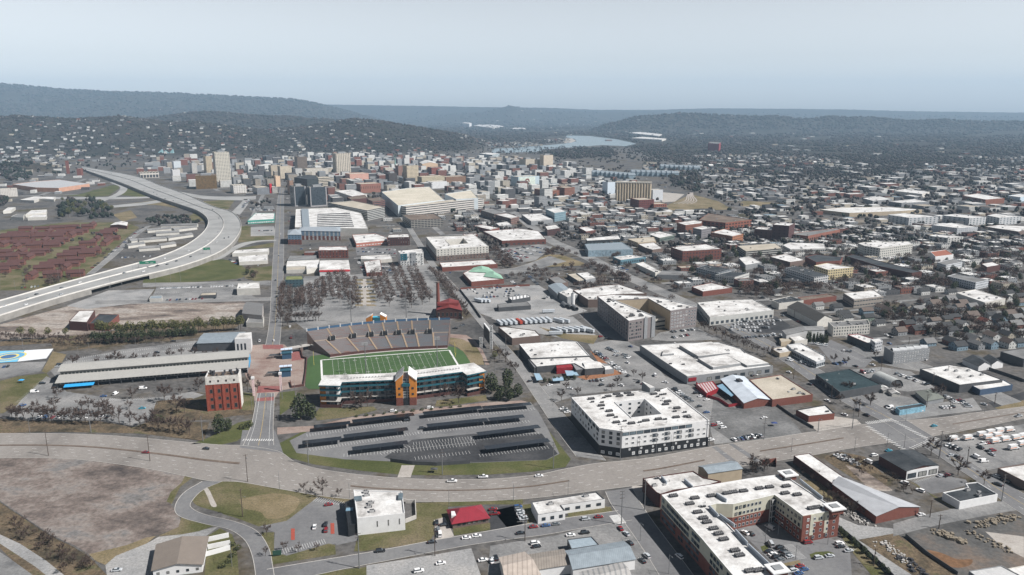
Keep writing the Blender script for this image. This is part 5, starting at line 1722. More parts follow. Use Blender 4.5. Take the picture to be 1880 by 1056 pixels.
def build_near():
 b=bld('apartment_building','white five storey apartment block with a square courtyard and charcoal base','apartment building','S6',[(125,258),(925,178),(1060,205),(1270,140),(1765,530),(730,660),(460,622)],17.5,'white','white_roof',.5,holes=[[(645,312),(995,275),(1200,455),(840,495)]],short='white courtyard block')
 mb=MB()
 q=Ins(b.poly,-.15)
 mb.walls(q,0,6.3)
 n=len(q)
 for i in range(n):
  a,c,d,e=q[i],q[(i+1)%n],b.poly[(i+1)%n],b.poly[i]
  mb.poly([(a.x,a.y,6.3),(c.x,c.y,6.3),(d.x,d.y,6.3),(e.x,e.y,6.3)])
 mb.obj('base_wall',M['black'],b.root)
 ef=En(b,'S6',1250,595)
 el=En(b,'S6',290,440)
 ec=En(b,'S6',595,640)
 er=En(b,'S6',1500,330)
 wins(b,ef,10,(15.4,),4.4,2.2,'bay',0,.8)
 wins(b,ef,14,(12.2,9.0),1.9,1.5,'white',.02,.98,.15)
 wins(b,ef,4,(12.2,9.0),3.6,2.3,'bay',.3,.86)
 wins(b,ef,13,(2.2,),1.9,1.9,'pale',.02,.99,.1,.18)
 wins(b,ef,7,(5.0,),1.2,1.2,'pale',.02,.95,.0,.18)
 wins(b,ec,3,(15.2,12.2,9.0),2.0,2.0,'dark')
 wins(b,ec,3,(2.2,),2.2,1.9,'pale',0,1,0,.18)
 wins(b,el,8,(15.4,),4.4,2.2,'bay')
 wins(b,el,10,(12.2,9.0),2.0,1.7,'dark',.02,.98,.1)
 for i,hp in enumerate(b.holes):
  hq=hp[::-1]
  for k in range(4):
   d=hq[(k+1)%4]-hq[k]
   wins(b,k,max(3,int(d.length/6)),(15,11.8,8.6),2.2,1.7,'dark',.03,.97,.1,.03,hq)
 cl=[('S6',x,y,k)for x,y,k in((360,280,1),(375,318,4),(490,322,4),(480,360,1),(490,398,4),(575,425,1),(590,478,1),(655,500,4),(510,268,4),(560,250,1),(665,222,1),(700,245,1),(795,210,1),(830,235,1),(1140,185,1),(1105,222,1),(1150,255,4),(1235,225,4),(1190,232,4),(1200,298,3),(1225,270,3),(1270,310,1),(1245,345,1),(1380,390,1),(1300,385,3),(1355,430,4),(1475,440,4),(1500,490,1),(1530,500,4),(1370,500,1),(1240,525,4),(1160,522,1),(1010,540,1),(940,560,4),(840,572,1),(660,560,1),(760,545,4),(580,535,2),(775,610,2),(935,595,2),(1100,575,2),(1260,555,2),(1390,540,2),(465,240,2),(700,583,3))]
 units(b,0,pts=cl)
 p0=W('S6',1045,160,18)
 mb=MB()
 A=[W('S6',x,y,19.5)for x,y in((962,82),(1000,95),(1115,150),(1060,165))]
 mb.walls(ccw([Vector((v.x,v.y,0))for v in A]),14,20.5)
 mb.flat([ccw([Vector((v.x,v.y,0))for v in A])],20.5,1)
 mb.obj('stair_head',[M['grey'],M['white_roof']],b.root)
 Cw(b)
 b=bld('apartment_building','four storey brick and cream apartment building wrapped around its car park','apartment building','S7',[(215,330),(480,268),(702,232),(985,185),(1290,145),(1690,410),(1790,460),(1465,515),(1320,405),(1215,330),(1120,352),(850,412),(700,408),(640,425),(980,772),(1320,1075),(930,1140),(640,800),(570,715)],14.5,Pl('cream_cladding',(.42,.41,.34),.8,.08,.3),'white_roof',.5,short='brick and cream apartments',cap='white')
 mb=MB()
 q=Ins(b.poly,-.12)
 n=len(q)
 mb.walls(q,0,7.0)
 for i in range(n):
  a,c,d,e=q[i],q[(i+1)%n],b.poly[(i+1)%n],b.poly[i]
  mb.poly([(a.x,a.y,7.0),(c.x,c.y,7.0),(d.x,d.y,7.0),(e.x,e.y,7.0)])
 mb.obj('brick_base',M['brick'],b.root)
 ef=En(b,'S7',1628,488)
 ei=En(b,'S7',985,382)
 ew=En(b,'S7',390,520)
 ew2=En(b,'S7',785,970)
 e3=En(b,'S7',1392,460)
 e4=En(b,'S7',1265,365)
 for k0,k1,z in((0,.2,14.2),(.7,1.0,14.2),(.32,.6,9.8)):
  a,c=b.poly[ef],b.poly[(ef+1)%len(b.poly)]
  d=c-a
  rz=math.atan2(d.y,d.x)
  m_=a+d*((k0+k1)/2)
  mb=MB()
  mb.box((m_.x+math.sin(rz)*.1,m_.y-math.cos(rz)*.1,0.0),(d.length*(k1-k0),.6,z),rz)
  mb.obj('brick_panel',M['brick'],b.root)
 for k0 in(.26,.65):
  m_=a+d*k0
  Pb(b,'cream_panel',(m_.x+math.sin(rz)*.12,m_.y-math.cos(rz)*.12,3.2),(d.length*.1,.6,11),rz,MATS['cream_cladding'])
 wins(b,ef,5,(2,5.3,8.6,12),1.3,1.6,'white',.05,.95,.1,.45)
 wins(b,ei,7,(2,5.3,8.6,12),1.5,1.7,'dark',.05,.95,0,.15)
 wins(b,e3,4,(2,5.3,8.6,12),1.5,1.7,'dark',.05,.95,0,.15)
 wins(b,e4,4,(2,5.3,8.6,12),1.5,1.7,'dark',.05,.95,0,.15)
 wins(b,ew,15,(2.4,5.6,8.9,12.2),2.2,1.9,'bay',.03,.97,.1,.15)
 wins(b,ew2,9,(2.4,5.6,8.9,12.2),2.2,1.9,'bay',.03,.97,.1,.15)
 units(b,0,pts=[('S7',x,y,k)for x,y,k in((320,345,1),(510,365,1),(465,415,1),(585,440,4),(535,490,1),(585,542,1),(618,578,1),(675,635,1),(720,680,1),(765,730,1),(865,830,1),(905,872,1),(995,1010,1),(1070,1005,1),(655,345,1),(795,322,1),(850,312,1),(940,302,1),(1080,280,1),(1170,268,1),(1320,198,1),(1318,260,1),(1308,322,1),(1415,335,1),(1545,455,1),(1590,448,1),(600,405,2),(560,435,3),(600,490,2))])
 for x,y in((1335,135),(1745,430),(1240,975)):
  p=W('S7',x,y,16.5)
  mb=MB()
  mb.box((p.x,p.y,13.5),(6.6,5.8,2.4),GRID,0,1)
  mb.box((p.x,p.y,15.9),(8.4,7.4,.6),GRID,2)
  mb.obj('corner_cap',[M['brick'],M['white_roof'],M['white']],b.root)
  mb=MB()
  mb.box((p.x,p.y,16.6),(4.2,3.4,.25),GRID)
  mb.obj('roof_hatch',M['grey'],b.root)
 for(x0,y0),(x1,y1)in(((730,505),(860,595)),((870,640),(975,755)),((985,770),(1170,945)),((1440,195),(1640,355)),((700,320),(790,375)),((640,430),(715,510))):
  a,c=W('S7',x0,y0,15.5),W('S7',x1,y1,15.5)
  d=c-a
  mb=MB()
  mb.box(((a.x+c.x)/2,(a.y+c.y)/2,14),(d.length,.5,2.0),math.atan2(d.y,d.x),0)
  mb.obj('parapet_screen',M['metalg'],b.root)
 p=W('S7',1215,480,6)
 mb=MB()
 mb.box((p.x,p.y+1.2,0),(5.5,1.4,13),GRID+.35)
 mb.obj('stair_glazing',Fa((.5,.5,.5),5.5,3.2,(.12,.88),(.08,.92),(.03,.035,.04)),b.root)
 Cw(b)
 bld('shop_building','white roofed single storey brick annex at the boulevard end of the brick apartments','annex','S7',[(48,182),(495,118),(590,178),(742,208),(640,240),(478,265),(320,288),(205,325),(165,305)],8,'dbrick','white_roof',.5,nu=0)
 b=BUILDINGS[-1]
 for x0,y0,x1,y1 in((215,165,260,215),(420,190,490,255)):
  a,c=W('S7',x0,y0,9),W('S7',x1,y1,9)
  d=c-a
  mb=MB()
  mb.box(((a.x+c.x)/2,(a.y+c.y)/2,7.4),(d.length,.6,1.9),math.atan2(d.y,d.x))
  mb.obj('roof_screen',M['metalg'],b.root)
 units(b,0,pts=[('S7',175,190,4),('S7',150,255,0),('S7',240,245,3),('S7',285,212,2)])
 b=Ga('old_warehouse','beige and brick shed with a ribbed grey metal roof beside the brick apartments','shed','S7',[(542,78),(835,32),(930,98),(628,142)],7.5,9,'beige','metal_roof',over=.3,short='beige shed',grow=1)
 b=bld('theatre_building','big white windowless box building with a white roof beside the grey car park','hall','N',[(797,345),(1108,354),(1125,494),(820,528)],9.5,'white','white_roof',.7,short='big white hall')
 units(b,0,pts=[('N',875,365,0),('N',880,385,0),('N',905,435,0),('N',895,460,0),('N',915,488,0),('N',930,425,2)])
 p=W('N',825,398,10)
 Pb(b,'skylight',(p.x,p.y,9),(4,3.2,1.3),GRID,'glass2')
 p=W('N',1098,385,10)
 Pb(b,'skylight',(p.x,p.y,9),(2.4,5.5,1.2),GRID*.4,'glass2')
 p=W('N',868,545,4)
 Pb(b,'glass_entry',(p.x,p.y+3.2,0),(9.5,4.6,5.2),.12,Fa((.6,.62,.62),1.8,5.2,(.08,.92),(.1,.8),(.06,.07,.08)))
 Pb(b,'entry_roof',(p.x,p.y+3.2,5.2),(10.2,5.2,.5),.12,'white')
 A=[W('N',x,y,6)for x,y in((742,425),(798,400),(822,560),(762,578))]
 mb=MB()
 mb.prism([Vector((v.x,v.y,0))for v in A],0,6)
 mb.obj('dark_wing',M['black'],b.root)
 p=W('N',772,470,6.2)
 Pb(b,'blue_sign_panel',(p.x,p.y,6),(3.6,3.0,.3),.1,Pl('blue_panel',(.15,.25,.33)))
 ef=En(b,'N',970,512)
 wins(b,ef,3,(5.2,),.5,3.0,'dark',.3,1)
 Cw(b)
 yw=MB()
 P_=[W('N',x,y)for x,y in((1130,432),(1192,430),(1198,530),(1128,558))]
 for i in range(3):
  d=P_[i+1]-P_[i]
  c=(P_[i+1]+P_[i])/2
  yw.box((c.x,c.y,0),(d.length,.4,2.2),math.atan2(d.y,d.x))
 tag(yw.obj('yard_wall',M['conc']),'low concrete wall enclosing the yard beside the big white hall','wall')
 b=Ga('restaurant','low building with a bright red hipped metal roof and white roof unit','restaurant','N',[(1402,472),(1608,442),(1660,520),(1432,556)],3.4,6.8,'brownbrick',Pl('red_metal_roof',(.2,.018,.03),.45,.12,.6),hip=.3,over=.8,short='red hipped roof')
 wins(b,En(b,'N',1546,538),6,(1.8,),1.6,1.4,'dark',.1,.95)
 p=W('N',1440,498,5)
 Pb(b,'roof_unit',(p.x,p.y,3.6),(2.8,4.4,1.6),.1,'white')
 Cw(b)
 b=bld('office_building','white L-shaped single storey office with a white roof and dark trim at the corner','office','O',[(283,456),(733,386),(792,437),(490,480),(518,517),(330,547)],5.2,'white','white_roof',.45,short='white L-shaped office',cap='dgrey')
 wins(b,En(b,'O',424,532),3,(2.4,),2.0,1.8,'dark',.05,1)
 wins(b,En(b,'O',640,458),4,(2.6,),2.6,1.6,'dark',.02,.98)
 units(b,0,pts=[('O',415,475,0),('O',660,420,0),('O',330,470,2)])
 Cw(b)
 Ga('warehouse','blue-grey metal roofed warehouse at the bottom edge, with two small roof vents','warehouse','O',[(520,795),(920,730),(1000,850),(572,920)],5.5,7.5,'white','metal_roof',short='blue-grey warehouse')
 bld('annex','small blue-grey flat annex behind the blue-grey warehouse','annex','O',[(532,715),(700,695),(752,752),(560,782)],5,'dgrey',Pl('slate_roof',(.24,.29,.33),.7),.3)
 b=Ga('warehouse','brownish metal roofed workshop with a white wall and one dark garage door','workshop','O',[(268,822),(505,785),(556,885),(325,922)],5,6.4,'white','rust_roof',short='brownish workshop')
 p=W('O',480,935,0)
 Pb(b,'garage_door',(p.x,p.y+1.2,0),(4.4,.4,3.4),.12,'black')
 Ga('warehouse','weathered ribbed metal roofed shed with translucent strips at the bottom edge','shed','O',[(65,842),(235,805),(345,960),(110,1010)],5,7,'offwhite',St('weathered_ribbed_roof',(.36,.31,.27),(.27,.23,.2),2.2,.25),flip=True)
 Ga('warehouse','grey ribbed shed roof in front of the blue-grey warehouse, cut by the frame','shed','O',[(620,945),(905,875),(990,1000),(640,1080)],5,6.6,'offwhite',St('grey_ribbed_roof',(.33,.32,.31),(.22,.22,.22),2.4,.35))
 b=Ga('community_hall','white walled hall under a big brown-grey shingle roof beside the gravel lot','hall','M',[(1030,858),(1358,806),(1322,982),(1000,1022)],4.2,6.2,'white',Pl('taupe_shingles',(.17,.145,.125),.9,.12,.3,fine=2.5),over=.7,short='taupe-roofed hall',flip=False)
 wins(b,En(b,'M',1160,1002),5,(2.0,),1.2,1.2,'dark')
 Cw(b)
 for k,(x0,y0,x1,y1)in enumerate(((1362,838,1500,808),(1362,888,1508,858),(1345,935,1510,890))):
  a,c=W('M',x0,y0),W('M',x1,y1)
  d=c-a
  e=MB()
  m_=(a+c)/2
  e.box((m_.x,m_.y,0),(d.length,.3,2.6),math.atan2(d.y,d.x))
  tag(e.obj('garden_wall',M['white']),'white garden wall beside the taupe-roofed hall, %s of three'%('farthest','middle','nearest')[k],'wall','white garden walls')
 b=bld('long_shed','long low shed with a pale flat roof running back from the boulevard','shed','P',[(325,322),(420,308),(645,462),(560,492)],5,'dbrick','white_roof',.25,short='long pale shed')
 b=Ga('brick_warehouse','red brick warehouse with a grey metal gable roof and white doors in the rubble yard','warehouse','P',[(562,494),(640,462),(1095,636),(832,692)],4.6,7.2,'brick',Pl('pale_metal_roof',(.36,.37,.39),.5,.12,.2),short='brick gable warehouse')
 p=W('P',918,712)
 Pb(b,'door',(p.x,p.y+.6,0),(3.0,.5,2.6),.15,'white')
 b=Ga('garage_building','black roofed garage with a white front and three glazed bays','garage','P',[(850,322),(1070,290),(1212,382),(1018,418)],5.6,7.4,'dbrick','dark_roof',short='black-roofed garage',flip=True)
 e=En(b,'P',1115,400)
 a,c=b.poly[e],b.poly[(e+1)%4]
 d=c-a
 rz=math.atan2(d.y,d.x)
 m_=(a+c)/2
 Pb(b,'white_front',(m_.x+math.sin(rz)*.15,m_.y-math.cos(rz)*.15,0),(d.length,.3,5.7),rz,'white')
 wins(b,e,3,(2.4,),d.length/3-1.6,3.0,'dark',0,1,0,.36)
 Cw(b)
 b=bld('shop_building','low white building with a black flat roof on the diagonal street','shop','P',[(1240,548),(1395,517),(1380,492),(1450,484),(1578,560),(1345,606)],4.6,'white','dark_roof',.5,nu=3,kinds=(3,0),short='black-roofed white shop',cap='white')
 bld('brick_shop','brick shop with a pale roof at the right edge across the diagonal street','shop','P',[(1578,398),(1750,372),(1900,440),(1760,490)],5,'brownbrick','white_roof',.5)
 bld('warehouse','pale grey flat roof at the bottom right corner','warehouse','P',[(1400,1030),(1600,998),(1760,1080),(1520,1120)],5,'grey',Pl('pale_grey_roof',(.42,.42,.42),.7),.3)
 bld('warehouse','white flat roof at the very corner beside the clay yard','warehouse','P',[(1640,1015),(1800,985),(1900,1060),(1780,1100)],5,'offwhite','white_roof',.3)
 b=bld('shop_building','small pale-roofed shop with a black fascia and brick front behind the fence','shop','L',[(358,678),(548,645),(607,700),(440,718)],4.6,'brick','white_roof',.5,nu=1,short='small brick-front shop',cap='black')
 b=bld('flat_brick_hall','brick hall with a broad beige gravel roof next to the blue metal roof','hall','L',[(55,482),(262,450),(466,578),(205,612)],5.6,'brick','tan_roof',.4,nu=5,short='beige-roofed hall')
 b=Ga('restaurant','restaurant with a blue-grey metal roof and red fenced patios','restaurant','K',[(1490,338),(1640,322),(1812,470),(1640,492)],4.6,7.0,'brick',Pl('blue_white_metal_roof',(.46,.5,.55),.45,.15,.15),short='blue metal roof',flip=False)
 Pb(b,'roof_unit',W('K',1610,350,7),(3,5,1.2),GRID,'unitd')
 A=[W('K',x,y,4)for x,y in((1462,378),(1500,365),(1592,430),(1555,445))]
 mb=MB()
 mb.prism([Vector((v.x,v.y,0))for v in A],3.2,3.6)
 mb.obj('awning',Pl('blue_awning',(.16,.27,.36),.5),b.root)
 fe=MB()
 P_=[W('K',x,y)for x,y in((1330,372),(1400,455),(1480,480),(1540,520),(1650,505),(1790,480))]
 for i in range(len(P_)-1):
  d=P_[i+1]-P_[i]
  c=(P_[i+1]+P_[i])/2
  fe.box((c.x,c.y,0),(d.length,.25,2.2),math.atan2(d.y,d.x))
 tag(fe.obj('fence',M['red']),'red fence round the patio of the blue metal roofed restaurant','fence')
 b=bld('patio_building','red and white striped roof of the patio bar left of the blue metal roof','patio bar','K',[(1330,368),(1440,350),(1475,395),(1400,430)],3.6,'red',St('red_white_stripes',(.42,.38,.38),(.26,.04,.045),2.2,.45),.3)
 b=bld('market_complex','sprawling white roofed market complex with several raised roofs','market hall','K',[(968,118),(1220,104),(1480,98),(1620,140),(1650,168),(1828,252),(1275,322),(1190,268),(1120,222)],6.5,'grey','white_roof',.5,nu=14,short='white market complex')
 for q,h in(([(1222,118),(1430,96),(1548,168),(1345,190)],8.6),([(1345,205),(1520,178),(1620,235),(1440,262)],8.2),([(1520,178),(1650,170),(1800,235),(1660,250)],7.8),([(1120,150),(1180,148),(1188,172),(1110,180)],7.6)):
  A=ccw([W('K',x,y,h)for x,y in q])
  mb=MB()
  mb.prism([Vector((v.x,v.y,0))for v in A],5.8,h,0,1)
  mb.obj('raised_roof',[M['grey'],M['white_roof']],b.root)
 e=En(b,'K',1550,287)
 wins(b,e,8,(2.6,),4.2,2.6,'dark',.2,.98)
 a,c=b.poly[e],b.poly[(e+1)%len(b.poly)]
 d=c-a
 rz=math.atan2(d.y,d.x)
 m_=a+d*.055
 Pb(b,'red_sign',(m_.x+math.sin(rz)*.3,m_.y-math.cos(rz)*.3,2.4),(7,.3,2.8),rz,'red')
 Cw(b)
 b=bld('warehouse','white roofed dark walled warehouse left of the brewery lot','warehouse','K',[(188,112),(470,94),(560,96),(642,186),(262,202)],6.5,'dgrey','white_roof',.6,nu=9,short='dark-walled warehouse',cap='white')
 b=bld('brewery_building','white roofed building with a red entrance and grey metal lean-to roofs','brewery','K',[(250,206),(640,190),(742,264),(612,274),(545,236),(300,258)],5.5,'dgrey','white_roof',.4,nu=5,short='red-entrance brewery')
 A=[W('K',x,y,5.2)for x,y in((430,266),(534,258),(520,236),(425,244))]
 mb=MB()
 mb.prism([Vector((v.x,v.y,0))for v in A],0,5.0)
 mb.obj('red_entrance',M['red'],b.root)
 for q,mt in(([(245,210),(300,206),(335,256),(285,262)],'dgrey'),([(530,238),(590,234),(610,272),(555,278)],'grey')):
  A=[W('K',x,y,5)for x,y in q]
  mb=MB()
  mb.prism([Vector((v.x,v.y,0))for v in A],0,4.9,0,1)
  mb.obj('lean_to',[M['dgrey'],Pl('grey_metal',(.2,.2,.21),.5)],b.root)
 for q in([(482,282),(552,285),(572,312),(495,315)],[(282,300),(318,302),(340,340),(300,345)],[(400,330),(470,322),(475,345),(405,350)]):
  A=[W('K',x,y,3)for x,y in q]
  mb=MB()
  mb.prism([Vector((v.x,v.y,0))for v in A],2.7,3.0)
  mb.obj('awning',Pl('blue_grey_awning',(.25,.36,.45),.5),b.root)
 b=Ga('warehouse','grey gabled metal shed joined to the right of the brewery','shed','K',[(595,232),(672,222),(742,262),(618,272)],4.8,6.4,'grey','white_roof',flip=True)
 bld('annex','small white roofed annex at the brewery lot corner','annex','K',[(735,252),(775,248),(800,272),(742,278)],4,'grey','white_roof',.3)
 b=bld('dark_building','low building with a dark teal roof and black glazed front on the diagonal street','shop building','L',[(485,446),(700,411),(908,514),(640,562)],6,'dgrey',Py('dark_teal_roof',[(.02,.035,.04),(.035,.055,.062)],.05),.5,nu=3,short='dark teal roof')
 wins(b,En(b,'L',560,505),10,(2.6,),3.0,3.0,'dark')
 Cw(b)
 q0,q1=W('L',945,500,0),W('L',1010,540,0)
 e=Th('quonset_hut','silver half-cylinder metal hut beside the dark teal roof','metal hut',(q0+q1)/2)
 LANDMARKS.append(('silver metal hut',(q0+q1)/2,5))
 d=Vector((math.sin(-GRID),math.cos(GRID),0))
 c0=W('L',1005,532)
 mb=MB()
 s=Vector((d.y,-d.x,0))
 prev=None
 for k in range(17):
  a=PI*k/16
  o_=s*(math.cos(a)*6.4)
  v0=(c0.x+o_.x,c0.y+o_.y,math.sin(a)*6.2)
  v1=(c0.x+o_.x+d.x*20,c0.y+o_.y+d.y*20,math.sin(a)*6.2)
  if prev:
   mb.poly([prev[0],v0,v1,prev[1]])
  prev=(v0,v1)
 mb.obj('shell',St('corrugated_steel',(.42,.43,.42),(.33,.34,.33),.8,.4,metal=.2),e,False)
 for kk,off,mt in((0,.5,'dgrey'),(1,19.5,'grey')):
  mb=MB()
  mb.poly([(c0.x+s.x*math.cos(PI*k/16)*6.3+d.x*off,c0.y+s.y*math.cos(PI*k/16)*6.3+d.y*off,math.sin(PI*k/16)*6.1)for k in range(17)])
  mb.obj('end_wall',M[mt],e)
 Oc([c0-s*7,c0+s*7,c0+s*7+d*21,c0-s*7+d*21],2)
 b=bld('warehouse','dark walled warehouse with a wide white roof and four roof units','warehouse','L',[(1158,412),(1350,385),(1470,402),(1692,482),(1415,516)],6.6,'dgrey','white_roof',.5,short='wide white roof')
 units(b,0,pts=[('L',1390,430,0),('L',1470,428,0),('L',1412,470,0),('L',1492,464,0),('L',1556,455,0),('L',1330,425,0)])
 bld('annex','lower white roofed front wing with a blue glazed wall below the wide white roof','annex','L',[(1490,518),(1700,484),(1758,516),(1548,548)],4.6,Pl('navy_glass_wall',(.05,.08,.13),.4),'white_roof',.4)
 for k,q in enumerate(([(1435,350),(1560,338),(1616,384),(1538,396)],[(1560,345),(1640,338),(1696,372),(1622,384)])):
  Ga('chapel','white gabled hall with a dark roof, %s of two side by side'%('left' if k==0 else 'right'),'hall','L',q,4.4,7.4,'white','dark_roof',flip=False,short='white gabled halls' if k==0 else None,grow=2)
 bld('warehouse','large dark grey warehouse at the right edge behind the white gabled halls','warehouse','L',[(1680,300),(1830,278),(1960,330),(1830,350)],7,'dgrey','grey_roof',.4)
 b=bld('townhouse_row','row of grey three storey townhouses with roof terraces and small white windows','townhouses','L',[(928,268),(1155,250),(1222,280),(990,308)],10.5,'grey','grey_roof',1.0,nu=6,kinds=(3,3,4),short='grey townhouse row')
 wins(b,En(b,'L',1106,294),14,(2,5.2,8.4),1.1,1.6,'white')
 for k in range(5):
  p=W('L',1000+k*45,280-k*5,12)
  mb=MB()
  mb.cyl((p.x-3,p.y,9.6),(p.x+3,p.y,9.6),2.6,2.6,12)
  mb.obj('vaulted_roof',Pl('vault_grey',(.4,.41,.42),.5),b.root)
 Cw(b)
 b=bld('townhouse_row','row of pale townhouses with black pitched dormers beside the plain grey warehouse','townhouses','L',[(565,108),(820,92),(836,126),(600,142)],9.5,'offwhite','grey_roof',.8,nu=9,kinds=(3,4),short='pale townhouse row')
 wins(b,En(b,'L',718,134),14,(2,5.0,8),1.1,1.5,'dark')
 Cw(b)
 b=bld('red_striped_building','long dark low building with a red stripe along its roof edge','building','L',[(690,192),(760,186),(900,232),(836,252)],6,'dgrey','white_roof',.5,nu=6,short='red-striped building',cap='red')
 bld('office_building','small pale grey office block at the end of the red-striped building','office','L',[(838,222),(905,214),(918,232),(870,244)],9,Fa((.45,.46,.48),2.5,3,(.2,.8),(.3,.7)),'white_roof',.4)
 b=bld('shop_building','white and glass corner shop made of stacked white roofs by the parked vans','shop','L',[(298,256),(390,246),(545,330),(545,352),(490,368),(330,285)],5.5,Fa((.5,.52,.54),2.4,5,(.1,.9),(.2,.7)),'white_roof',.5,nu=3,short='stacked white shop')
 bld('shop_building','low shop with a white roof and red awning left of the stacked white shop','shop','L',[(195,282),(290,268),(342,296),(252,312)],4,'beige','white_roof',.4,nu=2)
 bld('shop_building','plain beige roofed shop in front of the plain grey warehouse','shop','L',[(250,218),(340,206),(352,226),(262,240)],4,'beige','tan_roof',.3)
 bld('shop_building','small white shop in front of the plain grey warehouse','shop','L',[(315,206),(385,198),(432,222),(350,234)],5,'offwhite','white_roof',.4)
 Ga('warehouse','plain grey warehouse with a shallow gabled end facing the row of cypress trees','warehouse','H',[(518,548),(735,526),(745,546),(540,572)],7.5,9.5,Pl('plain_grey_cladding',(.36,.36,.36),.7,.06,.2),'grey_roof',short='plain grey warehouse',flip=True)
 Ga('apartment_building','long two storey building under a dark shingle roof with a pale gable end','apartments','H',[(545,420),(650,408),(786,482),(706,500)],7.5,12,'offwhite',Pl('black_shingles',(.05,.048,.046),.9,.15,.3),short='long black-shingled building')
 for q,lab in(([(1128,960),(1264,940),(1290,955),(1150,978)],'light blue painted shed with a mural on the corner lot'),):
  b=bld('painted_shed',lab,'shed','H',q,4,Pl('sky_blue_mural_wall',(.18,.34,.43),.7,.35,.5),'dark_roof',.3,short='light blue shed')
 b=Ga('bungalow','low dark roofed building behind the light blue shed','shop','L',[(1130,560),(1230,545),(1312,600),(1200,620)],3.2,5,'grey',Pl('green_grey_shingles',(.13,.14,.125),.9),hip=.25,short='low dark hipped roof')
 for x,y,cl in((880,545,'green'),(930,560,'white'),(985,580,'striped')):
  p=W('L',x,y)
  e=Ga('shed','small %s shed among the trees by the diagonal street'%cl,'shed',None,[(p.x-3,p.y-4),(p.x+3,p.y-4),(p.x+3,p.y+4),(p.x-3,p.y+4)],2.6,3.8,'offwhite' if cl!='green' else 'grey','white_roof' if cl!='green' else Pl('pale_green_metal',(.3,.38,.34)),world=True)
M['metalg']=Pl('grey_metal_screen',(.3,.33,.37),.5,.1,.4)
def build_left():
 a,c=W('I',372,402),W('I',1600,300)
 u=(c-a)
 L=u.length
 u.normalize()
 v=Vector((-u.y,u.x,0))
 e=Th('market_hall','very long grey metal market hall with a raised roof and rows of windows','market hall',(a+c)/2)
 LANDMARKS.append(('long grey market hall',(a+c)/2,12))
 c3=lambda s,t_,z:(a.x+u.x*s+v.x*t_,a.y+u.y*s+v.y*t_,z)
 rm=Pl('grey_standing_seam',(.3,.295,.28),.6,.08,.1,fine=.6)
 D1,D2,D3=11,30,41
 def slab(n,pts,mat):
  mb=MB()
  mb.raw(pts+[(x,y,z-.25)for x,y,z in pts],[(0,1,2,3),(7,6,5,4),(0,4,5,1),(1,5,6,2),(2,6,7,3),(3,7,4,0)])
  mb.obj(n,mat,e)
 slab('roof',[c3(-1,-1.5,5.2),c3(L+1,-1.5,5.2),c3(L+1,D1,7.6),c3(-1,D1,7.6)],rm)
 slab('roof',[c3(-1,D2,7.6),c3(L+1,D2,7.6),c3(L+1,D3+1,5.2),c3(-1,D3+1,5.2)],rm)
 mid=(D1+D2)/2
 slab('raised_roof',[c3(-1.5,D1-1,10.6),c3(L+1.5,D1-1,10.6),c3(L+1.5,mid,13.2),c3(-1.5,mid,13.2)],rm)
 slab('raised_roof',[c3(-1.5,mid,13.2),c3(L+1.5,mid,13.2),c3(L+1.5,D2+1,10.6),c3(-1.5,D2+1,10.6)],rm)
 mb=MB()
 for t_,z0,z1 in((D1,7.3,10.6),(D2,7.3,10.6)):
  mb.poly([c3(0,t_,z0),c3(L,t_,z0),c3(L,t_,z1),c3(0,t_,z1)])
 mb.obj('clerestory',Fa((.2,.2,.19),2.6,3.0,(.2,.85),(.48,.98),(.03,.035,.035)),e)
 mb=MB()
 for s in(0,L):
  mb.poly([c3(s,0,0),c3(s,D3,0),c3(s,D3,5.2),c3(s,D2,7.4),c3(s,D2,10.4),c3(s,mid,13),c3(s,D1,10.4),c3(s,D1,7.4),c3(s,0,5.2)])
 mb.poly([c3(0,D3,0),c3(L,D3,0),c3(L,D3,5),c3(0,D3,5)])
 mb.obj('wall',M['grey'],e)
 mb=MB()
 mb.poly([c3(0,0,2.9),c3(L,0,2.9),c3(L,0,5.2),c3(0,0,5.2)])
 mb.obj('upper_wall',Fa((.22,.22,.21),2.6,2.9,(.15,.85),(.12,.72),(.04,.045,.045)),e)
 for k in range(17):
  mb=MB()
  mb.box(c3(L*(k+.5)/17,.2,0),(.5,.5,3),math.atan2(u.y,u.x))
  mb.obj('column',M['dgrey'],e)
 mb=MB()
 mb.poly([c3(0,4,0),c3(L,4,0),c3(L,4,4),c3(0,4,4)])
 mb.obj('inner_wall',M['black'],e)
 mb=MB()
 mb.box(c3(L*.79,-.05,3.5),(L*.08,.3,1.3),math.atan2(u.y,u.x))
 mb.obj('rusty_panel',Pl('rusty_panel',(.2,.06,.045)),e)
 for k in range(3):
  s=L*(.065+.05*k)
  slab('blue_canopy',[c3(s-3.4,-5,2.6),c3(s+3.4,-5,2.6),c3(s+3.4,-.3,3.4),c3(s-3.4,-.3,3.4)],Pl('bright_blue_canopy',(.03,.3,.62),.5))
 mb=MB()
 mb.box(c3(L+.6,20,1),(.5,18,6),math.atan2(u.y,u.x))
 mb.obj('blue_end_panel',Pl('bright_blue_panel',(.05,.28,.5),.5),e)
 Oc([Vector(c3(-3,-6,0)),Vector(c3(L+3,-6,0)),Vector(c3(L+3,D3+2,0)),Vector(c3(-3,D3+2,0))],2)
 a,c=W('S8',150,628),W('S8',545,598)
 u=c-a
 w=u.length
 u.normalize()
 v=Vector((-u.y,u.x,0))
 dp=13
 pts=[(a.x,a.y),(c.x,c.y),(c.x+v.x*dp,c.y+v.y*dp),(a.x+v.x*dp,a.y+v.y*dp)]
 b=bld('brick_mill','tall derelict red brick mill with a white painted top storey and empty windows','mill',None,pts,25.5,'orbrick','brown_roof',1.0,world=True,short='red brick mill',cap='white')
 Oc(b.poly,3)
 mb=MB()
 q=Ins(b.poly,-.18)
 mb.walls(q,19.6,25.6)
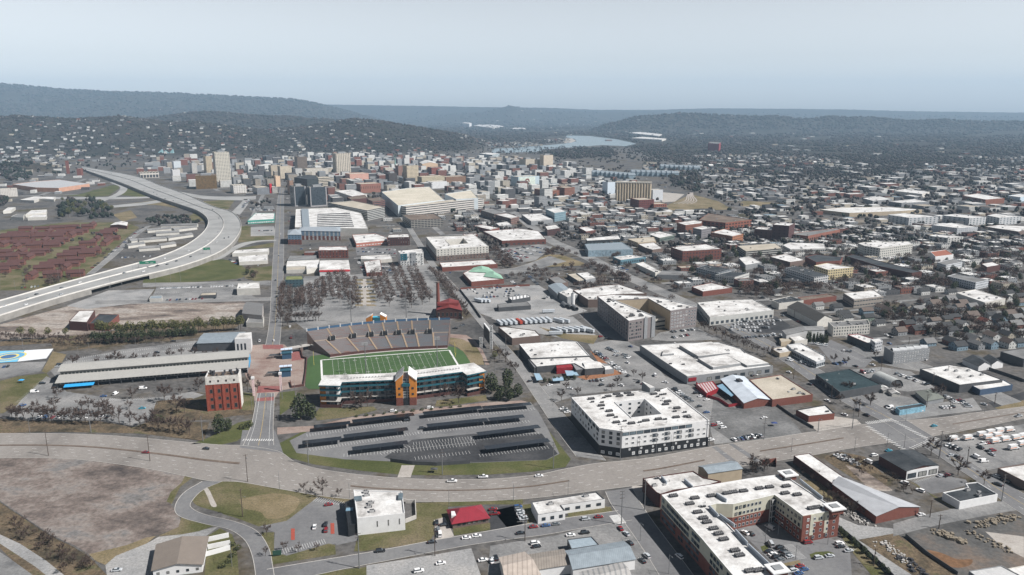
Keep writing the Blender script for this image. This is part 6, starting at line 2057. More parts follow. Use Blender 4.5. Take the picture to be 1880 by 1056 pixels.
 for i in range(4):
  for z,o in((25.6,1),(19.6,0)):
   mb.poly([(q[i].x,q[i].y,z),(q[(i+1)%4].x,q[(i+1)%4].y,z),(b.poly[(i+1)%4].x,b.poly[(i+1)%4].y,z),(b.poly[i].x,b.poly[i].y,z)])
 mb.obj('white_top_band',Pl('peeling_white_paint',(.52,.5,.47),.9,.25,.5),b.root)
 er=En(b,'S8',535,150)
 mb=MB()
 for i in range(4):
  e2=b.poly[(i+1)%4]-b.poly[i]
  if(e2.normalized()-v).length<.2:
   p0,p1=q[i],q[(i+1)%4]
   mb.poly([(p0.x,p0.y,0),(p1.x,p1.y,0),(p1.x,p1.y,19.6),(p0.x,p0.y,19.6)])
   mb.obj('white_side_wall',MATS['peeling_white_paint'],b.root)
 ef=min(range(4),key=lambda i:((b.poly[(i+1)%4]-b.poly[i]).normalized()-u).length)
 for k in range(4):
  s=w*(.14+.24*k)
  for z,ww,hh in((3.2,2.0,3.4),(8.6,1.9,2.2),(9.4,1.9,2.2),(14.6,1.9,3.0)):
   if(z==8.6)==(k%2==0)or z not in(8.6,9.4):
    b.win.append((Vector((a.x+u.x*s+u.y*.02,a.y+u.y*s-u.x*.02,z)),math.atan2(u.y,u.x),ww,hh,'hole'))
  b.win.append((Vector((a.x+u.x*s+u.y*.2,a.y+u.y*s-u.x*.2,22)),math.atan2(u.y,u.x),1.2,1.5,'hole'))
 Cw(b)
 for k in range(5):
  mb=MB()
  s=w*k/4
  mb.box((a.x+u.x*s+u.y*.25,a.y+u.y*s-u.x*.25,0),(1.1,.5,19.6),math.atan2(u.y,u.x))
  mb.obj('brick_pier',M['orbrick'],b.root)
 rb=MB()
 for k in range(22):
  s,t_=R.uniform(.5,w-.5),R.uniform(1,dp-1)
  rb.box((a.x+u.x*s+v.x*t_,a.y+u.y*s+v.y*t_,24.4),(R.uniform(.5,1.6),R.uniform(.5,1.4),R.uniform(1.5,3.2)),R.uniform(0,3))
 rb.obj('roof_clutter',M['unitd'],b.root)
 b=Ga('museum_building','modern hall with a blue-grey metal roof and a white slotted tower','hall','I',[(1272,108),(1320,42),(1585,34),(1515,100)],7.5,9,'dgrey','metal_roof',short='blue-grey hall')
 A=ccw([W('I',x,y,12)for x,y in((1515,78),(1545,40),(1625,36),(1620,76))])
 mb=MB()
 mb.prism([Vector((q.x,q.y,0))for q in A],0,12,0,1)
 mb.obj('white_tower',[M['white'],M['white_roof']],b.root)
 p0,p1=W('I',1518,180),W('I',1612,172)
 for k in(.25,.5,.75):
  q=A[0].lerp(A[1],k)if False else p0.lerp(p1,k)
  inst('window',WIN['dark'],b.root,Vector((q.x,q.y-.3,6))-b.root.location,0.05,(1.6,1,7))
 b=bld('factory_ruin','old brick factory with a white flat roof at the edge of the demolition ground','factory','E',[(445,738),(510,670),(612,667),(562,745)],9,'dbrick','white_roof',.4,short='old brick factory')
 bld('factory_ruin','lower wing of the old brick factory with a patched black roof','factory wing','E',[(575,752),(640,690),(768,695),(700,757)],7,'brick','dark_roof',.4)
 Ga('warehouse','grey gabled warehouse with a brick annex beside the street','warehouse','E',[(1565,688),(1595,615),(1700,625),(1692,700)],9,12,Pl('greyish_boards',(.36,.33,.31),.9),Pl('dark_grey_roof',(.14,.14,.14),.8),short='grey gabled warehouse',flip=True)
 bld('annex','low annex with a dark roof and pinkish front below the grey gabled warehouse','annex','E',[(1590,745),(1610,705),(1705,705),(1700,748)],5,'offwhite','grey_roof',.4)
 bld('car_dealer','white pitched garage at the head of the van lot','garage','E',[(1530,528),(1540,492),(1675,488),(1680,524)],8,'offwhite','white_roof',.4,nu=2,short='white garage')
 bld('office_building','small dark glazed office with a pale roof in the van lot','office','E',[(1290,572),(1305,556),(1400,552),(1395,568)],4,'dgrey','tan_roof',.3)
 bld('trailer_office','white site cabin at the left end of the van lot','cabin','E',[(965,592),(975,575),(1048,572),(1045,590)],4,'offwhite','metal_roof',.2)
 bld('motel_building','low white motel wing beside the ramp, farther of the two','motel','E',[(1500,300),(1520,280),(1738,268),(1735,288)],5,'offwhite','white_roof',.4,nu=2,short='low white motel')
 bld('motel_building','low white motel wing beside the ramp, nearer of the two','motel','E',[(1545,355),(1540,318),(1730,305),(1730,345)],5,'offwhite','white_roof',.4,nu=3)
 b=bld('shop_building','white roofed shop with a green glazed front beside the street','shop','E',[(1600,88),(1650,40),(1775,40),(1770,78)],7,Fa((.05,.3,.24),4,7,(.1,.9),(.2,.5),(.5,.5,.5)),'white_roof',.5,nu=3,short='green-fronted shop')
 b=bld('convention_centre','huge white ribbed roof of the convention centre','convention centre','F',[(232,140),(238,15),(520,5),(640,30),(690,42),(738,150)],14,'offwhite','white_roof',.6,short='white convention centre')
 for k in range(8):
  y0=42+k*12
  A=[W('F',x,y,16)for x,y in((395-k*1,y0),(612+k*4,y0-6),(612+k*4,y0),(395-k,y0+6))]
  mb=MB()
  mb.prism([Vector((q.x,q.y,0))for q in A],13.2,16-k*.1,1,0)
  mb.obj('roof_monitor',[M['white_roof'],M['dgrey']],b.root)
 A=[W('F',x,y,15)for x,y in((285,140),(275,15),(325,15),(335,140))]
 mb=MB()
 mb.prism([Vector((q.x,q.y,0))for q in A],13.2,15.4)
 mb.obj('metal_vault',M['metal_roof'],b.root)
 b=Ga('dormitory_building','long blue and brick building with a grey hipped roof before the convention centre','hotel','F',[(250,165),(275,138),(545,138),(545,170)],15,18,Fa((.18,.27,.36),7,3.4,(.55,.98),(.05,.95),(.42,.43,.43),BRICK,7),Pl('grey_seam_roof',(.26,.29,.32),.5),hip=.12,short='blue and brick building')
 Ga('dormitory_building','blue and brick corner block with a grey pyramid roof beside the street','hotel wing','F',[(182,192),(185,160),(270,158),(275,192)],16,21,Fa((.15,.24,.34),5,3.4,(.3,.7),(.3,.7),(.05,.06,.07),BRICK,8),MATS['grey_seam_roof'],hip=.5)
 b=bld('brick_building','three storey red brick building with a white roof behind the white furniture store','brick building','F',[(395,300),(400,275),(590,272),(600,298)],12,'brick','white_roof',.6,nu=2,short='three storey brick building')
 wins(b,En(b,'F',498,299),9,(2.6,6.2,9.8),1.6,1.9,'dark')
 Cw(b)
 bld('shop_building','low brick shop left of the three storey brick building','shop','F',[(295,318),(300,305),(390,300),(395,315)],5,'brick','grey_roof',.4)
 bld('shop_building','grey roofed low shop behind the long white store','shop','F',[(180,368),(200,338),(380,335),(378,362)],5,'grey','grey_roof',.4)
 b=bld('store_building','long white store with red corner trim on the tree-lined street','store','F',[(172,412),(178,375),(402,365),(400,415),(312,432),(310,408)],6.5,'offwhite','white_roof',.4,short='long white store')
 bld('store_wing','tan roofed wing in front of the long white store','store wing','F',[(172,436),(176,412),(308,410),(310,432)],5,'offwhite','tan_roof',.3)
 b=Ga('store_building','white gabled store with a broad red band across its front','store','F',[(402,440),(408,372),(600,368),(612,436)],7.5,10,'white','white_roof',short='red-banded white store',flip=True)
 e=En(b,'F',507,438)
 a,c=b.poly[e],b.poly[(e+1)%4]
 d=c-a
 rz=math.atan2(d.y,d.x)
 m_=(a+c)/2
 Pb(b,'red_band',(m_.x+math.sin(rz)*.2,m_.y-math.cos(rz)*.2,5.6),(d.length,.3,2.6),rz,Pl('bright_red',(.6,.02,.03),.5))
 bld('dark_building','dark teal three storey building with a mossy roof by the street','building','F',[(163,505),(170,478),(285,476),(290,502)],9.5,Fa((.06,.11,.13),4,3.2,(.3,.7),(.3,.7)),Py('mossy_roof',[(.1,.12,.04),(.2,.2,.1)],.1),.5,short='dark teal building')
 b=bld('brick_building','white roofed low brick building before the convention centre','building','F',[(628,192),(790,184),(872,212),(870,232),(655,252)],6.5,Fa((.4,.16,.12),5,6.5,(.15,.85),(.3,.5),(.5,.5,.5)),'white_roof',.5,nu=6,short='low brick building')
 b=bld('brick_building','four storey dark red brick building with a white roof','brick building','F',[(873,212),(880,192),(1018,186),(1026,208)],13.5,'dbrick','white_roof',.6,nu=2,short='four storey brick building')
 wins(b,En(b,'F',950,211),9,(2.4,5.6,8.8,11.8),1.6,1.7,'dark')
 Cw(b)
 bld('shop_building','white flat shop roof with a red stripe beside the street to the stadium','shop','F',[(688,360),(690,340),(890,330),(905,358),(820,364)],5,'offwhite','white_roof',.4,nu=2)
 bld('brick_shop','brick shop with a white roof at the corner of the tree-filled lot','shop','F',[(708,378),(822,364),(836,450),(728,456)],5,'brick','white_roof',.4,nu=5,short='corner brick shop')
 b=bld('hotel_building','five storey grey, white and teal hotel facing the tree-filled lot','hotel','F',[(945,305),(1110,290),(1122,316),(962,324)],17.5,Pl('hotel_white',(.5,.5,.49),.7),'white_roof',.6,nu=3,short='grey and teal hotel')
 e=En(b,'F',1040,320)
 a,c=b.poly[e],b.poly[(e+1)%4]
 d=c-a
 rz=math.atan2(d.y,d.x)
 for k0,k1,mt in((.0,.28,'teal'),(.42,.66,'grey')):
  m_=a+d*((k0+k1)/2)
  Pb(b,'coloured_panel',(m_.x+math.sin(rz)*.3,m_.y-math.cos(rz)*.3,8 if mt=='teal' else 0),(d.length*(k1-k0),.8,9.2 if mt=='teal' else 18.5),rz,mt)
 wins(b,e,8,(2.2,5.4,8.8,12.2,15.4),1.4,1.8,'dark',.02,.98,.15,.75)
 Cw(b)
 b=bld('apartment_building','cream and brown five storey apartment block with a white roof round a courtyard','apartment building','F',[(1140,208),(1385,200),(1475,192),(1572,270),(1212,294)],17,'offwhite','white_roof',.6,holes=[[(1272,228),(1398,216),(1432,252),(1305,262)]],nu=14,kinds=(4,3,2),short='cream courtyard block')
 e=En(b,'F',1390,282)
 wins(b,e,16,(8.6,11.8,15),1.5,1.6,'dark')
 wins(b,e,16,(2.2,5.4),1.5,1.6,'dark',0,1,0,.2)
 wins(b,En(b,'F',1176,250),8,(3,6.5,10,13.4),1.5,1.6,'dark',0,1,0,.2)
 mb=MB()
 mb.walls(Ins(b.poly,-.15),0,7)
 mb.obj('brown_base',M['brownbrick'],b.root)
 Cw(b)
 b=Ga('power_house','old power house with a bright red roof and brick walls behind the stadium','power house','F',[(1212,715),(1240,655),(1362,650),(1388,716)],9,12,'dbrick',Pl('bright_red_roof',(.15,.028,.026),.6,.15,.3),short='red-roofed power house')
 p=W('F',1290,672,12)
 Pb(b,'roof_monitor',(p.x,p.y,11),(22,6,2.6),GRID*.7,MATS['bright_red_roof'])
 wins(b,En(b,'F',1300,716),6,(4.5,),2.4,4.5,'hole')
 Cw(b)
 p=W('F',1225,745)
 e=Th('chimney','tall round brick chimney beside the red-roofed power house','chimney',p)
 mb=MB()
 mb.cyl((p.x,p.y,0),(p.x,p.y,34),2.3,1.5,16)
 mb.obj('stack',M['brick'],e)
 mb=MB()
 mb.cyl((p.x,p.y,34),(p.x,p.y,35),1.8,1.8,16)
 mb.cyl((p.x,p.y,0),(p.x,p.y,6),3.0,2.8,12)
 mb.obj('stone_band',M['brownbrick'],e)
 bld('garage_building','grey concrete parking garage below the arena','parking garage','F',[(975,55),(1195,44),(1258,82),(1036,92)],15,Fa((.3,.29,.27),6,3.2,(.08,.92),(.3,.85),(.03,.03,.03)),'brown_roof',1.0,short='grey parking garage',nu=2)
 bld('office_building','curved long grey parking deck behind the convention centre','parking deck','B',[(385,722),(560,708),(775,752),(655,776)],20,Fa((.42,.42,.4),30,3.3,(0,1),(.45,.95),(.035,.04,.045)),'tan_roof',1.0,short='long grey parking deck')
def build_mid():
 b=bld('apartment_building','big brown and grey five storey apartment building in a U round a parking deck','apartment building','G',[(972,620),(1090,608),(1325,618),(1430,632),(1658,690),(1475,718),(1322,632),(1085,642),(1368,757),(1186,788)],20,Pl('brown_grey_brick',(.17,.15,.15),.85,.12,.3,fine=2),'white_roof',.7,short='brown-grey apartments',cap='white',kinds=(4,1,3,2),nu=46)
 e=En(b,'G',1277,772)
 wins(b,e,6,(3,6.4,9.8,13.2,16.6),1.5,1.7,'dark',.02,.5)
 e=En(b,'G',1566,704)
 wins(b,e,9,(3,6.4,9.8,13.2,16.6),2.0,1.7,'white',.02,.98,.08)
 e=En(b,'G',1080,704)
 wins(b,e,14,(3,6.4,9.8,13.2,16.6),2.2,2.2,'bay',.02,.98,.1)
 e=En(b,'G',1400,675)
 mb=MB()
 q=Ins(b.poly,-.2)
 for x,y in((1400,675),(1205,637),(1225,700)):
  i=En(b,'G',x,y)
  p0,p1=q[i],q[(i+1)%len(q)]
  mb.poly([(p0.x,p0.y,0),(p1.x,p1.y,0),(p1.x,p1.y,19),(p0.x,p0.y,19)])
 mb.obj('beige_court_wall',M['beige'],b.root)
 e=En(b,'G',1277,772)
 a,c=b.poly[e],b.poly[(e+1)%len(b.poly)]
 d=c-a
 rz=math.atan2(d.y,d.x)
 for k0,k1 in((.58,.7),(.86,1.0)):
  m_=a+d*((k0+k1)/2)
  Pb(b,'pale_pilaster',(m_.x+math.sin(rz)*.3,m_.y-math.cos(rz)*.3,0),(d.length*(k1-k0),.8,20.2),rz,'grey')
 Cw(b)
 bld('parking_deck','low white parking deck with dark slots between the two brown-grey wings','parking deck','G',[(1366,778),(1330,700),(1420,690),(1482,762)],10,Fa((.5,.48,.43),40,4.6,(.02,.98),(.35,.7),(.03,.03,.03)),'tan_roof',.8,grow=0)
 b=bld('factory_building','sprawling white roofed food plant behind the brown-grey apartments','factory','G',[(800,575),(1000,545),(1120,535),(1310,598),(1090,604),(970,616),(972,640),(905,642)],9,'brownbrick','white_roof',.5,nu=14,short='white-roofed plant')
 Ga('warehouse','pale metal shed at the left end of the white-roofed plant','shed','G',[(628,545),(720,528),(775,572),(690,600)],7,8.6,'grey','metal_roof')
 bld('factory_building','white roofed middle block between the pale shed and the plant','factory','G',[(695,588),(780,560),(860,600),(760,625)],8,'grey','white_roof',.4,nu=2)
 p=W('G',798,680)
 e=Th('silo','tall white silo in the yard of the white-roofed plant','silo',p)
 mb=MB()
 mb.cyl((p.x,p.y,0),(p.x,p.y,13),2.2,2.2,16)
 mb.obj('tank',M['white'],e)
 mb=MB()
 mb.cyl((p.x,p.y,13),(p.x,p.y,14.5),2.2,.3,16)
 mb.obj('cone_top',M['steel'],e)
 for k in range(3):
  a=W('G',752+k*35,690+k*10)
  e=MB()
  e.cyl((a.x,a.y-7,2.2),(a.x-3,a.y+7,2.2),2,2,14)
  e.box((a.x,a.y-4,0),(3,.6,1.2))
  e.box((a.x-2,a.y+4,0),(3,.6,1.2))
  tag(e.obj('storage_tank',M['steel']),'horizontal steel tank in the plant yard, %s'%('nearest the silo','in the middle','farthest from the silo')[k],'tank','horizontal tanks')
 bld('brick_shop','white roofed brown brick shop beside the scoreboard','shop','G',[(283,830),(332,828),(540,855),(574,890),(378,910)],6.5,'brownbrick','white_roof',.6,nu=3,short='shop by the scoreboard')
 b=bld('open_shed','flat grey roofed open truck shed in the truck yard','shed','G',[(275,672),(482,655),(508,682),(285,697)],4.6,'dgrey','grey_roof',.3,short='truck yard shed')
 bld('open_shed','ribbed white truck canopy behind the truck yard shed','shed','G',[(350,625),(480,605),(505,622),(375,645)],4.6,'dgrey',St('white_ribbed_canopy',(.6,.6,.6),(.15,.15,.15),4,.35),.3)
 bld('warehouse','grey flat roofed depot at the top of the truck yard','depot','G',[(630,490),(700,480),(765,520),(690,535)],5,'brownbrick','grey_roof',.4)
 bld('warehouse','long low depot with a tan roof and dark awning in the fenced yard','depot','G',[(760,465),(820,458),(885,505),(840,515)],5,'dgrey','tan_roof',.3)
 bld('warehouse','white roofed block beside the tan-roofed depot','depot','G',[(825,458),(905,450),(962,490),(890,505)],6,'grey','white_roof',.5,nu=3)
 b=bld('brick_hall','brick hall with a white flat front roof below green gables','hall','G',[(38,458),(105,424),(205,420),(322,498),(96,518)],6,'brick','white_roof',.5,short='green-gabled hall')
 gr=Pl('mint_green_roof',(.22,.37,.28),.6,.08,.2)
 for q,zz in(([(75,448),(110,420),(215,418),(272,458)],10),([(180,480),(205,445),(300,470),(318,498)],9.5)):
  A=ccw([W('G',x,y,6.4)for x,y in q])
  c=sum(A,Vector())/4
  mb=MB()
  r0,r1=(A[0]+A[3])/2,(A[1]+A[2])/2
  r0,r1=r0.lerp(r1,.2),r1.lerp(r0,.2)
  z=lambda v,h:(v.x,v.y,h)
  mb.poly([z(A[0],6.3),z(A[1],6.3),z(r1,zz),z(r0,zz)])
  mb.poly([z(A[2],6.3),z(A[3],6.3),z(r0,zz),z(r1,zz)])
  mb.poly([z(A[1],6.3),z(A[2],6.3),z(r1,zz)])
  mb.poly([z(A[3],6.3),z(A[0],6.3),z(r0,zz)])
  mb.obj('green_roof',gr,b.root)
 bld('brick_hall','long low brick hall with a white roof between the cream block and the green gables','hall','F',[(1232,385),(1598,364),(1634,394),(1252,418)],6,'brick','white_roof',.5,nu=6,short='long low brick hall')
 T='G'
 W_='white_roof'
 fb=lambda c,**k:Fa(c,**k)
 rows=[('store_building','wide red brick store with a large white roof and small gables over its car park','store',[(180,168),(420,148),(560,165),(612,222),(308,234)],8,fb(BRICK,bw=8,fh=8,w=(.2,.7),h=(.1,.4),glass=(.06,.06,.06)),W_,10,'wide brick store'),('gym_building','glass and steel hall with a blue-grey ribbed roof','hall',[(882,258),(1140,244),(1215,292),(905,300)],10,fb((.3,.38,.43),bw=5,fh=10,w=(.06,.94),h=(.1,.9),glass=(.2,.27,.32)),'metal_roof',0,'blue-grey glass hall'),('bar_building','black flat roofed building behind the blue-grey glass hall','building',[(888,216),(1115,196),(1132,222),(895,234)],9,fb((.03,.035,.04),bw=6,fh=9,w=(.1,.9),h=(.4,.6),glass=(.1,.12,.13)),W_,3,'black flat building'),('brick_building','long four storey red brick building with a clean white roof','brick building',[(1478,278),(1720,256),(1830,290),(1560,306)],15,fb(BRICK,bw=5,fh=4.4,w=(.3,.7),h=(.3,.7)),W_,5,'long red brick building'),('warehouse','low white roofed warehouse with grey walls left of the blue-grey tower block','warehouse',[(443,52),(590,44),(662,86),(510,100)],7,'grey',W_,4,'low white warehouse'),('office_building','blue-grey box office with a white roof','office',[(610,14),(700,6),(750,30),(672,42)],17,fb((.2,.29,.33),bw=4,fh=4,w=(.1,.9),h=(.3,.7),glass=(.1,.16,.2)),W_,1,'blue-grey box office'),('brick_building','square three storey brick building with a white roof at the wide street','brick building',[(605,134),(682,122),(712,146),(622,158)],11,fb(DBRICK,bw=3,fh=3.4,w=(.3,.7),h=(.3,.7)),W_,2,'square brick building'),('brick_building','small brick block with a white roof beside the car-filled lot','brick building',[(838,142),(900,134),(956,160),(890,170)],8,fb(BRICK,bw=3,fh=3.6,w=(.3,.7),h=(.3,.7)),W_,2,'small brick block'),('shop_building','white roofed low building with green walls right of the small brick block','building',[(1322,188),(1400,168),(1502,194),(1400,216)],7,fb((.12,.15,.13),bw=4,fh=7,w=(.2,.8),h=(.3,.6)),W_,3,'green-walled building'),('shop_building','cream stuccoed shop with a tan roof','shop',[(1178,222),(1360,208),(1375,236),(1250,248)],7,'beige','tan_roof',3,'cream stucco shop'),('brick_building','orange brick block with a stepped white roof near the rail yard','brick building',[(1520,108),(1640,92),(1695,98),(1690,112),(1580,126)],16,fb(ORBRICK,bw=3.4,fh=3.6,w=(.3,.7),h=(.3,.7)),W_,3,'orange brick block'),('office_building','grey office cube in front of the orange brick block','office',[(1630,144),(1700,130),(1758,142),(1690,156)],15,fb((.22,.21,.22),bw=3,fh=3.6,w=(.3,.7),h=(.3,.7)),W_,1,'grey office cube'),('shop_building','teal walled shop with white and dark roofs','shop',[(1075,345),(1190,330),(1305,345),(1130,368)],7,fb((.1,.2,.25),bw=4,fh=7,w=(.2,.8),h=(.2,.6)),W_,3,'teal-walled shop'),('warehouse','long white walled warehouse with a white sawtooth roof','warehouse',[(1235,392),(1290,380),(1408,445),(1370,455)],6,'offwhite',W_,3,'long white warehouse'),('warehouse','grey gabled warehouse beside the long white warehouse','warehouse',[(1380,468),(1420,440),(1590,445),(1605,475)],6,'grey','grey_roof',0,'grey side warehouse'),('brick_building','row of shops with white and brown roofs right of the cream stucco shop','shop row',[(1250,256),(1360,244),(1420,286),(1350,296),(1300,282)],7,'brownbrick',W_,4,'shop row'),('shop_building','white roofed gallery with a chequered brick front left of the wide street','shop',[(110,130),(170,122),(290,145),(230,158)],7,'brick',W_,3,None),('brick_building','long curved brown school-like block beyond the wide brick store','school',[(160,22),(240,10),(345,42),(255,50)],12,fb((.16,.12,.1),bw=3.4,fh=3.8,w=(.25,.75),h=(.3,.75)),'grey_roof',0,'long brown school block'),('brick_building','brick and grey corner tower of the long brown school block','school',[(262,52),(345,44),(425,68),(370,80)],12,fb((.2,.12,.1),bw=3.4,fh=3.8,w=(.25,.75),h=(.3,.75)),W_,1,None),('shop_building','white metal roofed shop in front of the school block','shop',[(265,112),(345,100),(375,122),(290,132)],6,'grey',W_,2,None),]
 for nm,lab,cat,pts,H,wl,rf,nu,sh in rows:
  bld(nm,lab,cat,T,pts,H,wl,rf,.5,nu=nu,short=sh)
 rows=[('warehouse','large white roofed workshop with a white windowed front before its car lot','workshop',[(60,398),(180,386),(360,380),(472,438),(128,478)],8.5,fb((.5,.5,.48),bw=6,fh=8.5,w=(.2,.8),h=(.1,.45),glass=(.05,.06,.07)),W_,12,'white-fronted workshop'),('shop_building','two storey beige block with a white roof among the houses','block',[(846,346),(1012,330),(1062,364),(905,382)],9,fb((.3,.27,.24),bw=4,fh=4.5,w=(.1,.9),h=(.35,.6)),W_,6,'beige two storey block'),('shop_building','white roofed shop with a patched brick wall near the wood of bare trees','shop',[(30,312),(135,290),(248,318),(90,338)],6,'brick',W_,4,None),('office_building','layered grey parking deck with a white stair tower','parking deck',[(275,92),(480,78),(518,105),(322,122)],9,fb((.4,.4,.38),bw=30,fh=3,w=(0,1),h=(.4,.9),glass=(.03,.03,.03)),'tan_roof',3,'layered parking deck'),('school_building','white two storey building with a long window band right of the layered deck','school',[(520,88),(560,74),(742,80),(752,106),(560,110)],8,fb((.55,.54,.52),bw=3,fh=8,w=(.15,.85),h=(.45,.75)),W_,6,'white window-band building'),('shop_building','white roofed block with a grey mural wall','shop',[(282,158),(340,146),(406,180),(320,196)],7,'grey',W_,2,'grey mural block'),('shop_building','white roofed hall with roof units next to the grey mural block','hall',[(450,150),(540,134),(640,168),(560,180)],8,'brownbrick',W_,6,None),('apartment_building','four storey block with a dark roof and white end wall','apartment building',[(530,212),(590,200),(766,250),(690,262)],12,fb((.5,.5,.5),bw=4,fh=3.2,w=(.2,.8),h=(.3,.75)),'dark_roof',5,'dark-roofed white apartments'),('apartment_building','cream yellow apartment block with a white roof','apartment building',[(688,198),(760,184),(902,208),(765,222)],13,fb((.55,.46,.28),bw=4,fh=3.2,w=(.25,.75),h=(.3,.75)),W_,6,'cream yellow apartments'),('brick_building','long low dark brick factory with a curved black roof','factory',[(855,145),(905,138),(1060,178),(1270,230),(1215,238),(1035,200)],8,'dbrick','dark_roof',0,'long dark brick factory'),('school_building','brick courtyard building with black roofs left of the long dark factory','school',[(640,150),(700,138),(842,152),(830,172),(700,180)],8,'brick','dark_roof',0,None),('hotel_building','five storey white and blue hotel with a white roof and many roof units','hotel',[(925,78),(960,72),(1200,68),(1220,82),(1045,105),(960,92)],17,fb((.55,.54,.5),bw=4.4,fh=3.3,w=(.25,.7),h=(.3,.75)),W_,18,'white and blue hotel'),('apartment_building','white apartment house with an orange tiled roof','apartment house',[(1315,124),(1400,112),(1440,138),(1342,150)],9,'white',Pl('orange_tile_roof',(.26,.095,.06),.8),0,'orange-tiled white house'),('apartment_building','cluster of white townhouses with blue-grey roofs','townhouses',[(1352,180),(1440,160),(1488,178),(1400,196)],9,fb((.6,.62,.64),bw=3,fh=3,w=(.25,.7),h=(.3,.75)),'grey_roof',0,'white townhouse cluster'),('apartment_building','row of white gabled townhouses at the corner of the empty lot','townhouses',[(1405,255),(1450,242),(1630,275),(1560,290)],9,fb((.55,.57,.6),bw=3,fh=3,w=(.25,.7),h=(.3,.75)),'grey_roof',0,'white gabled townhouse row'),('warehouse','large white roofed warehouse among the houses at the right','warehouse',[(1455,345),(1560,326),(1720,375),(1610,398)],7,'offwhite',W_,8,'right-hand white warehouse'),('shop_building','square brick house with a white flat roof','house',[(1588,188),(1650,178),(1692,194),(1620,206)],8,'dbrick',W_,0,None),('apartment_building','black flat roofed row of white walled houses by the wood','row houses',[(460,385),(560,362),(632,386),(500,402)],7,'offwhite','dark_roof',8,None),('apartment_building','brick row with a brown roof behind the two small white cottages','row houses',[(600,370),(760,350),(810,362),(632,386)],6,'brick','brown_roof',0,None),('apartment_building','modern white and black houses in a row by the parking deck','row houses',[(55,210),(110,195),(242,218),(170,238)],9,fb((.3,.32,.34),bw=4,fh=3.2,w=(.2,.8),h=(.3,.75)),'dark_roof',5,'modern dark row'),('apartment_building','row of white houses with a black pitched roof in front of the modern dark row','row houses',[(155,248),(230,232),(340,236),(260,262)],8,fb((.55,.55,.53),bw=3,fh=3.2,w=(.25,.7),h=(.3,.75)),'dark_roof',0,None),]
 for nm,lab,cat,pts,H,wl,rf,nu,sh in rows:
  bld(nm,lab,cat,'H',pts,H,wl,rf,.5,nu=nu,short=sh)
def To(lab,t,xl,xr,yt,yb,wall,depth=26,rot=32,roof='tan_roof',short=None,nu=1,name='office_tower',cat='tower',par=.8):
 r=math.radians(rot)
 u,v=Vector((math.cos(r),math.sin(r),0)),Vector((-math.sin(r),math.cos(r),0))
 p0=W(t,xl,yb)
 xt=tp(t,xr,yb)[0]
 s=5.0
 for _ in range(30):
  q=p0+u*s
  s+=(xt-PX(q)[0])*(q.y/F)
  s=max(4,s)
 ty=tp(t,xl,yt)[1]
 H=10.0
 for _ in range(30):
  H+=(PX((p0.x,p0.y,H))[1]-ty)*(p0.y/F)
 H=max(5,H)
 q=[p0,p0+u*s,p0+u*s+v*depth,p0+v*depth]
 b=bld(name,lab,cat,None,[(w.x,w.y)for w in q],H,wall,roof,par,world=True,nu=nu,short=short)
 Oc(b.poly,4)
 if H>30:
  c=b.root.location
  Pb(b,'plant_room',(c.x,c.y,H-par),(s*.5,depth*.45,5),r,'grey')
 return b
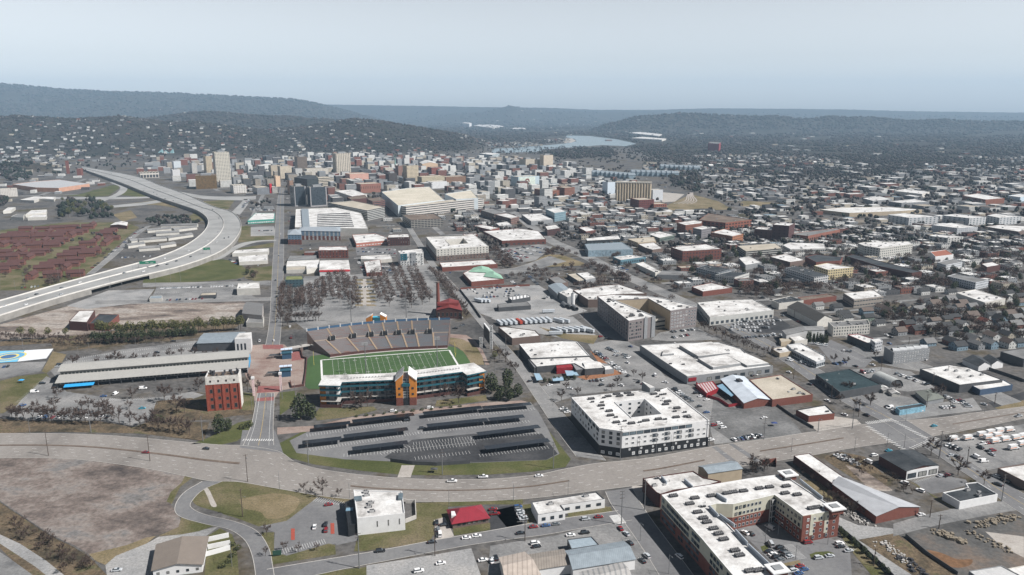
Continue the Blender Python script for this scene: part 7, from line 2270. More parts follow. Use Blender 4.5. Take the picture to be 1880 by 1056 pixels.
def build_downtown():
 fc=Fa
 wg=fc((.6,.56,.48),4.6,4.2,(.22,.82),(.3,.72),(.025,.03,.035))
 T=[('tall white grid office tower, the tallest at the left of the centre','Q2',1345,1545,150,560,wg,34,'white grid tower'),('narrower cream and dark tower beside the tall white grid tower','Q2',1205,1290,205,440,fc((.55,.46,.33),4.5,4,(.2,.75),(.3,.7),(.03,.035,.03)),46,'cream side tower'),('dark bronze ribbed office tower in the middle of the centre','Q3',808,945,212,445,fc((.2,.16,.13),3.6,60,(.3,.7),(0,1),(.06,.05,.045)),34,'bronze ribbed tower'),('white and brown checkered bank tower with a dark side','Q3',1345,1545,165,480,fc((.62,.56,.47),6,3.9,(.1,.62),(.15,.8),(.045,.04,.04)),34,'checkered bank tower'),('cream ten storey block with small square windows','Q3',568,728,342,515,fc((.6,.53,.42),4,3.9,(.3,.7),(.3,.72),(.08,.07,.06)),30,'cream square-window block'),('older cream block with a brown side behind the square-window block','Q3',440,560,330,470,fc((.5,.43,.33),4,3.9,(.3,.7),(.3,.72),(.08,.07,.06)),30,None),('long white office with a fine window grid','Q3',935,1235,378,490,fc((.66,.62,.55),2.6,3.4,(.25,.8),(.3,.75),(.1,.09,.08)),34,'long white grid office'),('white banded office with dark glass strips','Q3',1098,1310,510,640,fc((.66,.6,.5),50,4.4,(0,1),(.45,.95),(.03,.03,.03)),60,'white banded office'),('twin dark glass courthouse block with a pale frame, left of the pair','Q3',768,930,625,900,fc((.3,.3,.31),26,52,(.08,.9),(.05,.88),(.035,.045,.055)),34,'dark glass pair'),('twin dark glass courthouse block with a pale frame, right of the pair','Q3',985,1215,635,905,fc((.34,.33,.34),38,52,(.06,.94),(.05,.88),(.045,.055,.065)),22,None),('pink stone department building with a flat top','Q3',1530,1790,450,590,Pl('pink_stone',(.46,.27,.22),.9,.12,.1),40,'pink stone building'),('blocky brown brick hall with deep slot windows','Q4',20,300,590,715,fc((.28,.13,.1),5,20,(.35,.6),(.5,.85),(.06,.04,.03)),40,'brown slot-window hall'),('cream twelve storey tower with a regular window grid','Q4',662,822,335,585,fc((.58,.5,.37),4.2,3.9,(.25,.75),(.25,.75),(.06,.05,.045)),30,'cream twelve storey tower'),('dark brown tower left of the cream twelve storey tower','Q4',412,525,440,600,fc((.075,.06,.055),4,3.8,(.3,.7),(.3,.7)),26,'dark brown tower'),('long cream office block right of the cream tower','Q4',865,1180,490,600,fc((.5,.44,.32),4,3.8,(.3,.7),(.3,.7),(.06,.05,.045)),30,'long cream block'),('plain white box building behind the arena roof','Q4',985,1212,560,655,fc((.66,.67,.68),60,5,(.03,.1),(.3,.6)),26,'plain white box'),('brown brick office with a row of small windows','Q4',1195,1475,490,575,fc((.26,.15,.095),4,3.8,(.3,.7),(.3,.7)),34,'brown brick office'),('red brick city block with an ornate top','Q4',1000,1150,360,455,fc((.24,.07,.05),4,4,(.3,.7),(.3,.7)),34,'ornate red brick block'),('brick tower with white trim near the green spire','Q4',540,625,335,470,fc((.28,.16,.12),3.6,3.6,(.3,.7),(.3,.7)),24,None),('pale cream public housing tower, left of three','Q5',642,765,245,385,fc((.48,.43,.35),5,3.2,(.3,.6),(.3,.6),(.2,.18,.15)),45,'cream housing towers'),('pale cream public housing tower, right and tallest of three','Q5',890,1020,190,378,fc((.58,.5,.4),5,3.2,(.35,.6),(.3,.6),(.2,.18,.15)),26,None),('pale cream public housing tower, middle of three','Q5',800,865,248,370,fc((.5,.46,.4),5,3.2,(.3,.6),(.3,.6),(.2,.18,.15)),24,None),('red brick cube near the wide car park','Q5',945,1108,680,770,fc((.26,.1,.06),5,4,(.3,.7),(.3,.7)),60,'red brick cube'),('brown brick warehouse block with window rows','Q5',1180,1320,640,752,fc((.24,.11,.075),3.4,3.8,(.3,.7),(.3,.7)),34,'brown warehouse block'),('pale stone parking tower behind the gold glass block','Q2',740,845,390,530,Pl('pale_stone',(.5,.5,.5),.8),22,'pale stone slab'),('light grey slab office left of the centre','Q2',755,855,275,410,Pl('light_grey_slab',(.48,.52,.55),.8),24,'light grey slab'),('white hotel with a dark side by the light grey slab','Q2',1005,1075,300,440,fc((.52,.5,.47),4,3.4,(.3,.6),(.3,.7)),40,None),('white framed office with a colonnade beside the highway','Q2',285,548,430,510,fc((.58,.55,.5),9,14,(.12,.9),(.1,.75),(.05,.05,.055)),40,'white colonnade office'),('white medical office with square windows by the ramp','Q2',1580,1760,610,720,fc((.62,.6,.57),6,4.4,(.35,.65),(.3,.65)),40,'white square-window office'),('white long hotel with many small windows at the left edge','Q1',10,250,510,620,fc((.6,.57,.53),3.4,3.2,(.3,.7),(.3,.65),(.15,.14,.13)),22,'white edge hotel'),('red accent tower beside a white banded garage','Q3',425,452,585,715,Pl('signal_red',(.45,.02,.035),.6),8,None),('white banded parking garage beside the red accent tower','Q3',455,528,630,715,fc((.6,.57,.52),40,3,(0,1),(.45,.9)),26,None),('grey banded parking garage left of the red accent tower','Q3',245,415,640,735,fc((.33,.34,.36),40,3,(0,1),(.45,.9)),50,'grey banded garage'),('peach coloured slim block near the red accent tower','Q3',505,568,480,625,Pl('peach_stone',(.55,.4,.28),.85),20,None),('ornate brown tower with a cream crown','Q3',700,752,540,740,fc((.32,.2,.14),3,3.8,(.3,.7),(.3,.7)),22,None),]
 for lab,t,xl,xr,yt,yb,wl,dp,sh in T:
  if wl is wg:
   To(lab,t,xl,xr,yt,yb,wl,dp,short=sh)
  else:
   To(lab,t,xl,xr,yt,yb,wl,dp,short=sh,name='office_tower' if yb-yt>150 else 'office_building',cat='tower' if yb-yt>150 else 'office',nu=2)
 gold=glassy('gold_mirror_glass',(.12,.075,.03),.15,.6)
 To('gold mirrored glass office block beside the highway curve','Q2',1060,1350,475,660,gold,60,short='gold glass block',name='glass_office',rot=20,roof='brown_roof')
 for lab,q,hs in(('convention arena with a vast tilted tan roof, the larger half',[(755,648),(935,622),(1085,612),(1188,702),(868,742)],23.5),('convention arena with a vast tilted tan roof, the smaller half',[(1190,662),(1372,635),(1420,690),(1268,698)],24.5)):
  bld('arena',lab,'arena','B',q,hs,Pl('pale_blue_grey_wall',(.42,.46,.48),.8,.08,.1),Py('tan_arena_roof',[(.4,.37,.3),(.5,.46,.39)],.03),.8,short='tan arena roof' if 'larger' in lab else None)
 bld('hotel_building','very long white banded garage in front of the arena','parking garage','B',[(872,742),(1410,684),(1462,692),(922,750)],22,Fa((.58,.55,.51),40,4.4,(0,1),(.4,.85),(.06,.06,.065),DBRICK,.5),'tan_roof',.8,short='long white garage',nu=3)
 bld('office_building','white flat-roofed hall between the glass pair and the arena','block','B',[(430,640),(560,632),(652,665),(560,682)],14,'offwhite','white_roof',.7,nu=3)
 bld('office_building','dark brown block below the white flat-roofed hall','block','B',[(515,684),(640,668),(655,690),(545,702)],18,'dbrick','brown_roof',.7,nu=3)
 bld('office_building','brown brick office with white bands beside the long parking deck','block','B',[(650,694),(745,682),(778,704),(692,714)],22,Fa((.2,.1,.08),40,4,(0,1),(.35,.8)),'brown_roof',.7,nu=3)
 bld('office_building','black glass office behind the dark glass pair','block','B',[(150,548),(240,530),(300,535),(318,555),(240,560)],40,Fa((.05,.055,.05),4,4,(.1,.9),(.3,.8)),'dark_roof',.7,nu=3)
 b=To('pale blue-grey block with a large painted mural on its front','Q5',540,830,490,620,Pl('pale_teal_block',(.38,.46,.5),.8),40,short='mural block',name='mural_building',cat='building',nu=3)
 a,c=b.poly[0],b.poly[1]
 d=c-a
 rz=math.atan2(d.y,d.x)
 m_=a+d*.42
 Pb(b,'mural_panel',(m_.x+math.sin(rz)*.3,m_.y-math.cos(rz)*.3,3),(d.length*.76,.5,b.H-5),rz,Pl('pale_green_mural',(.5,.56,.5),.8,.2,.15))
 mb=MB()
 for k in range(10):
  g=math.pi*k/9
  x=m_.x+math.cos(g)*6*math.cos(rz)
  y=m_.y+math.cos(g)*6*math.sin(rz)
  mb.box((x+math.sin(rz)*.8,y-math.cos(rz)*.8,b.H*.4+math.sin(g)*7),(3.4,.4,3.4),rz)
 mb.obj('painted_arc',Pl('mural_brown',(.22,.07,.05)),b.root)
 a,c=W('Q6',375,522),W('Q6',868,528)
 u=(c-a)
 L=u.length
 u.normalize()
 v=Vector((-u.y,u.x,0))
 e=Th('grain_elevator','ribbed tan concrete grain elevator of many joined silos','grain elevator',(a+c)/2)
 LANDMARKS.append(('ribbed grain elevator',(a+c)/2,42))
 rr=L/26
 Hh=43
 for row in range(2):
  for k in range(13):
   q=a+u*(rr*(2*k+1))+v*(rr+row*rr*2)
   mb=MB()
   mb.cyl((q.x,q.y,0),(q.x,q.y,Hh),rr*.98,rr*.98,14)
   mb.obj('silo',Pl('tan_silo_concrete',(.42,.35,.26),.85,.1,.1),e)
 mb=MB()
 q=[a-u*1,c+u*1,c+u+v*rr*4,a-u+v*rr*4]
 mb.prism([Vector((w.x,w.y,0))for w in q],Hh,Hh+2.4,0,1)
 mb.obj('roof',[M['offwhite'],M['tan_roof']],e)
 Oc(q,5)
 To('white and blue headhouse tower at the left end of the grain elevator','Q6',265,368,262,440,Pl('white_blue_tower',(.5,.56,.62),.7),26,rot=24,name='elevator_tower',short='white headhouse')
 To('plain white block at the right end of the grain elevator','Q6',890,1030,368,515,Pl('plain_white_block',(.55,.57,.6),.7),22,rot=12,name='elevator_tower')
 To('maroon mill building with brick piers below the grain elevator','Q6',700,908,508,632,Fa((.16,.05,.045),5,4.6,(.3,.75),(.2,.8),(.05,.03,.03)),40,rot=20,short='maroon mill',name='mill_building',cat='mill')
 To('lower wing of the maroon mill','Q6',908,1085,565,632,Fa((.3,.12,.08),5,4.6,(.3,.75),(.2,.8),(.05,.03,.03)),30,rot=16,name='mill_building',cat='mill')
 p=W('Q4',497,405)
 e=Th('church_spire','slim green copper church spire standing above the brick blocks','church spire',p)
 mb=MB()
 mb.cyl((p.x,p.y,0),(p.x,p.y,22),3.2,3.0,4)
 mb.obj('belfry',M['brownbrick'],e)
 mb=MB()
 mb.cyl((p.x,p.y,22),(p.x,p.y,60),2.8,.15,8)
 mb.obj('spire',Pl('copper_green',(.2,.32,.28),.6),e)
 Ga('auditorium','peach stone auditorium with a broad white gable roof','auditorium','Q4',[(870,310),(830,285),(1000,270),(1085,305)],18,24,Pl('peach_stone',(.55,.4,.28)),'white_roof',short='white-gabled auditorium')
 for k,(x,w_,hh)in enumerate(((570,66,38),(660,44,32),(725,50,40))):
  p=W('Q2',x,215)
  e=Th('aquarium_peak','faceted blue-green glass aquarium peak, %s of three'%('leftmost','middle','rightmost')[k],'aquarium',p,'glass aquarium peaks')
  s=w_*.1326/2*p.y/F
  mb=MB()
  mb.box((p.x,p.y,0),(s*2,s*2,18),.5)
  mb.obj('base',M['orbrick']if k else M['brick'],e)
  mb=MB()
  Q_=[(p.x+sx*s,p.y+sy*s,18)for sx,sy in((-1,-1),(1,-1),(1,1),(-1,1))]
  tip=(p.x+(.9 if k!=1 else-.9)*s,p.y,hh)
  for i in range(4):
   mb.poly([Q_[i],Q_[(i+1)%4],tip])
  mb.obj('glass_roof',Pl('aquarium_glass',(.2,.33,.35),.3),e)
  Oc([Vector(q)for q in Q_],4)
 p=W('Q1',948,305)
 e=Th('brick_tower','tall slender brick tower with a lattice mast beside the orange brick block','brick tower',p)
 mb=MB()
 mb.box((p.x,p.y,0),(9,9,46),.4)
 mb.obj('shaft',M['brick'],e)
 mb=MB()
 mb.cyl((p.x,p.y,46),(p.x,p.y,72),.5,.2,6)
 mb.obj('mast',M['steel'],e)
 To('orange brick windowless block by the start of the highway','Q1',1070,1125,225,325,M['brick'],26,rot=14,short='orange brick block',name='brick_block',cat='building')
 bld('store_building','low wide salmon brick building with a grey ribbed roof by the highway loop','building','Q1',[(172,440),(500,400),(830,376),(1238,432),(812,492),(488,484)],11,Pl('salmon_brick',(.42,.24,.17),.9,.12,.1),St('grey_sawtooth',(.42,.42,.42),(.3,.31,.33),9,.5),.6,short='salmon brick building')
 bld('store_building','white roofed L-shaped depot below the salmon brick building','depot','Q1',[(275,655),(470,610),(770,614),(745,650),(540,640),(470,665)],6,'offwhite','white_roof',.4)
 for q,lab in(([(40,810),(110,760),(215,758),(150,800)],'white roofed school wing at the left edge'),([(350,860),(430,800),(650,790),(640,830),(480,850)],'long white school roof among the dark pines'),([(380,900),(460,860),(650,860),(640,890)],'lower white school roof among the dark pines'),([(150,890),(230,850),(340,850),(320,900)],'grey hipped school hall at the left')):
  bld('school_building',lab,'school','Q1',q,6,'offwhite','white_roof' if 'grey' not in lab else 'grey_roof',.4)
 Ga('school_building','red brick hall with a pale roof at the top of the housing estate','school','E',[(712,118),(745,100),(825,100),(820,122)],6,8,'brick','white_roof')
 Q=[('brick_building','big dark brick and tan roofed freight house with a corner tower','freight house','Q7',[(20,422),(140,340),(660,418),(345,455)],16,Fa((.24,.09,.06),8,5,(.2,.8),(.2,.7),(.04,.03,.03)),'brown_roof','tan-roofed freight house'),('brick_building','dark brick six storey cube with a white roof','brick cube','Q7',[(915,478),(960,452),(1185,462),(1115,492)],26,Fa((.09,.045,.045),8,5,(.3,.6),(.3,.6),(.05,.03,.03)),'white_roof','dark brick cube'),('brick_building','lower dark brick wing joined to the dark brick cube','brick wing','Q7',[(695,528),(740,505),(912,510),(905,545)],18,Fa((.1,.05,.045),8,5,(.3,.6),(.3,.6),(.05,.03,.03)),'white_roof',None),('brick_building','long low brick arcade running right from the dark brick cube','arcade','Q7',[(1120,592),(1250,570),(1700,520),(1735,535),(1345,615)],9,Fa((.26,.11,.08),6,9,(.2,.8),(.1,.5),(.03,.03,.03)),'grey_roof',None),('brick_building','orange brick building with a white roof below the freight house','building','Q7',[(165,570),(330,530),(560,590),(430,620)],12,Fa((.34,.15,.08),4,4,(.3,.7),(.3,.7)),'white_roof',None),('depot','very long white roofed freight depot beyond the tracks','depot','Q8',[(-320,262),(-100,240),(420,232),(780,262),(560,278),(0,300)],8,'beige','white_roof','very long white depot'),('warehouse','black and brick warehouse with a white roof at the far right','warehouse','Q8',[(1215,112),(1380,88),(1670,140),(1465,155)],12,Fa((.22,.09,.06),60,30,(.99,1),(.99,1)),'white_roof','brick-ended warehouse'),('warehouse','pale blue-grey warehouse at the far right edge','warehouse','Q8',[(1705,112),(1840,95),(1960,110),(1840,130)],11,Pl('pale_blue_cladding',(.42,.5,.56),.7),'white_roof',None),('warehouse','wide white roofed warehouse with a grey front across the tracks','warehouse','Q8',[(420,175),(700,148),(855,178),(560,192)],9,'grey','white_roof',None),('warehouse','white roofed warehouse with teal grey walls, left of the wide one','warehouse','Q8',[(140,140),(330,120),(460,150),(250,168)],9,'grey','white_roof',None),('warehouse','large white roofed factory with a blue tank behind the tracks','factory','Q8',[(480,62),(600,42),(860,70),(780,95)],10,'offwhite','white_roof',None),('apartment_building','long white four storey apartment block with dark bays, left of three','apartment building','Q8',[(410,318),(600,302),(960,338),(640,352)],14,Fa((.55,.56,.57),9,3.4,(.3,.7),(.3,.85),(.12,.15,.17)),'white_roof','white dark-bay apartments'),('apartment_building','long white four storey apartment block with dark bays, middle of three','apartment building','Q8',[(1000,325),(1140,308),(1470,342),(1290,356)],14,Fa((.55,.56,.57),9,3.4,(.3,.7),(.3,.85),(.12,.15,.17)),'white_roof',None),('apartment_building','long white four storey apartment block with dark bays, right of three','apartment building','Q8',[(1480,325),(1580,308),(1850,335),(1615,352)],14,Fa((.55,.56,.57),9,3.4,(.3,.7),(.3,.85),(.12,.15,.17)),'white_roof',None),('apartment_building','white U-shaped self-storage like block with tiny windows','block','Q8',[(885,428),(1100,405),(1380,450),(1300,455),(1160,462)],13,Fa((.5,.52,.54),4,3.4,(.3,.6),(.3,.65),(.2,.22,.24)),'white_roof','white tiny-window block'),('apartment_building','white apartments with dark balconies below the tiny-window block','apartment building','Q8',[(855,545),(930,530),(1225,552),(1060,568)],11,Fa((.52,.52,.5),7,3.3,(.3,.75),(.3,.85),(.06,.06,.06)),'white_roof','dark-balcony apartments'),('depot','long low warehouse with a white roof and dark side at the right edge','warehouse','Q8',[(1450,445),(1620,425),(1900,440),(1900,480),(1820,500)],9,'brownbrick','white_roof',None),('red_building','plain dark red tower block standing alone in the far trees','tower block','C',[(1580,312),(1600,302),(1668,306),(1655,316)],42,Pl('dark_red_block',(.2,.025,.03),.7),'grey_roof','far dark red block'),('hospital_building','white stepped building far off on the wooded plain','hospital','B',[(1312,172),(1330,168),(1375,172),(1360,178)],60,'white','white_roof',None),('factory_building','white factory roofs far beyond the river beside the white stepped building','factory','B',[(1390,190),(1480,172),(1600,196),(1520,205)],14,'offwhite','white_roof',None),('factory_building','long white factory roof far beyond the river','factory','B',[(1640,212),(1680,204),(1752,208),(1745,216)],12,'offwhite','white_roof',None),('water_tank','round white storage dome far beyond the river bend','dome','C',[(842,166),(850,160),(872,160),(876,168)],38,'white','white_roof',None),('factory_building','large pink and white factory roof beyond the river bend','factory','C',[(1032,240),(1110,234),(1262,250),(1240,262)],12,'offwhite','white_roof',None),('factory_building','white factory roofs just beyond the river bank','factory','C',[(1050,276),(1130,268),(1290,280),(1260,288)],12,'offwhite','white_roof',None),('factory_building','thin white factory roof near the foot of the right-hand ridge','factory','C',[(1415,216),(1500,212),(1630,220),(1600,226)],12,'offwhite','white_roof',None),('theatre_building','pale blue and white arts building beside the river','arts building','Q5',[(0,165),(110,152),(280,162),(180,185)],18,Fa((.42,.48,.5),6,5,(.2,.8),(.3,.7)),'white_roof',None),]
 for nm,lab,cat,t,pts,H,wl,rf,sh in Q:
  bld(nm,lab,cat,t,pts,H,wl,rf,.6,nu=3 if 'far' not in lab else 0,short=sh)
 k=0
 for(x0,y0,x1,y1,n,lab)in((640,120,1200,140,9,'nearer blue row'),(1040,40,1500,60,8,'farther blue row'),(100,130,600,170,9,'outer blue row')):
  for i in range(n):
   q=W('Q6',Lp(x0,x1,i/(n-1)),Lp(y0,y1,i/(n-1))+48)
   s=11
   Ga('apartment_house','pale blue gabled house in the '+lab,'apartment house',None,[(q.x-s,q.y-9),(q.x+s,q.y-9),(q.x+s,q.y+22),(q.x-s,q.y+22)],13,19,Fa((.36,.46,.52),5,3.6,(.35,.65),(.3,.7),(.12,.16,.2)),'metal_roof',world=True,group='pale blue gabled apartments',flip=True)
   Oc([q+Vector((-s,-9,0)),q+Vector((s,-9,0)),q+Vector((s,22,0)),q+Vector((-s,22,0))],3)
 P_=[G(589,262,18),G(640,272,18),G(684,283,18)]
 e=Th('bridge','long pale road bridge leading over the river behind the checkered tower','bridge',(P_[1].x,P_[1].y,0))
 mb=MB()
 for i in range(2):
  d=P_[i+1]-P_[i]
  c=(P_[i+1]+P_[i])/2
  mb.box((c.x,c.y,16),(d.length,16,2),math.atan2(d.y,d.x))
 mb.obj('deck',M['conc'],e)
 for i in range(7):
  q=P_[0].lerp(P_[2],i/6)
  mb=MB()
  mb.box((q.x,q.y,0),(4,12,16),.3)
  mb.obj('pier',M['conc'],e)
FILL=[]
def zone(t,pts,kind,n,place,rot=GRID,cell=20,jitter=.25,keep=1.0):
 poly=ccw([W(t,x,y)for x,y in pts])
 xs,ys=[p.x for p in poly],[p.y for p in poly]
 cx,cy=sum(xs)/len(xs),sum(ys)/len(ys)
 co,si=math.cos(rot),math.sin(rot)
 rad=max(max(xs)-min(xs),max(ys)-min(ys))
 cand=[]
 m=int(rad/cell)+2
 for i in range(-m,m)if cell<60 else():
  for j in range(-m,m):
   for a_,b_ in(((i,j),(i+1,j)),)*(j%4==0)+(((i,j),(i,j+1)),)*(i%6==0):
    q=[Vector((cx+u*cell*co-v*cell*si,cy+u*cell*si+v*cell*co,0))for u,v in(a_,b_)]
    c=(q[0]+q[1])/2
    if inpoly(np.array([c.x]),np.array([c.y]),poly)[0]and free(c.x,c.y,4):
     bar(q[0],q[1],cell*.3,.045+.004*(i%6==0),STREETS)
 for i in range(-m,m):
  for j in range(-m,m):
   if i%6==0 or j%4==0:
    continue
   u,v=(i+R.uniform(-jitter,jitter))*cell,(j+R.uniform(-jitter,jitter))*cell
   x,y=cx+u*co-v*si,cy+u*si+v*co
   cand.append((x,y))
 if not cand:
  return
 A=np.array(cand)
 ok=inpoly(A[:,0],A[:,1],poly)
 cand=[c for c,o in zip(cand,ok)if o]
 R.shuffle(cand)
 k=0
 for x,y in cand:
  if k>=n:
   break
  if not free(x,y,cell*.38):
   continue
  if R.random()>keep or(kind=='far' and math.sin(x*.0052+2)*math.sin(y*.0041)<.1):
   continue
  FILL.append((x,y,kind,rot,cell,place))
  h=cell*.36
  Oc([Vector((x-h,y-h,0)),Vector((x+h,y-h,0)),Vector((x+h,y+h,0)),Vector((x-h,y+h,0))],0)
  k+=1
def near_landmark(p):
 q=PX(p)
 best=None
 for s,c,H in LANDMARKS:
  u=PX((c.x,c.y,0))
  d=math.hypot(u[0]-q[0],(u[1]-q[1])*1.6)
  if best is None or d<best[0]:
   best=(d,s,u)
 d,s,u=best
 if abs(q[1]-u[1])*2.2>abs(q[0]-u[0]):
  return('beyond the ' if q[1]<u[1]else 'before the ')+s
 return 'beside the '+s
WALLC={'white':(.6,.6,.58),'grey':(.28,.29,.3),'blue':(.2,.28,.34),'tan':(.34,.3,.25),'brick':(.19,.08,.06),'dark':(.09,.09,.095),'cream':(.44,.4,.33),'green':(.2,.25,.21)}
ROOFC={'white':None,'grey':(.2,.2,.2),'black':(.045,.047,.05),'brown':(.14,.11,.095),'red':(.22,.08,.06),'tan':(.42,.37,.3),'blue':(.2,.27,.32),'estate':(.105,.048,.043)}
SIZES={'house':(10,13,3.4,5.6),'shop':(14,24,4.5,8),'ware':(28,48,6,9.5),'mid':(20,32,10,24),'far':(11,18,5,8),'row':(28,34,4,6)}
def fill_build():
 FILL.sort(key=lambda q:math.hypot(q[0],q[1]))
 cnt={}
 rest=MB()
 rmats=[]
 ridx={}
 def mi(m):
  if m.name not in ridx:
   ridx[m.name]=len(rmats)
   rmats.append(m)
  return ridx[m.name]
 for x,y,kind,rot,cell,place in FILL:
  a,b_,h0,h1=SIZES[kind]
  w=min(R.uniform(a,b_),cell*.92)
  d=min(R.uniform(a*.7,b_*.75),cell*.85)
  r=rot+R.choice((0,0,0,PI/2))+R.uniform(-.04,.04)
  H=R.uniform(h0,h1)
  pitched=kind in('house','row')or(kind=='far' and R.random()<.6)
  if kind=='row':
   w,d,r=R.uniform(20,26),8.5,rot+(PI/2 if R.random()<.15 else 0)
   wc,rc='brick','estate'
  elif pitched:
   wc=R.choices(('white','grey','blue','tan','cream','green','brick'),(6,6,2,3,3,1,2))[0]
   rc=R.choices(('grey','black','brown','white','red'),(6,9,4,.6,.3))[0]
  else:
   wc=R.choices(('brick','white','tan','grey','dark','cream'),(4,6,1.5,7,5,1.5))[0]
   rc=R.choices(('white','tan','grey','black','brown','blue'),(12,2,4,4,2,1))[0]
  co,si=math.cos(r),math.sin(r)
  q=[(x+sx*w/2*co-sy*d/2*si,y+sx*w/2*si+sy*d/2*co)for sx,sy in((-1,-1),(1,-1),(1,1),(-1,1))]
  near=math.hypot(x,y)<1500
  if pitched:
   wm=Fa(WALLC[wc],3.0,3.0,(.35,.65),(.3,.7),(.05,.055,.06))if near else Pl('wall_'+wc,sc(WALLC[wc],.8),.85,.1,.3)
  else:
   wm=Fa(WALLC[wc],3.6,3.6 if kind=='mid' else 4.4,(.25,.72),(.3,.68),(.05,.055,.06))
  rm=M['white_roof']if ROOFC[rc]is None else Pl('roofing_'+rc,sc(ROOFC[rc],.7),.85,.18,.25,fine=1.5)
  nm={'house':'house','far':'house' if pitched else 'shop_building','row':'row_house','shop':'shop_building','ware':'warehouse','mid':'office_building'}[kind]
  word={'house':'house','row_house':'brick row house','shop_building':'shop','warehouse':'warehouse','office_building':'block'}[nm]
  cnt[nm]=cnt.get(nm,0)+1
  z0=float(height(np.array([x]),np.array([y]))[0])
  if cnt[nm]<=(300 if nm in('house','shop_building')else 200):
   if nm=='row_house':
    lab='long dark-roofed brick row house in the red housing estate'
   else:
    lab='%s%s %s %s'%('' if wc==rc else wc+' ',rc+'-roofed',word,near_landmark((x,y,0)))
   if pitched:
    b=Ga(nm,lab,word.split()[-1],None,q,H,H+d*R.uniform(.28,.42),wm,rm,group=place,world=True,over=.5)
   else:
    b=bld(nm,lab,word,None,q,H,wm,rm,.5,group=place,world=True,nu=(3 if near else 0),kinds=(0,4,3))
   b.root.location.z=z0
  else:
   V=[Vector((px,py,0))for px,py in q]
   k=len(rest.v)
   rest.walls(V,z0-2,z0+H,mi(wm))
   if pitched:
    hr=H+d*.3
    r0,r1=(V[3]+V[0])/2,(V[1]+V[2])/2
    Z=lambda p_,z:(p_.x,p_.y,z0+z)
    rest.poly([Z(V[0],H),Z(V[1],H),Z(r1,hr),Z(r0,hr)],mi(rm))
    rest.poly([Z(V[2],H),Z(V[3],H),Z(r0,hr),Z(r1,hr)],mi(rm))
    rest.poly([Z(V[1],H),Z(V[2],H),Z(r1,hr)],mi(wm))
    rest.poly([Z(V[3],H),Z(V[0],H),Z(r0,hr)],mi(wm))
   else:
    rest.flat([V],z0+H,mi(rm))
 if rest.v:
  tag(rest.obj('distant_buildings',rmats),'countless small roofs of the far suburbs among the trees','buildings',kind='stuff')
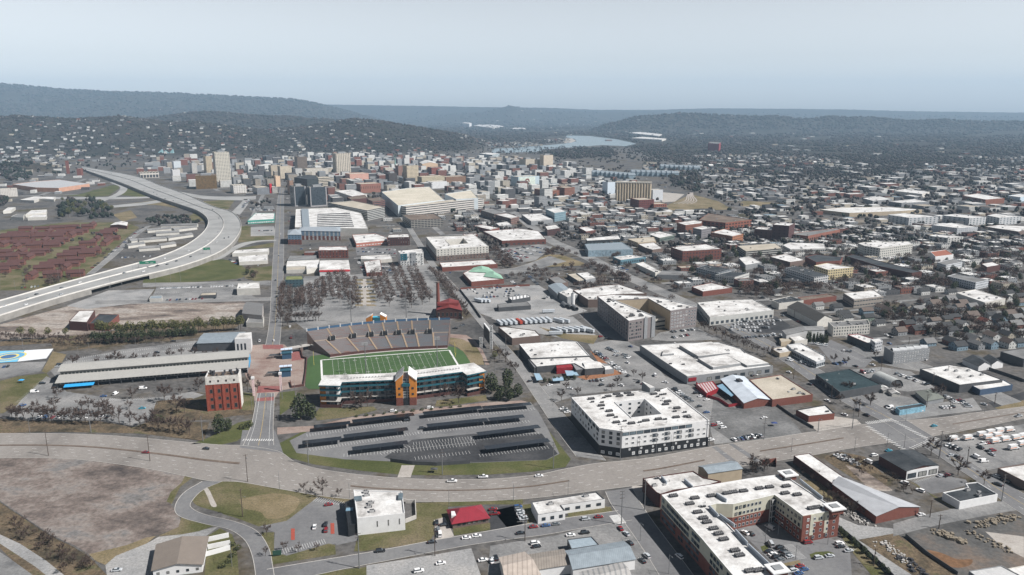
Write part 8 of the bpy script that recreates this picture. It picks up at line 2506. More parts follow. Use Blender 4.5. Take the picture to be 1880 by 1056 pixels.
def build_fill():
 Oc([W('C',x,y)for x,y in((-60,350),(400,330),(600,300),(1120,310),(1100,345),(700,375),(500,395),(390,420),(-60,425))],0)
 Z=zone
 Z('E',[(0,150),(130,150),(400,140),(600,125),(760,130),(765,230),(640,330),(560,390),(500,470),(400,470),(200,480),(0,520)],'row',130,'brick row houses of the housing estate',math.radians(14),25,.05)
 for k,(x0,y0,x1,y1)in enumerate(((1040,125,1275,118),(955,155,1110,142),(1130,150,1275,132),(1010,175,1160,165),(1150,195,1250,180),(900,220,1080,205),(1090,205,1150,195),(830,255,940,240),(900,275,1035,265),(1040,255,1140,240),(850,225,900,218))):
  a,c=W('E',x0,y0+14),W('E',x1,y1+14)
  d=(c-a)
  n=Vector((-d.y,d.x,0)).normalized()*11
  Ga('motel_wing','white apartment wing with grey roof by the highway curve','apartments',None,[(a.x,a.y),(c.x,c.y),(c.x+n.x,c.y+n.y),(a.x+n.x,a.y+n.y)],4.5,7,'offwhite','grey_roof',group='white apartment wings by the highway',world=True)
  Oc([a,c,c+n,a+n],2)
 Z('H',[(1000,440),(1120,400),(1280,350),(1420,330),(1819,360),(1830,650),(1690,650),(1560,650),(1300,560),(1060,480)],'house',150,'houses of the neighbourhood on the right',GRID,17)
 Z('L',[(930,230),(1100,130),(1400,60),(1830,60),(1830,300),(1650,300),(1440,320),(1230,270)],'house',60,'houses of the neighbourhood on the right',GRID,17)
 Z('H',[(560,430),(760,400),(1000,400),(1060,470),(900,500),(800,470)],'house',14,'houses of the neighbourhood on the right',GRID,18)
 Z('p',[(1330,560),(1420,540),(1560,560),(1700,600),(1620,640),(1500,610),(1380,590)],'house',16,'houses near the parking lots',GRID,20)
 Z('G',[(960,330),(1500,300),(1810,300),(1810,560),(1500,590),(1300,540),(1080,420)],'shop',140,'flat roofed shops of the middle district',GRID,22)
 Z('G',[(0,0),(1810,0),(1810,300),(1200,300),(600,200),(0,170)],'shop',180,'flat roofed shops of the middle district',GRID,25,keep=.9)
 Z('H',[(0,0),(1819,0),(1819,330),(1400,330),(1000,380),(800,330),(0,320)],'shop',340,'flat roofed shops of the right-hand district',GRID,20,keep=.85)
 Z('p',[(1010,330),(1260,370),(1300,400),(1500,400),(1880,420),(1880,470),(1400,470),(1010,400)],'shop',400,'flat roofed shops of the right-hand district',GRID,22,keep=.8)
 Z('p',[(430,300),(560,290),(900,290),(1080,310),(1090,380),(930,400),(760,380),(640,330),(430,345)],'mid',420,'blocks of the city centre',math.radians(32),34,keep=.9)
 Z('p',[(760,300),(1000,292),(1180,330),(1100,370),(900,380)],'shop',420,'small blocks of the city centre',math.radians(32),32,keep=.85)
 Z('p',[(1180,300),(1300,295),(1880,310),(1880,390),(1600,400),(1300,350)],'ware',110,'warehouses by the rail lines',GRID,56,keep=.8)
 Z('p',[(1300,340),(1880,345),(1880,420),(1600,400),(1300,385)],'shop',260,'shops by the rail lines',GRID,30,keep=.8)
 Z('p',[(0,290),(120,288),(320,285),(440,275),(420,310),(300,300),(160,300),(110,330),(0,345)],'shop',160,'shops beside the far highway',.3,34,keep=.8)
 Z('p',[(430,345),(520,340),(520,400),(450,395)],'shop',24,'shops beside the street to the centre',GRID,30)
 Z('p',[(545,335),(600,325),(700,328),(765,372),(705,388),(600,374)],'mid',40,'blocks of the city centre',math.radians(30),32)
 Z('p',[(650,400),(740,385),(900,395),(940,420),(880,440),(760,425),(680,430)],'shop',16,'shops below the arena',GRID,34)
 Z('p',[(250,318),(300,294),(410,292),(440,340),(410,352),(350,342),(300,332)],'mid',60,'blocks of the city centre',.5,36)
 Z('p',[(60,330),(150,318),(220,350),(200,362),(100,362),(0,375),(0,350)],'shop',14,'shops beside the far highway',.3,44)
 Z('F',[(640,240),(930,250),(930,480),(640,480)],'shop',8,'shops before the tree-filled lot',GRID,30,keep=.6)
 Z('p',[(0,262),(420,262),(640,262),(900,290),(430,285),(0,290)],'shop',420,'roofs before the wooded hills',.4,42,keep=.8)
 Z('p',[(60,228),(200,240),(420,225),(640,235),(800,250),(800,262),(420,262),(60,258)],'far',130,'houses on the wooded hills',.5,60,keep=.8)
 Z('p',[(780,258),(880,265),(1050,248),(1050,262),(900,276),(780,276)],'far',160,'houses above the river',.2,34)
 Z('p',[(900,222),(1200,232),(1880,262),(1880,300),(1400,290),(1150,262),(900,238)],'ware',120,'warehouses on the far plain',.2,130,keep=.6)
 Z('p',[(1180,285),(1880,290),(1880,335),(1500,345),(1180,315)],'far',330,'houses among the far trees on the right',GRID,30,keep=.75)
 Z('p',[(150,210),(900,212),(900,240),(150,235)],'far',50,'houses on the wooded hills',.5,130,keep=.6)
 Su(STREETS.obj('street',ASPHL))
 fill_build()
def trailer_meshes():
 b=MB()
 b.box((0,0,1.15),(13.0,2.55,2.75))
 box=b.mesh('box',[Pl('trailer_white',(.42,.45,.48),.5,.08,.2)])
 b2=MB()
 b2.box((0,0,1.15),(13.0,2.55,2.75))
 red=b2.mesh('box',[Pl('container_red',(.34,.05,.03),.6)])
 b=MB()
 for x in(-5.4,-4.2):
  for y in(-1.05,1.05):
   b.cyl((x,y-.15,.5),(x,y+.15,.5),.5,.5,10)
 wh=b.mesh('wheel',[M['tyre']])
 b=MB()
 b.box((-4.8,0,.6),(3.2,1.2,.5))
 for y in(-.9,.9):
  b.box((3.6,y,0),(.15,.15,1.15))
 fr=b.mesh('landing_gear',[M['dgrey']])
 b=MB()
 b.box((-1.2,0,.95),(5.2,2.3,2.5),mi=0)
 b.box((-1.2,-1.17,1.5),(5.2,.03,.4),mi=1)
 b.box((-1.2,1.17,1.5),(5.2,.03,.4),mi=1)
 b.box((1.6,0,2.75),(1.4,2.0,.7),mi=0)
 tb=b.mesh('box',[M['white'],Pl('orange_stripe',(.6,.2,.05),.5)])
 b=MB()
 loft(b,[(1.4,.5,2.0,1.0),(2.2,.5,2.6,1.0),(2.6,.5,1.9,1.0),(3.9,.5,1.45,.95),(4.1,.55,1.2,.85)],0)
 b.box((2.62,0,1.95),(.1,1.6,.6),mi=1)
 cb=b.mesh('cab',[M['white'],M['glass']])
 b=MB()
 for x in(-2.6,3.2):
  for y in(-.95,.95):
   b.cyl((x,y-.14,.45),(x,y+.14,.45),.45,.45,10)
 tw=b.mesh('wheel',[M['tyre']])
 return box,red,wh,fr,tb,cb,tw
TBOX,TRED,TWH,TFR,BBOX,BCAB,BWH=trailer_meshes()
def trailer(p,rz,col,place):
 e=Th('semi_trailer','%s semi trailer parked %s'%(col,place),'trailer',p,'trailers parked in the truck yard')
 e.rotation_euler=(0,0,rz)
 inst('box',TRED if col=='red' else TBOX,e)
 inst('wheel',TWH,e)
 inst('landing_gear',TFR,e)
def box_truck(p,rz):
 e=Th('box_truck','white box truck with orange stripe in the truck lot','truck',p,'white rental trucks')
 e.rotation_euler=(0,0,rz)
 inst('box',BBOX,e)
 inst('cab',BCAB,e)
 inst('wheel',BWH,e)
def build_vehicles():
 V=lambda t,x,y,z=.12:W(t,x,y,z)
 ang=PI/2+GRID
 for k in range(11):
  trailer(V('G',290+k*34,815-k*2),ang+.1,'red' if k==4 else 'pale','in the long truck yard row')
 for k in range(2):
  trailer(V('G',700+k*40,800),ang+.5,'pale','apart from the long row')
 for k in range(6):
  trailer(V('G',680+k*42,868-k*2),ang+.5,'pale','on the dry grass')
 trailer(V('G',905,868),ang+.6,'pale','nearest the brown-grey apartments')
 trailer(V('G',680,888),GRID*.3,'pale','lying crosswise on the dry grass')
 trailer(V('G',630,735),GRID*.6,'pale','beside the open truck shed')
 for k in range(3):
  trailer(V('G',145+k*26,660),ang+.5,'pale','in the fenced stadium yard')
 for x,y in((1480,205),(1535,192),(1590,182),(1648,176),(1520,222),(1578,210),(1562,245),(1625,235),(1690,225),(1735,215),(1672,285),(1730,262),(1305,232),(1395,226)):
  box_truck(V('P',x,y),.15+GRID*.6)
 for x,y,c,kd in((1440,335,'white','van'),(1492,362,'white','van'),(1290,325,'silver','sedan'),(1325,330,'grey','sedan'),(1480,255,'white','pickup'),(1520,250,'red','sedan'),(1470,278,'black','suv'),(1520,300,'black','sedan'),(1545,295,'red','suv'),(1540,318,'silver','sedan')):
  car(V('P',x,y),R.choice((.2,.25,1.8)),kd,c,'in the truck lot')
 Cr('P',(1262,262),(1352,292),6,'at the truck lot tree',p=1,cols=('white','black','white'))
 for x,y,c,kd,r in((268,832,'red','sedan',-.1),(379,825,'black','sedan',-.15),(830,885,'white','pickup',.03),(887,877,'white','pickup',.05),(990,875,'white','sedan',.1),(1715,783,'teal','sedan',.3),(1870,765,'silver','pickup',.35)):
  car(V('p',x,y),r,kd,c,'on the boulevard','driving')
 for t,x,y,c,kd,r in(('N',970,742,'black','suv',.2),('N',1300,685,'black','sedan',.2),('N',1520,658,'white','sedan',.2),('N',1585,645,'white','sedan',.2),('O',210,678,'black','sedan',.2),('O',300,635,'red','sedan',.2),('O',385,625,'blue','sedan',.2),('O',452,615,'grey','sedan',.2),('O',660,580,'silver','suv',.2),('O',750,566,'red','sedan',.2)):
  car(V(t,x,y),r,kd,c,'on the lower street','standing')
 for x,y,c,kd,r in((640,445,'red','sedan',.3),(548,588,'white','sedan',1.7),(620,572,'black','suv',1.7),(622,608,'red','suv',1.7)):
  car(V('N',x,y),r,kd,c,'in the white hall car park')
 for x,y,c,kd,r in((1330,560,'black','suv',1.7),(1375,575,'black','sedan',.2),(1350,635,'white','van',1.7),(1338,605,'grey','suv',1.7),(1690,475,'red','sedan',.2),(1700,505,'red','pickup',.2)):
  car(V('N',x,y),r,kd,c,'beside the red hipped roof')
 Cr('O',(185,490),(235,590),6,'beside the white L-shaped office',p=1,cols=('black','grey','silver','blue'))
 for x,y,c,kd,r in((555,692,'white','sedan',.2),(655,675,'black','suv',.2),(310,748,'white','suv',.3),(320,770,'black','sedan',.3),(10,870,'white','sedan',1.8),(40,850,'black','suv',1.8),(900,645,'red','sedan',1.8),(940,682,'silver','sedan',2),(965,745,'black','sedan',2),(1080,835,'silver','suv',2),(1050,868,'black','sedan',2)):
  car(V('O',x,y),r,kd,c,'round the metal roofed workshops')
 car(V('O',1305,840),2.05,'suv','white','in the shaded street','driving')
 for x,y,c,kd in((1355,820,'white','sedan'),(1625,800,'white','sedan'),(1690,795,'silver','sedan'),(1215,870,'white','suv')):
  car(V('N',x,y),.3,kd,c,'in the lower gravel lot')
 for x,y,c,kd,r in((955,672,'white','sedan',2),(1005,680,'black','sedan',2),(1170,628,'silver','van',2.1),(1510,760,'red','suv',.2),(1790,770,'white','suv',.2),(1800,795,'black','sedan',.2),(1870,832,'silver','sedan',.2),(1165,838,'black','sedan',.4),(1198,862,'white','sedan',.4),(1228,888,'black','suv',.4),(1262,805,'black','suv',.4),(1295,835,'black','sedan',.4),(1325,862,'grey','suv',.4),(1348,885,'silver','sedan',.4),(1268,912,'grey','sedan',.4),(1605,895,'silver','suv',.2),(1702,878,'silver','sedan',.2),(1440,968,'red','sedan',.3),(1348,988,'black','sedan',.3),(1388,1010,'silver','suv',.3),(1475,998,'blue','sedan',.3),(1428,1034,'blue','sedan',.3),(1180,775,'silver','van',1.6)):
  car(V('S7',x,y),r,kd,c,'in the brick apartment yard')
 for x,y,c,kd,r in((908,296,'teal','sedan',.3),(820,325,'white','suv',.3),(780,365,'white','van',2),(1005,495,'white','suv',2.2),(1100,542,'white','suv',2.2),(1105,690,'white','sedan',.3),(1225,450,'silver','sedan',.4),(1265,445,'red','sedan',.4),(1565,455,'silver','suv',2.2),(1630,485,'black','sedan',2.2),(1580,505,'black','sedan',2.2)):
  car(V('P',x,y),r,kd,c,'round the black-roofed garage')
 for x,y,c,kd in((615,345,'white','sedan'),(660,355,'white','sedan'),(685,360,'silver','sedan'),(640,330,'grey','suv'),(590,325,'white','sedan')):
  car(V('P',x,y),R.uniform(0,3),kd,c,'in the scrap yard')
 car(V('M',765,1028),.2,'sedan','silver','on the gravel lot')
 for x,y,c,kd in((752,608,'white','suv'),(962,590,'white','suv'),(830,662,'black','suv'),(918,708,'black','suv')):
  car(V('J',x,y),.2,kd,c,'by the stadium building')
 car(V('p',503,626),1.9,'sedan','white','on the street to the centre','driving')
 for x,y,c in((508,545,'black'),(512,470,'grey'),(506,515,'black'),(515,430,'white'),(510,590,'silver')):
  car(V('p',x,y),1.9,None,c,'on the street to the centre','driving')
 for x,y,c,kd,r in((1015,170,'black','suv',.2),(1130,203,'black','sedan',.2),(925,402,'white','van',.2),(748,437,'white','van',1.5),(670,452,'blue','sedan',.2),(225,425,'white','van',.2),(275,370,'black','suv',.2),(147,512,'blue','suv',.8),(385,247,'black','suv',.2),(375,260,'silver','sedan',.2),(1120,96,'black','sedan',.2),(920,530,'teal','sedan',.2)):
  car(V('I',x,y),r,kd,c,'round the long market hall')
 Cr('I',(230,588),(720,585),11,'behind the boulevard trees',p=.8)
 Cr('I',(20,262),(100,255),4,'on the lot by the painted court',p=.8)
 B='in the brewery lot'
 Cr('K',(678,165),(762,220),8,B,p=.8)
 Cr('K',(752,140),(885,190),9,B,p=.8)
 Cr('K',(770,178),(905,205),6,B,p=.5)
 Cr('K',(775,235),(870,305),8,B,p=.8)
 Cr('K',(640,352),(750,345),6,B,p=.7)
 for x,y,c,kd in((905,130,'blue','sedan'),(720,380,'black','suv'),(845,382,'white','suv'),(885,235,'white','sedan'),(1065,318,'white','van'),(1130,362,'white','sedan'),(960,360,'black','suv'),(985,370,'red','sedan'),(890,320,'black','suv'),(385,380,'white','sedan'),(515,402,'white','sedan'),(255,355,'black','sedan')):
  car(V('K',x,y),R.uniform(0,3),kd,c,B)
 Cr('K',(1180,400),(1425,575),15,'behind the white courtyard block',p=.95)
 Cr('K',(470,530),(500,560),3,'beside the white courtyard block',p=1)
 for x,y,c,kd in((1360,452,'white','sedan'),(1400,475,'white','sedan'),(1330,432,'black','suv'),(1480,630,'white','suv'),(1505,655,'white','suv'),(1445,640,'red','suv'),(1770,592,'white','sedan'),(1425,735,'white','suv')):
  car(V('K',x,y),.3,kd,c,'on the dark gravel lot')
 Cr('K',(1560,735),(1760,705),8,'on the boulevard lot edge',p=.7)
 Cr('L',(60,460),(120,440),5,'along the white market complex',p=.9)
 for t,x,y,c,kd in(('L',310,438,'white','sedan'),('L',445,515,'black','sedan'),('L',590,597,'silver','sedan'),('L',750,682,'black','suv'),('L',810,715,'black','suv'),('L',558,622,'white','sedan'),('L',670,712,'white','sedan'),('P',1570,500,'black','sedan'),('L',1570,645,'silver','sedan'),('L',740,398,'black','sedan'),('L',850,390,'white','sedan'),('L',1075,365,'white','sedan'),('L',1185,355,'white','sedan')):
  car(V(t,x,y),2.1,kd,c,'on the diagonal street','driving')
 Cr('L',(1000,445),(1210,520),14,'beside the silver metal hut',p=.75)
 Cr('L',(780,440),(860,430),5,'behind the dark teal roof',p=.9)
 Cr('L',(1320,590),(1400,640),5,'round the low dark hipped roof',p=.9)
 Cr('L',(1390,605),(1480,665),6,'round the low dark hipped roof',p=.9)
 Cr('L',(1290,665),(1400,660),5,'round the low dark hipped roof',p=.7)
 Cr('L',(935,655),(1010,690),4,'beside the light blue shed',p=1)
 Cr('L',(1050,690),(1170,680),6,'beside the light blue shed',p=.8)
 Cr('L',(430,245),(560,265),10,'by the cypress row',p=1,cols=('white','white','silver'))
 Cr('L',(280,350),(480,395),10,'before the stacked white shop',p=.8)
 Cr('L',(600,385),(680,370),5,'before the stacked white shop',p=.8)
 Cr('L',(655,295),(720,305),3,'in the cypress lot',p=1)
 Hh='in the dark car lot'
 for k in range(4):
  Cr('H',(225+k*14,535-k*14+10),(420+k*30,555-k*20),14,Hh,p=.85,cols=('white','white','silver','black'))
 Cr('H',(300,590),(480,575),14,'beside the dark car lot',p=.8,cols=('black','grey','silver'))
 Cr('G',(1480,868),(1640,850),10,'before the brown-grey apartments',p=.7)
 Cr('G',(1470,912),(1620,885),10,'before the brown-grey apartments',p=.6)
 Cr('G',(960,890),(1060,925),5,'beside the brown-grey apartments',p=.8)
 Cr('G',(950,1000),(1020,1050),6,B,p=.9)
 for k in range(5):
  Cr('G',(305+k*48,300-k*7),(440+k*46,372-k*18),13,'in the wide brick store lot',p=.8)
 for k in range(5):
  Cr('G',(60+k*20,575+k*14),(360+k*20,556+k*14),12,'in the fenced stadium yard',p=.55)
 Cr('G',(470,455),(560,545),12,'beside the mint gables',p=.8)
 Cr('G',(330,470),(420,560),10,'beside the green-gabled hall',p=.7)
 Cr('G',(590,640),(640,620),4,'in the truck yard',p=.8)
 for k in range(3):
  Cr('F',(835+k*25,410),(850+k*25,465),6,'beside the corner brick shop',p=.9)
 Cr('F',(670,380),(720,460),9,'along the corner brick shop',p=.8)
 Cr('F',(660,290),(930,300),16,'in the grey and teal hotel lot',p=.7)
 Cr('F',(665,310),(930,325),16,'in the grey and teal hotel lot',p=.7)
 for k in range(6):
  Cr('F',(290+k*120,560+(k%3)*30),(400+k*120,556+(k%3)*30),12,'in the tree-filled stadium lot',p=.6)
 Cr('F',(860,100),(900,190),8,'beside the convention centre',p=.8)
 Cr('E',(1040,528),(1230,522),16,'in the van lot',p=.9,cols=('white','white','silver'))
 Cr('E',(1240,522),(1510,512),16,'in the van lot',p=.7,cols=('white','white','black'))
 Cr('E',(1070,605),(1400,590),16,'edging the van lot',p=.6)
 Cr('E',(1670,155),(1760,155),9,'by the green-fronted shop',p=.9)
 Cr('E',(590,400),(930,130),26,'along the housing estate street',p=.6)
 Cr('E',(1480,340),(1530,370),5,'by the low white motel',p=.9)
 Cr('E',(780,330),(980,320),10,'below the white apartment wings',p=.6)
 Cr('E',(130,525),(260,515),6,'beside the brick estate',p=.7)
 for t,x0,y0,x1,y1,rows,n,dy in(('Q6',1210,710,1700,655,3,26,16),('Q5',800,800,1060,800,4,18,18),('Q5',200,370,480,370,4,18,14),('Q7',340,140,600,165,3,20,12),('Q8',900,262,1200,285,3,24,12),('Q7',0,305,220,295,2,14,12),('G',720,180,830,200,3,12,12),('G',1080,400,1180,440,3,8,14),('G',1400,350,1480,355,2,8,14),('H',560,270,820,290,2,16,16),('Q8',460,780,900,830,4,24,14),('Q8',640,450,840,470,3,14,14),('F',1660,290,1800,340,3,12,18),('Q2',340,540,460,570,2,10,14),('Q3',30,900,130,800,3,12,14),('Q3',140,920,480,930,3,20,14)):
  for k in range(rows):
   Cr(t,(x0,y0+k*dy),(x1,y1+k*dy),n,'in the far city lots',p=.75)
 for _ in range(900):
  p=G(R.uniform(420,1900),R.choice((R.uniform(310,420),R.uniform(380,640))),.1)
  if free(p.x,p.y,3):
   car(p,GRID+R.choice((0,PI/2)),None,None,'in the far city lots')
 build_cars()
def Tr(t,pts,n,kind,h,label,group,jit=1.2):
 P_=resample([W(t,x,y)for x,y in pts],n)if n>1 else[W(t,*pts[0])]
 for p in P_:
  tree(kind,(p.x+R.uniform(-jit,jit),p.y+R.uniform(-jit,jit),0),h*R.uniform(.85,1.15),label,group)
def Tz(t,pts,n,kinds,h,label,group,clear=3):
 poly=ccw([W(t,x,y)for x,y in pts])
 xs,ys=[p.x for p in poly],[p.y for p in poly]
 k=tr=0
 while k<n and tr<n*25:
  tr+=1
  x,y=R.uniform(min(xs),max(xs)),R.uniform(min(ys),max(ys))
  if not pt_in(poly,x,y)or(clear and not free(x,y,clear)):
   continue
  z=float(height(np.array([x]),np.array([y]))[0])
  kd=R.choice(kinds)
  tree(kd,(x,y,z),h*R.uniform(.75,1.25),label.replace('TREE',{'bare':'bare grey tree','wide':'bare wide tree','ever':'dark evergreen','pine':'olive pine','bush':'bush','blossom':'pale blossoming tree','cypress':'cypress'}[kd]),group)
  k+=1
def build_greenery():
 for q in([(380,540),(402,730)],[(515,480),(548,660)],[(645,520),(668,700)],[(765,480),(815,650)],[(1060,440),(1170,660)],[(250,600),(252,720)],[(1000,560),(1040,700)]):
  Tr('F',q,9,'wide',10,'broad bare tree between the rows of the stadium lot','bare trees of the stadium lot')
 for k,q in enumerate(([(280,590),(285,710)],[(330,570),(355,730)],[(425,520),(440,650)],[(470,470),(492,640)],[(560,480),(600,640)],[(600,500),(630,710)],[(800,470),(880,690)],[(845,470),(910,640)],[(905,440),(985,650)],[(955,440),(1020,600)],[(1030,450),(1120,680)],[(1080,500),(1150,640)])):
  Tr('F',q,11,'bare',10,'bare tree in row %s of the tree-filled stadium lot'%('one','two','three','four','five','six','seven','eight','nine','ten','eleven','twelve')[k],'bare trees of the stadium lot')
 Tr('F',[(150,560),(128,800)],16,'bare',9,'bare street tree beside the tree-filled lot','street trees')
 Tr('F',[(195,580),(185,830)],12,'bare',9,'bare tree between the street and the stadium lot','street trees')
 Tr('F',[(230,800),(400,790)],8,'bare',10,'bare tree behind the left end of the grandstand','trees behind the grandstand')
 Tr('F',[(1170,450),(1290,590),(1420,780)],22,'bare',10,'bare street tree by the truck yard','street trees')
 Tr('F',[(1225,480),(1340,610)],9,'wide',11,'bare tree near the red-roofed power house','street trees')
 Tr('E',[(640,838),(800,838),(1000,830),(1320,815),(1560,795)],34,'pine',14,'olive pine in the row before the demolition ground','pines along the demolition ground',2.5)
 Tr('E',[(620,880),(760,880),(920,868)],12,'ever',11,'dark evergreen in front of the pine row','evergreens along the market hall lot',2)
 Tr('E',[(980,850),(1250,830)],12,'ever',8,'dark evergreen in front of the pine row','evergreens along the market hall lot',2)
 Tr('E',[(140,850),(290,860),(420,850)],4,'pine',11,'lone pine beside the old brick factory','pines along the demolition ground',3)
 Tr('E',[(0,860),(560,890)],16,'bare',8,'bare thin tree in the scrub by the painted court','scrub trees')
 Tr('E',[(350,900),(1100,880)],16,'bare',7,'bare thin tree below the pine row','scrub trees')
 for x,y,h,kd in((500,250,8,'wide'),(470,245,7,'wide'),(628,250,6,'bare'),(742,240,12,'wide'),(700,238,8,'bare'),(785,238,8,'bare'),(862,232,8,'wide'),(942,224,7,'wide'),(1015,220,7,'wide'),(1098,213,9,'wide'),(1165,196,8,'bare'),(1258,200,8,'wide'),(1395,195,7,'bare'),(1330,195,6,'bare')):
  Tr('I',[(x,y)],1,kd,h,'bare tree in the lot behind the long market hall','trees of the market hall lots')
 for x,y,h in((1060,490,14),(1290,410,11),(1600,410,13),(1150,560,12),(1200,560,10),(850,470,8),(830,535,7),(1000,600,8),(375,470,8),(1660,420,8),(1170,440,6)):
  Tr('I',[(x,y)],1,'wide',h,'broad bare tree near the market hall and mill','trees of the market hall lots')
 Tr('I',[(60,600),(250,612),(450,622),(640,632)],17,'bare',10,'bare tree in the row along the boulevard bank','trees along the boulevard bank',2)
 Tr('I',[(640,560),(700,610),(760,620)],5,'bare',10,'bare tree in the row along the boulevard bank','trees along the boulevard bank',2)
 Tr('I',[(860,640),(980,660),(1110,690),(1240,690)],10,'bare',10,'bare tree on the bank before the brick mill','trees along the boulevard bank',3)
 for x in(240,360,520,570,700):
  Tr('I',[(x,548)],1,'bare',9,'bare tree on the market hall car park island','trees of the market hall lots')
 for t,x,y,h,lab in(('I',1420,690,13,'big dark evergreen on the grass corner by the street'),('I',1480,668,10,'second dark evergreen behind the big one on the grass corner'),('J',225,655,17,'big dark evergreen at the left end of the stadium building'),('J',285,650,11,'smaller evergreen beside the big one at the stadium building'),('J',1310,500,15,'broad evergreen at the right end of the stadium building'),('J',1405,480,15,'evergreen farthest from the stadium building near the street'),('J',1365,540,11,'low evergreen in front of the broad one'),('J',1415,545,12,'low evergreen in the middle of the clump by the street'),('J',1462,525,12,'low evergreen nearest the street'),('J',1340,545,7,'smallest evergreen of the clump by the stadium building'),('J',1330,330,9,'yellowish tree by the scoreboard path')):
  Tr(t,[(x,y)],1,'ever' if 'yellow' not in lab else 'pine',h,lab,'evergreens by the stadium',0)
 Tr('I',[(1000,600),(1055,605)],2,'bush',3.5,'round green bush by the car park','bushes')
 Tr('I',[(1560,660),(1600,650)],2,'bush',3.5,'dark bush at the street corner','bushes')
 Tr('J',[(540,640),(760,620),(1130,580)],12,'bush',1.6,'low shrub along the plaza','shrubs along the plaza')
 for x,y in((535,590),(600,585),(560,600),(1050,520),(1135,560)):
  Tr('J',[(x,y)],1,'wide',11,'bare tree before the stadium building','trees before the stadium')
 Tr('L',[(425,236),(560,246)],14,'cypress',9,'cypress in the dense row before the plain grey warehouse','cypress row',.8)
 Tr('L',[(428,246),(555,256)],12,'cypress',8,'cypress in the dense row before the plain grey warehouse','cypress row',.8)
 for x,y,h in((480,358,6),(525,372,4),(600,380,8),(703,392,5)):
  Tr('N',[(x,y)],1,'bare',h,'small bare tree beside the boulevard car park','young trees by the boulevard',.2)
 for x,y,h in((240,640,6),(350,740,5),(445,745,4),(567,735,4),(1635,540,2)):
  Tr('N',[(x,y)],1,'bare' if h>3 else 'bush',h,'young bare tree on the verge of the car park' if h>3 else 'red-leaved bush by the red hipped roof','young trees by the car park',.2)
 Tr('M',[(1440,1010),(1470,1000),(1560,900),(1530,860)],5,'bush',2.2,'dark garden bush beside the taupe-roofed hall','garden bushes')
 Tr('M',[(1740,930)],1,'bare',5,'young bare tree on the verge by the bend of the street','young trees by the car park',.2)
 Tz('M',[(100,660),(330,800),(560,930),(680,1056),(420,1056),(250,900),(60,780)],30,('bare','bare','wide'),4.5,'TREE in the brown bank beside the creek','scrub on the brown bank',0)
 Tz('P',[(480,560),(600,600),(780,700),(700,720),(560,640)],12,('bare','wide'),5,'TREE beside the brick gable warehouse','scrub round the warehouses',0)
 Tz('P',[(20,390),(120,360),(180,430),(60,450)],8,('wide','bare'),6,'TREE behind the brick apartments','scrub round the warehouses',0)
 Tz('P',[(370,400),(480,470),(560,540),(480,540),(380,450)],8,('bare','wide'),4,'TREE beside the long pale shed','scrub round the warehouses',0)
 Tz('P',[(560,330),(700,330),(820,440),(700,470),(600,400)],12,('bare','wide'),3.5,'TREE in the scrap yard','scrub round the warehouses',0)
 Tz('P',[(880,440),(980,470),(1080,560),(1000,560),(900,500)],8,('bare','wide'),4,'TREE along the scrap yard fence','scrub round the warehouses',0)
 Tr('P',[(610,800),(730,900),(840,1000),(910,1056)],9,'ever',4,'small dark evergreen along the apartment yard wall','evergreens along the yard wall',.6)
 for x,y,h in((1165,320,10),(1335,445,10),(1490,500,8),(1275,260,7),(720,600,5)):
  Tr('P',[(x,y)],1,'wide',h,'broad bare street tree on the diagonal street','street trees of the diagonal street',.2)
 for x,y in((745,670),(830,640),(660,560),(700,570),(600,380),(680,390),(870,350),(1290,590),(1000,570),(1250,600),(835,650),(640,640)):
  Tr('L',[(x,y)],1,'wide',8,'bare tree near the dark teal roof','street trees of the diagonal street',.5)
 Tr('H',[(80,540),(200,590),(330,650),(450,690)],16,'bare',8,'bare street tree along the white market complex','street trees of the diagonal street')
 for x,y,h in((462,480,8),(565,445,6),(490,410,7),(825,390,8),(785,415,6),(985,350,7),(925,320,5),(620,345,4),(160,300,9),(100,230,9),(60,210,9),(130,280,9)):
  Tr('K',[(x,y)],1,'wide',h,'bare tree in the lots behind the white courtyard block','trees of the brewery lots',.3)
 Tr('K',[(350,360),(540,345)],7,'ever',4,'dark hedge tree before the brewery','hedge before the brewery',.5)
 Tz('H',[(250,330),(440,320),(640,320),(850,330),(840,350),(600,350),(450,380),(300,370)],60,('bare','wide'),11,'TREE in the dark wood beyond the workshop','wood beyond the workshop',1)
 Tz('H',[(1040,300),(1150,280),(1420,290),(1400,330),(1120,330)],30,('bare','wide'),10,'TREE beyond the beige two storey block','trees among the houses',1)
 Tz('G',[(900,400),(1180,500),(1200,540),(1100,520),(940,430)],26,('bare',),8,'TREE along the wide street','street trees',0)
 Tz('G',[(200,230),(300,290),(420,400),(330,440),(240,320)],40,('bare','wide'),9,'TREE beside the cream courtyard block','trees by the cream block',1)
 Tz('G',[(610,310),(720,300),(740,350),(620,350)],14,('bare','wide'),9,'TREE on the dry grass triangle','trees of the grass triangle',0)
 Tz('Q1',[(840,690),(1240,650),(1330,700),(1560,800),(1590,920),(1300,930),(760,920)],75,('ever','ever','pine','bare'),15,'TREE in the dark grove by the highway loop','grove by the highway loop',0)
 Tz('Q1',[(0,320),(150,220),(460,280),(500,370),(200,400),(0,400)],90,('ever','ever','bare'),15,'TREE on the knoll at the left edge','trees on the knoll',0)
 Tz('Q1',[(0,640),(100,650),(120,740),(0,760)],20,('ever','bare'),13,'TREE by the white school wing','trees by the school',1)
 Tz('E',[(930,100),(1060,60),(1310,90),(1300,120),(960,140)],40,('ever','bare'),10,'TREE above the white apartment wings','trees by the white wings',2)
 Tz('E',[(300,450),(420,430),(440,500),(300,520)],12,('wide','bare'),11,'TREE at the foot of the housing estate','trees of the estate',1)
 Tz('E',[(0,150),(760,130),(760,250),(500,480),(0,520)],40,('bare','wide'),7,'TREE between the brick row houses','trees of the estate',1)
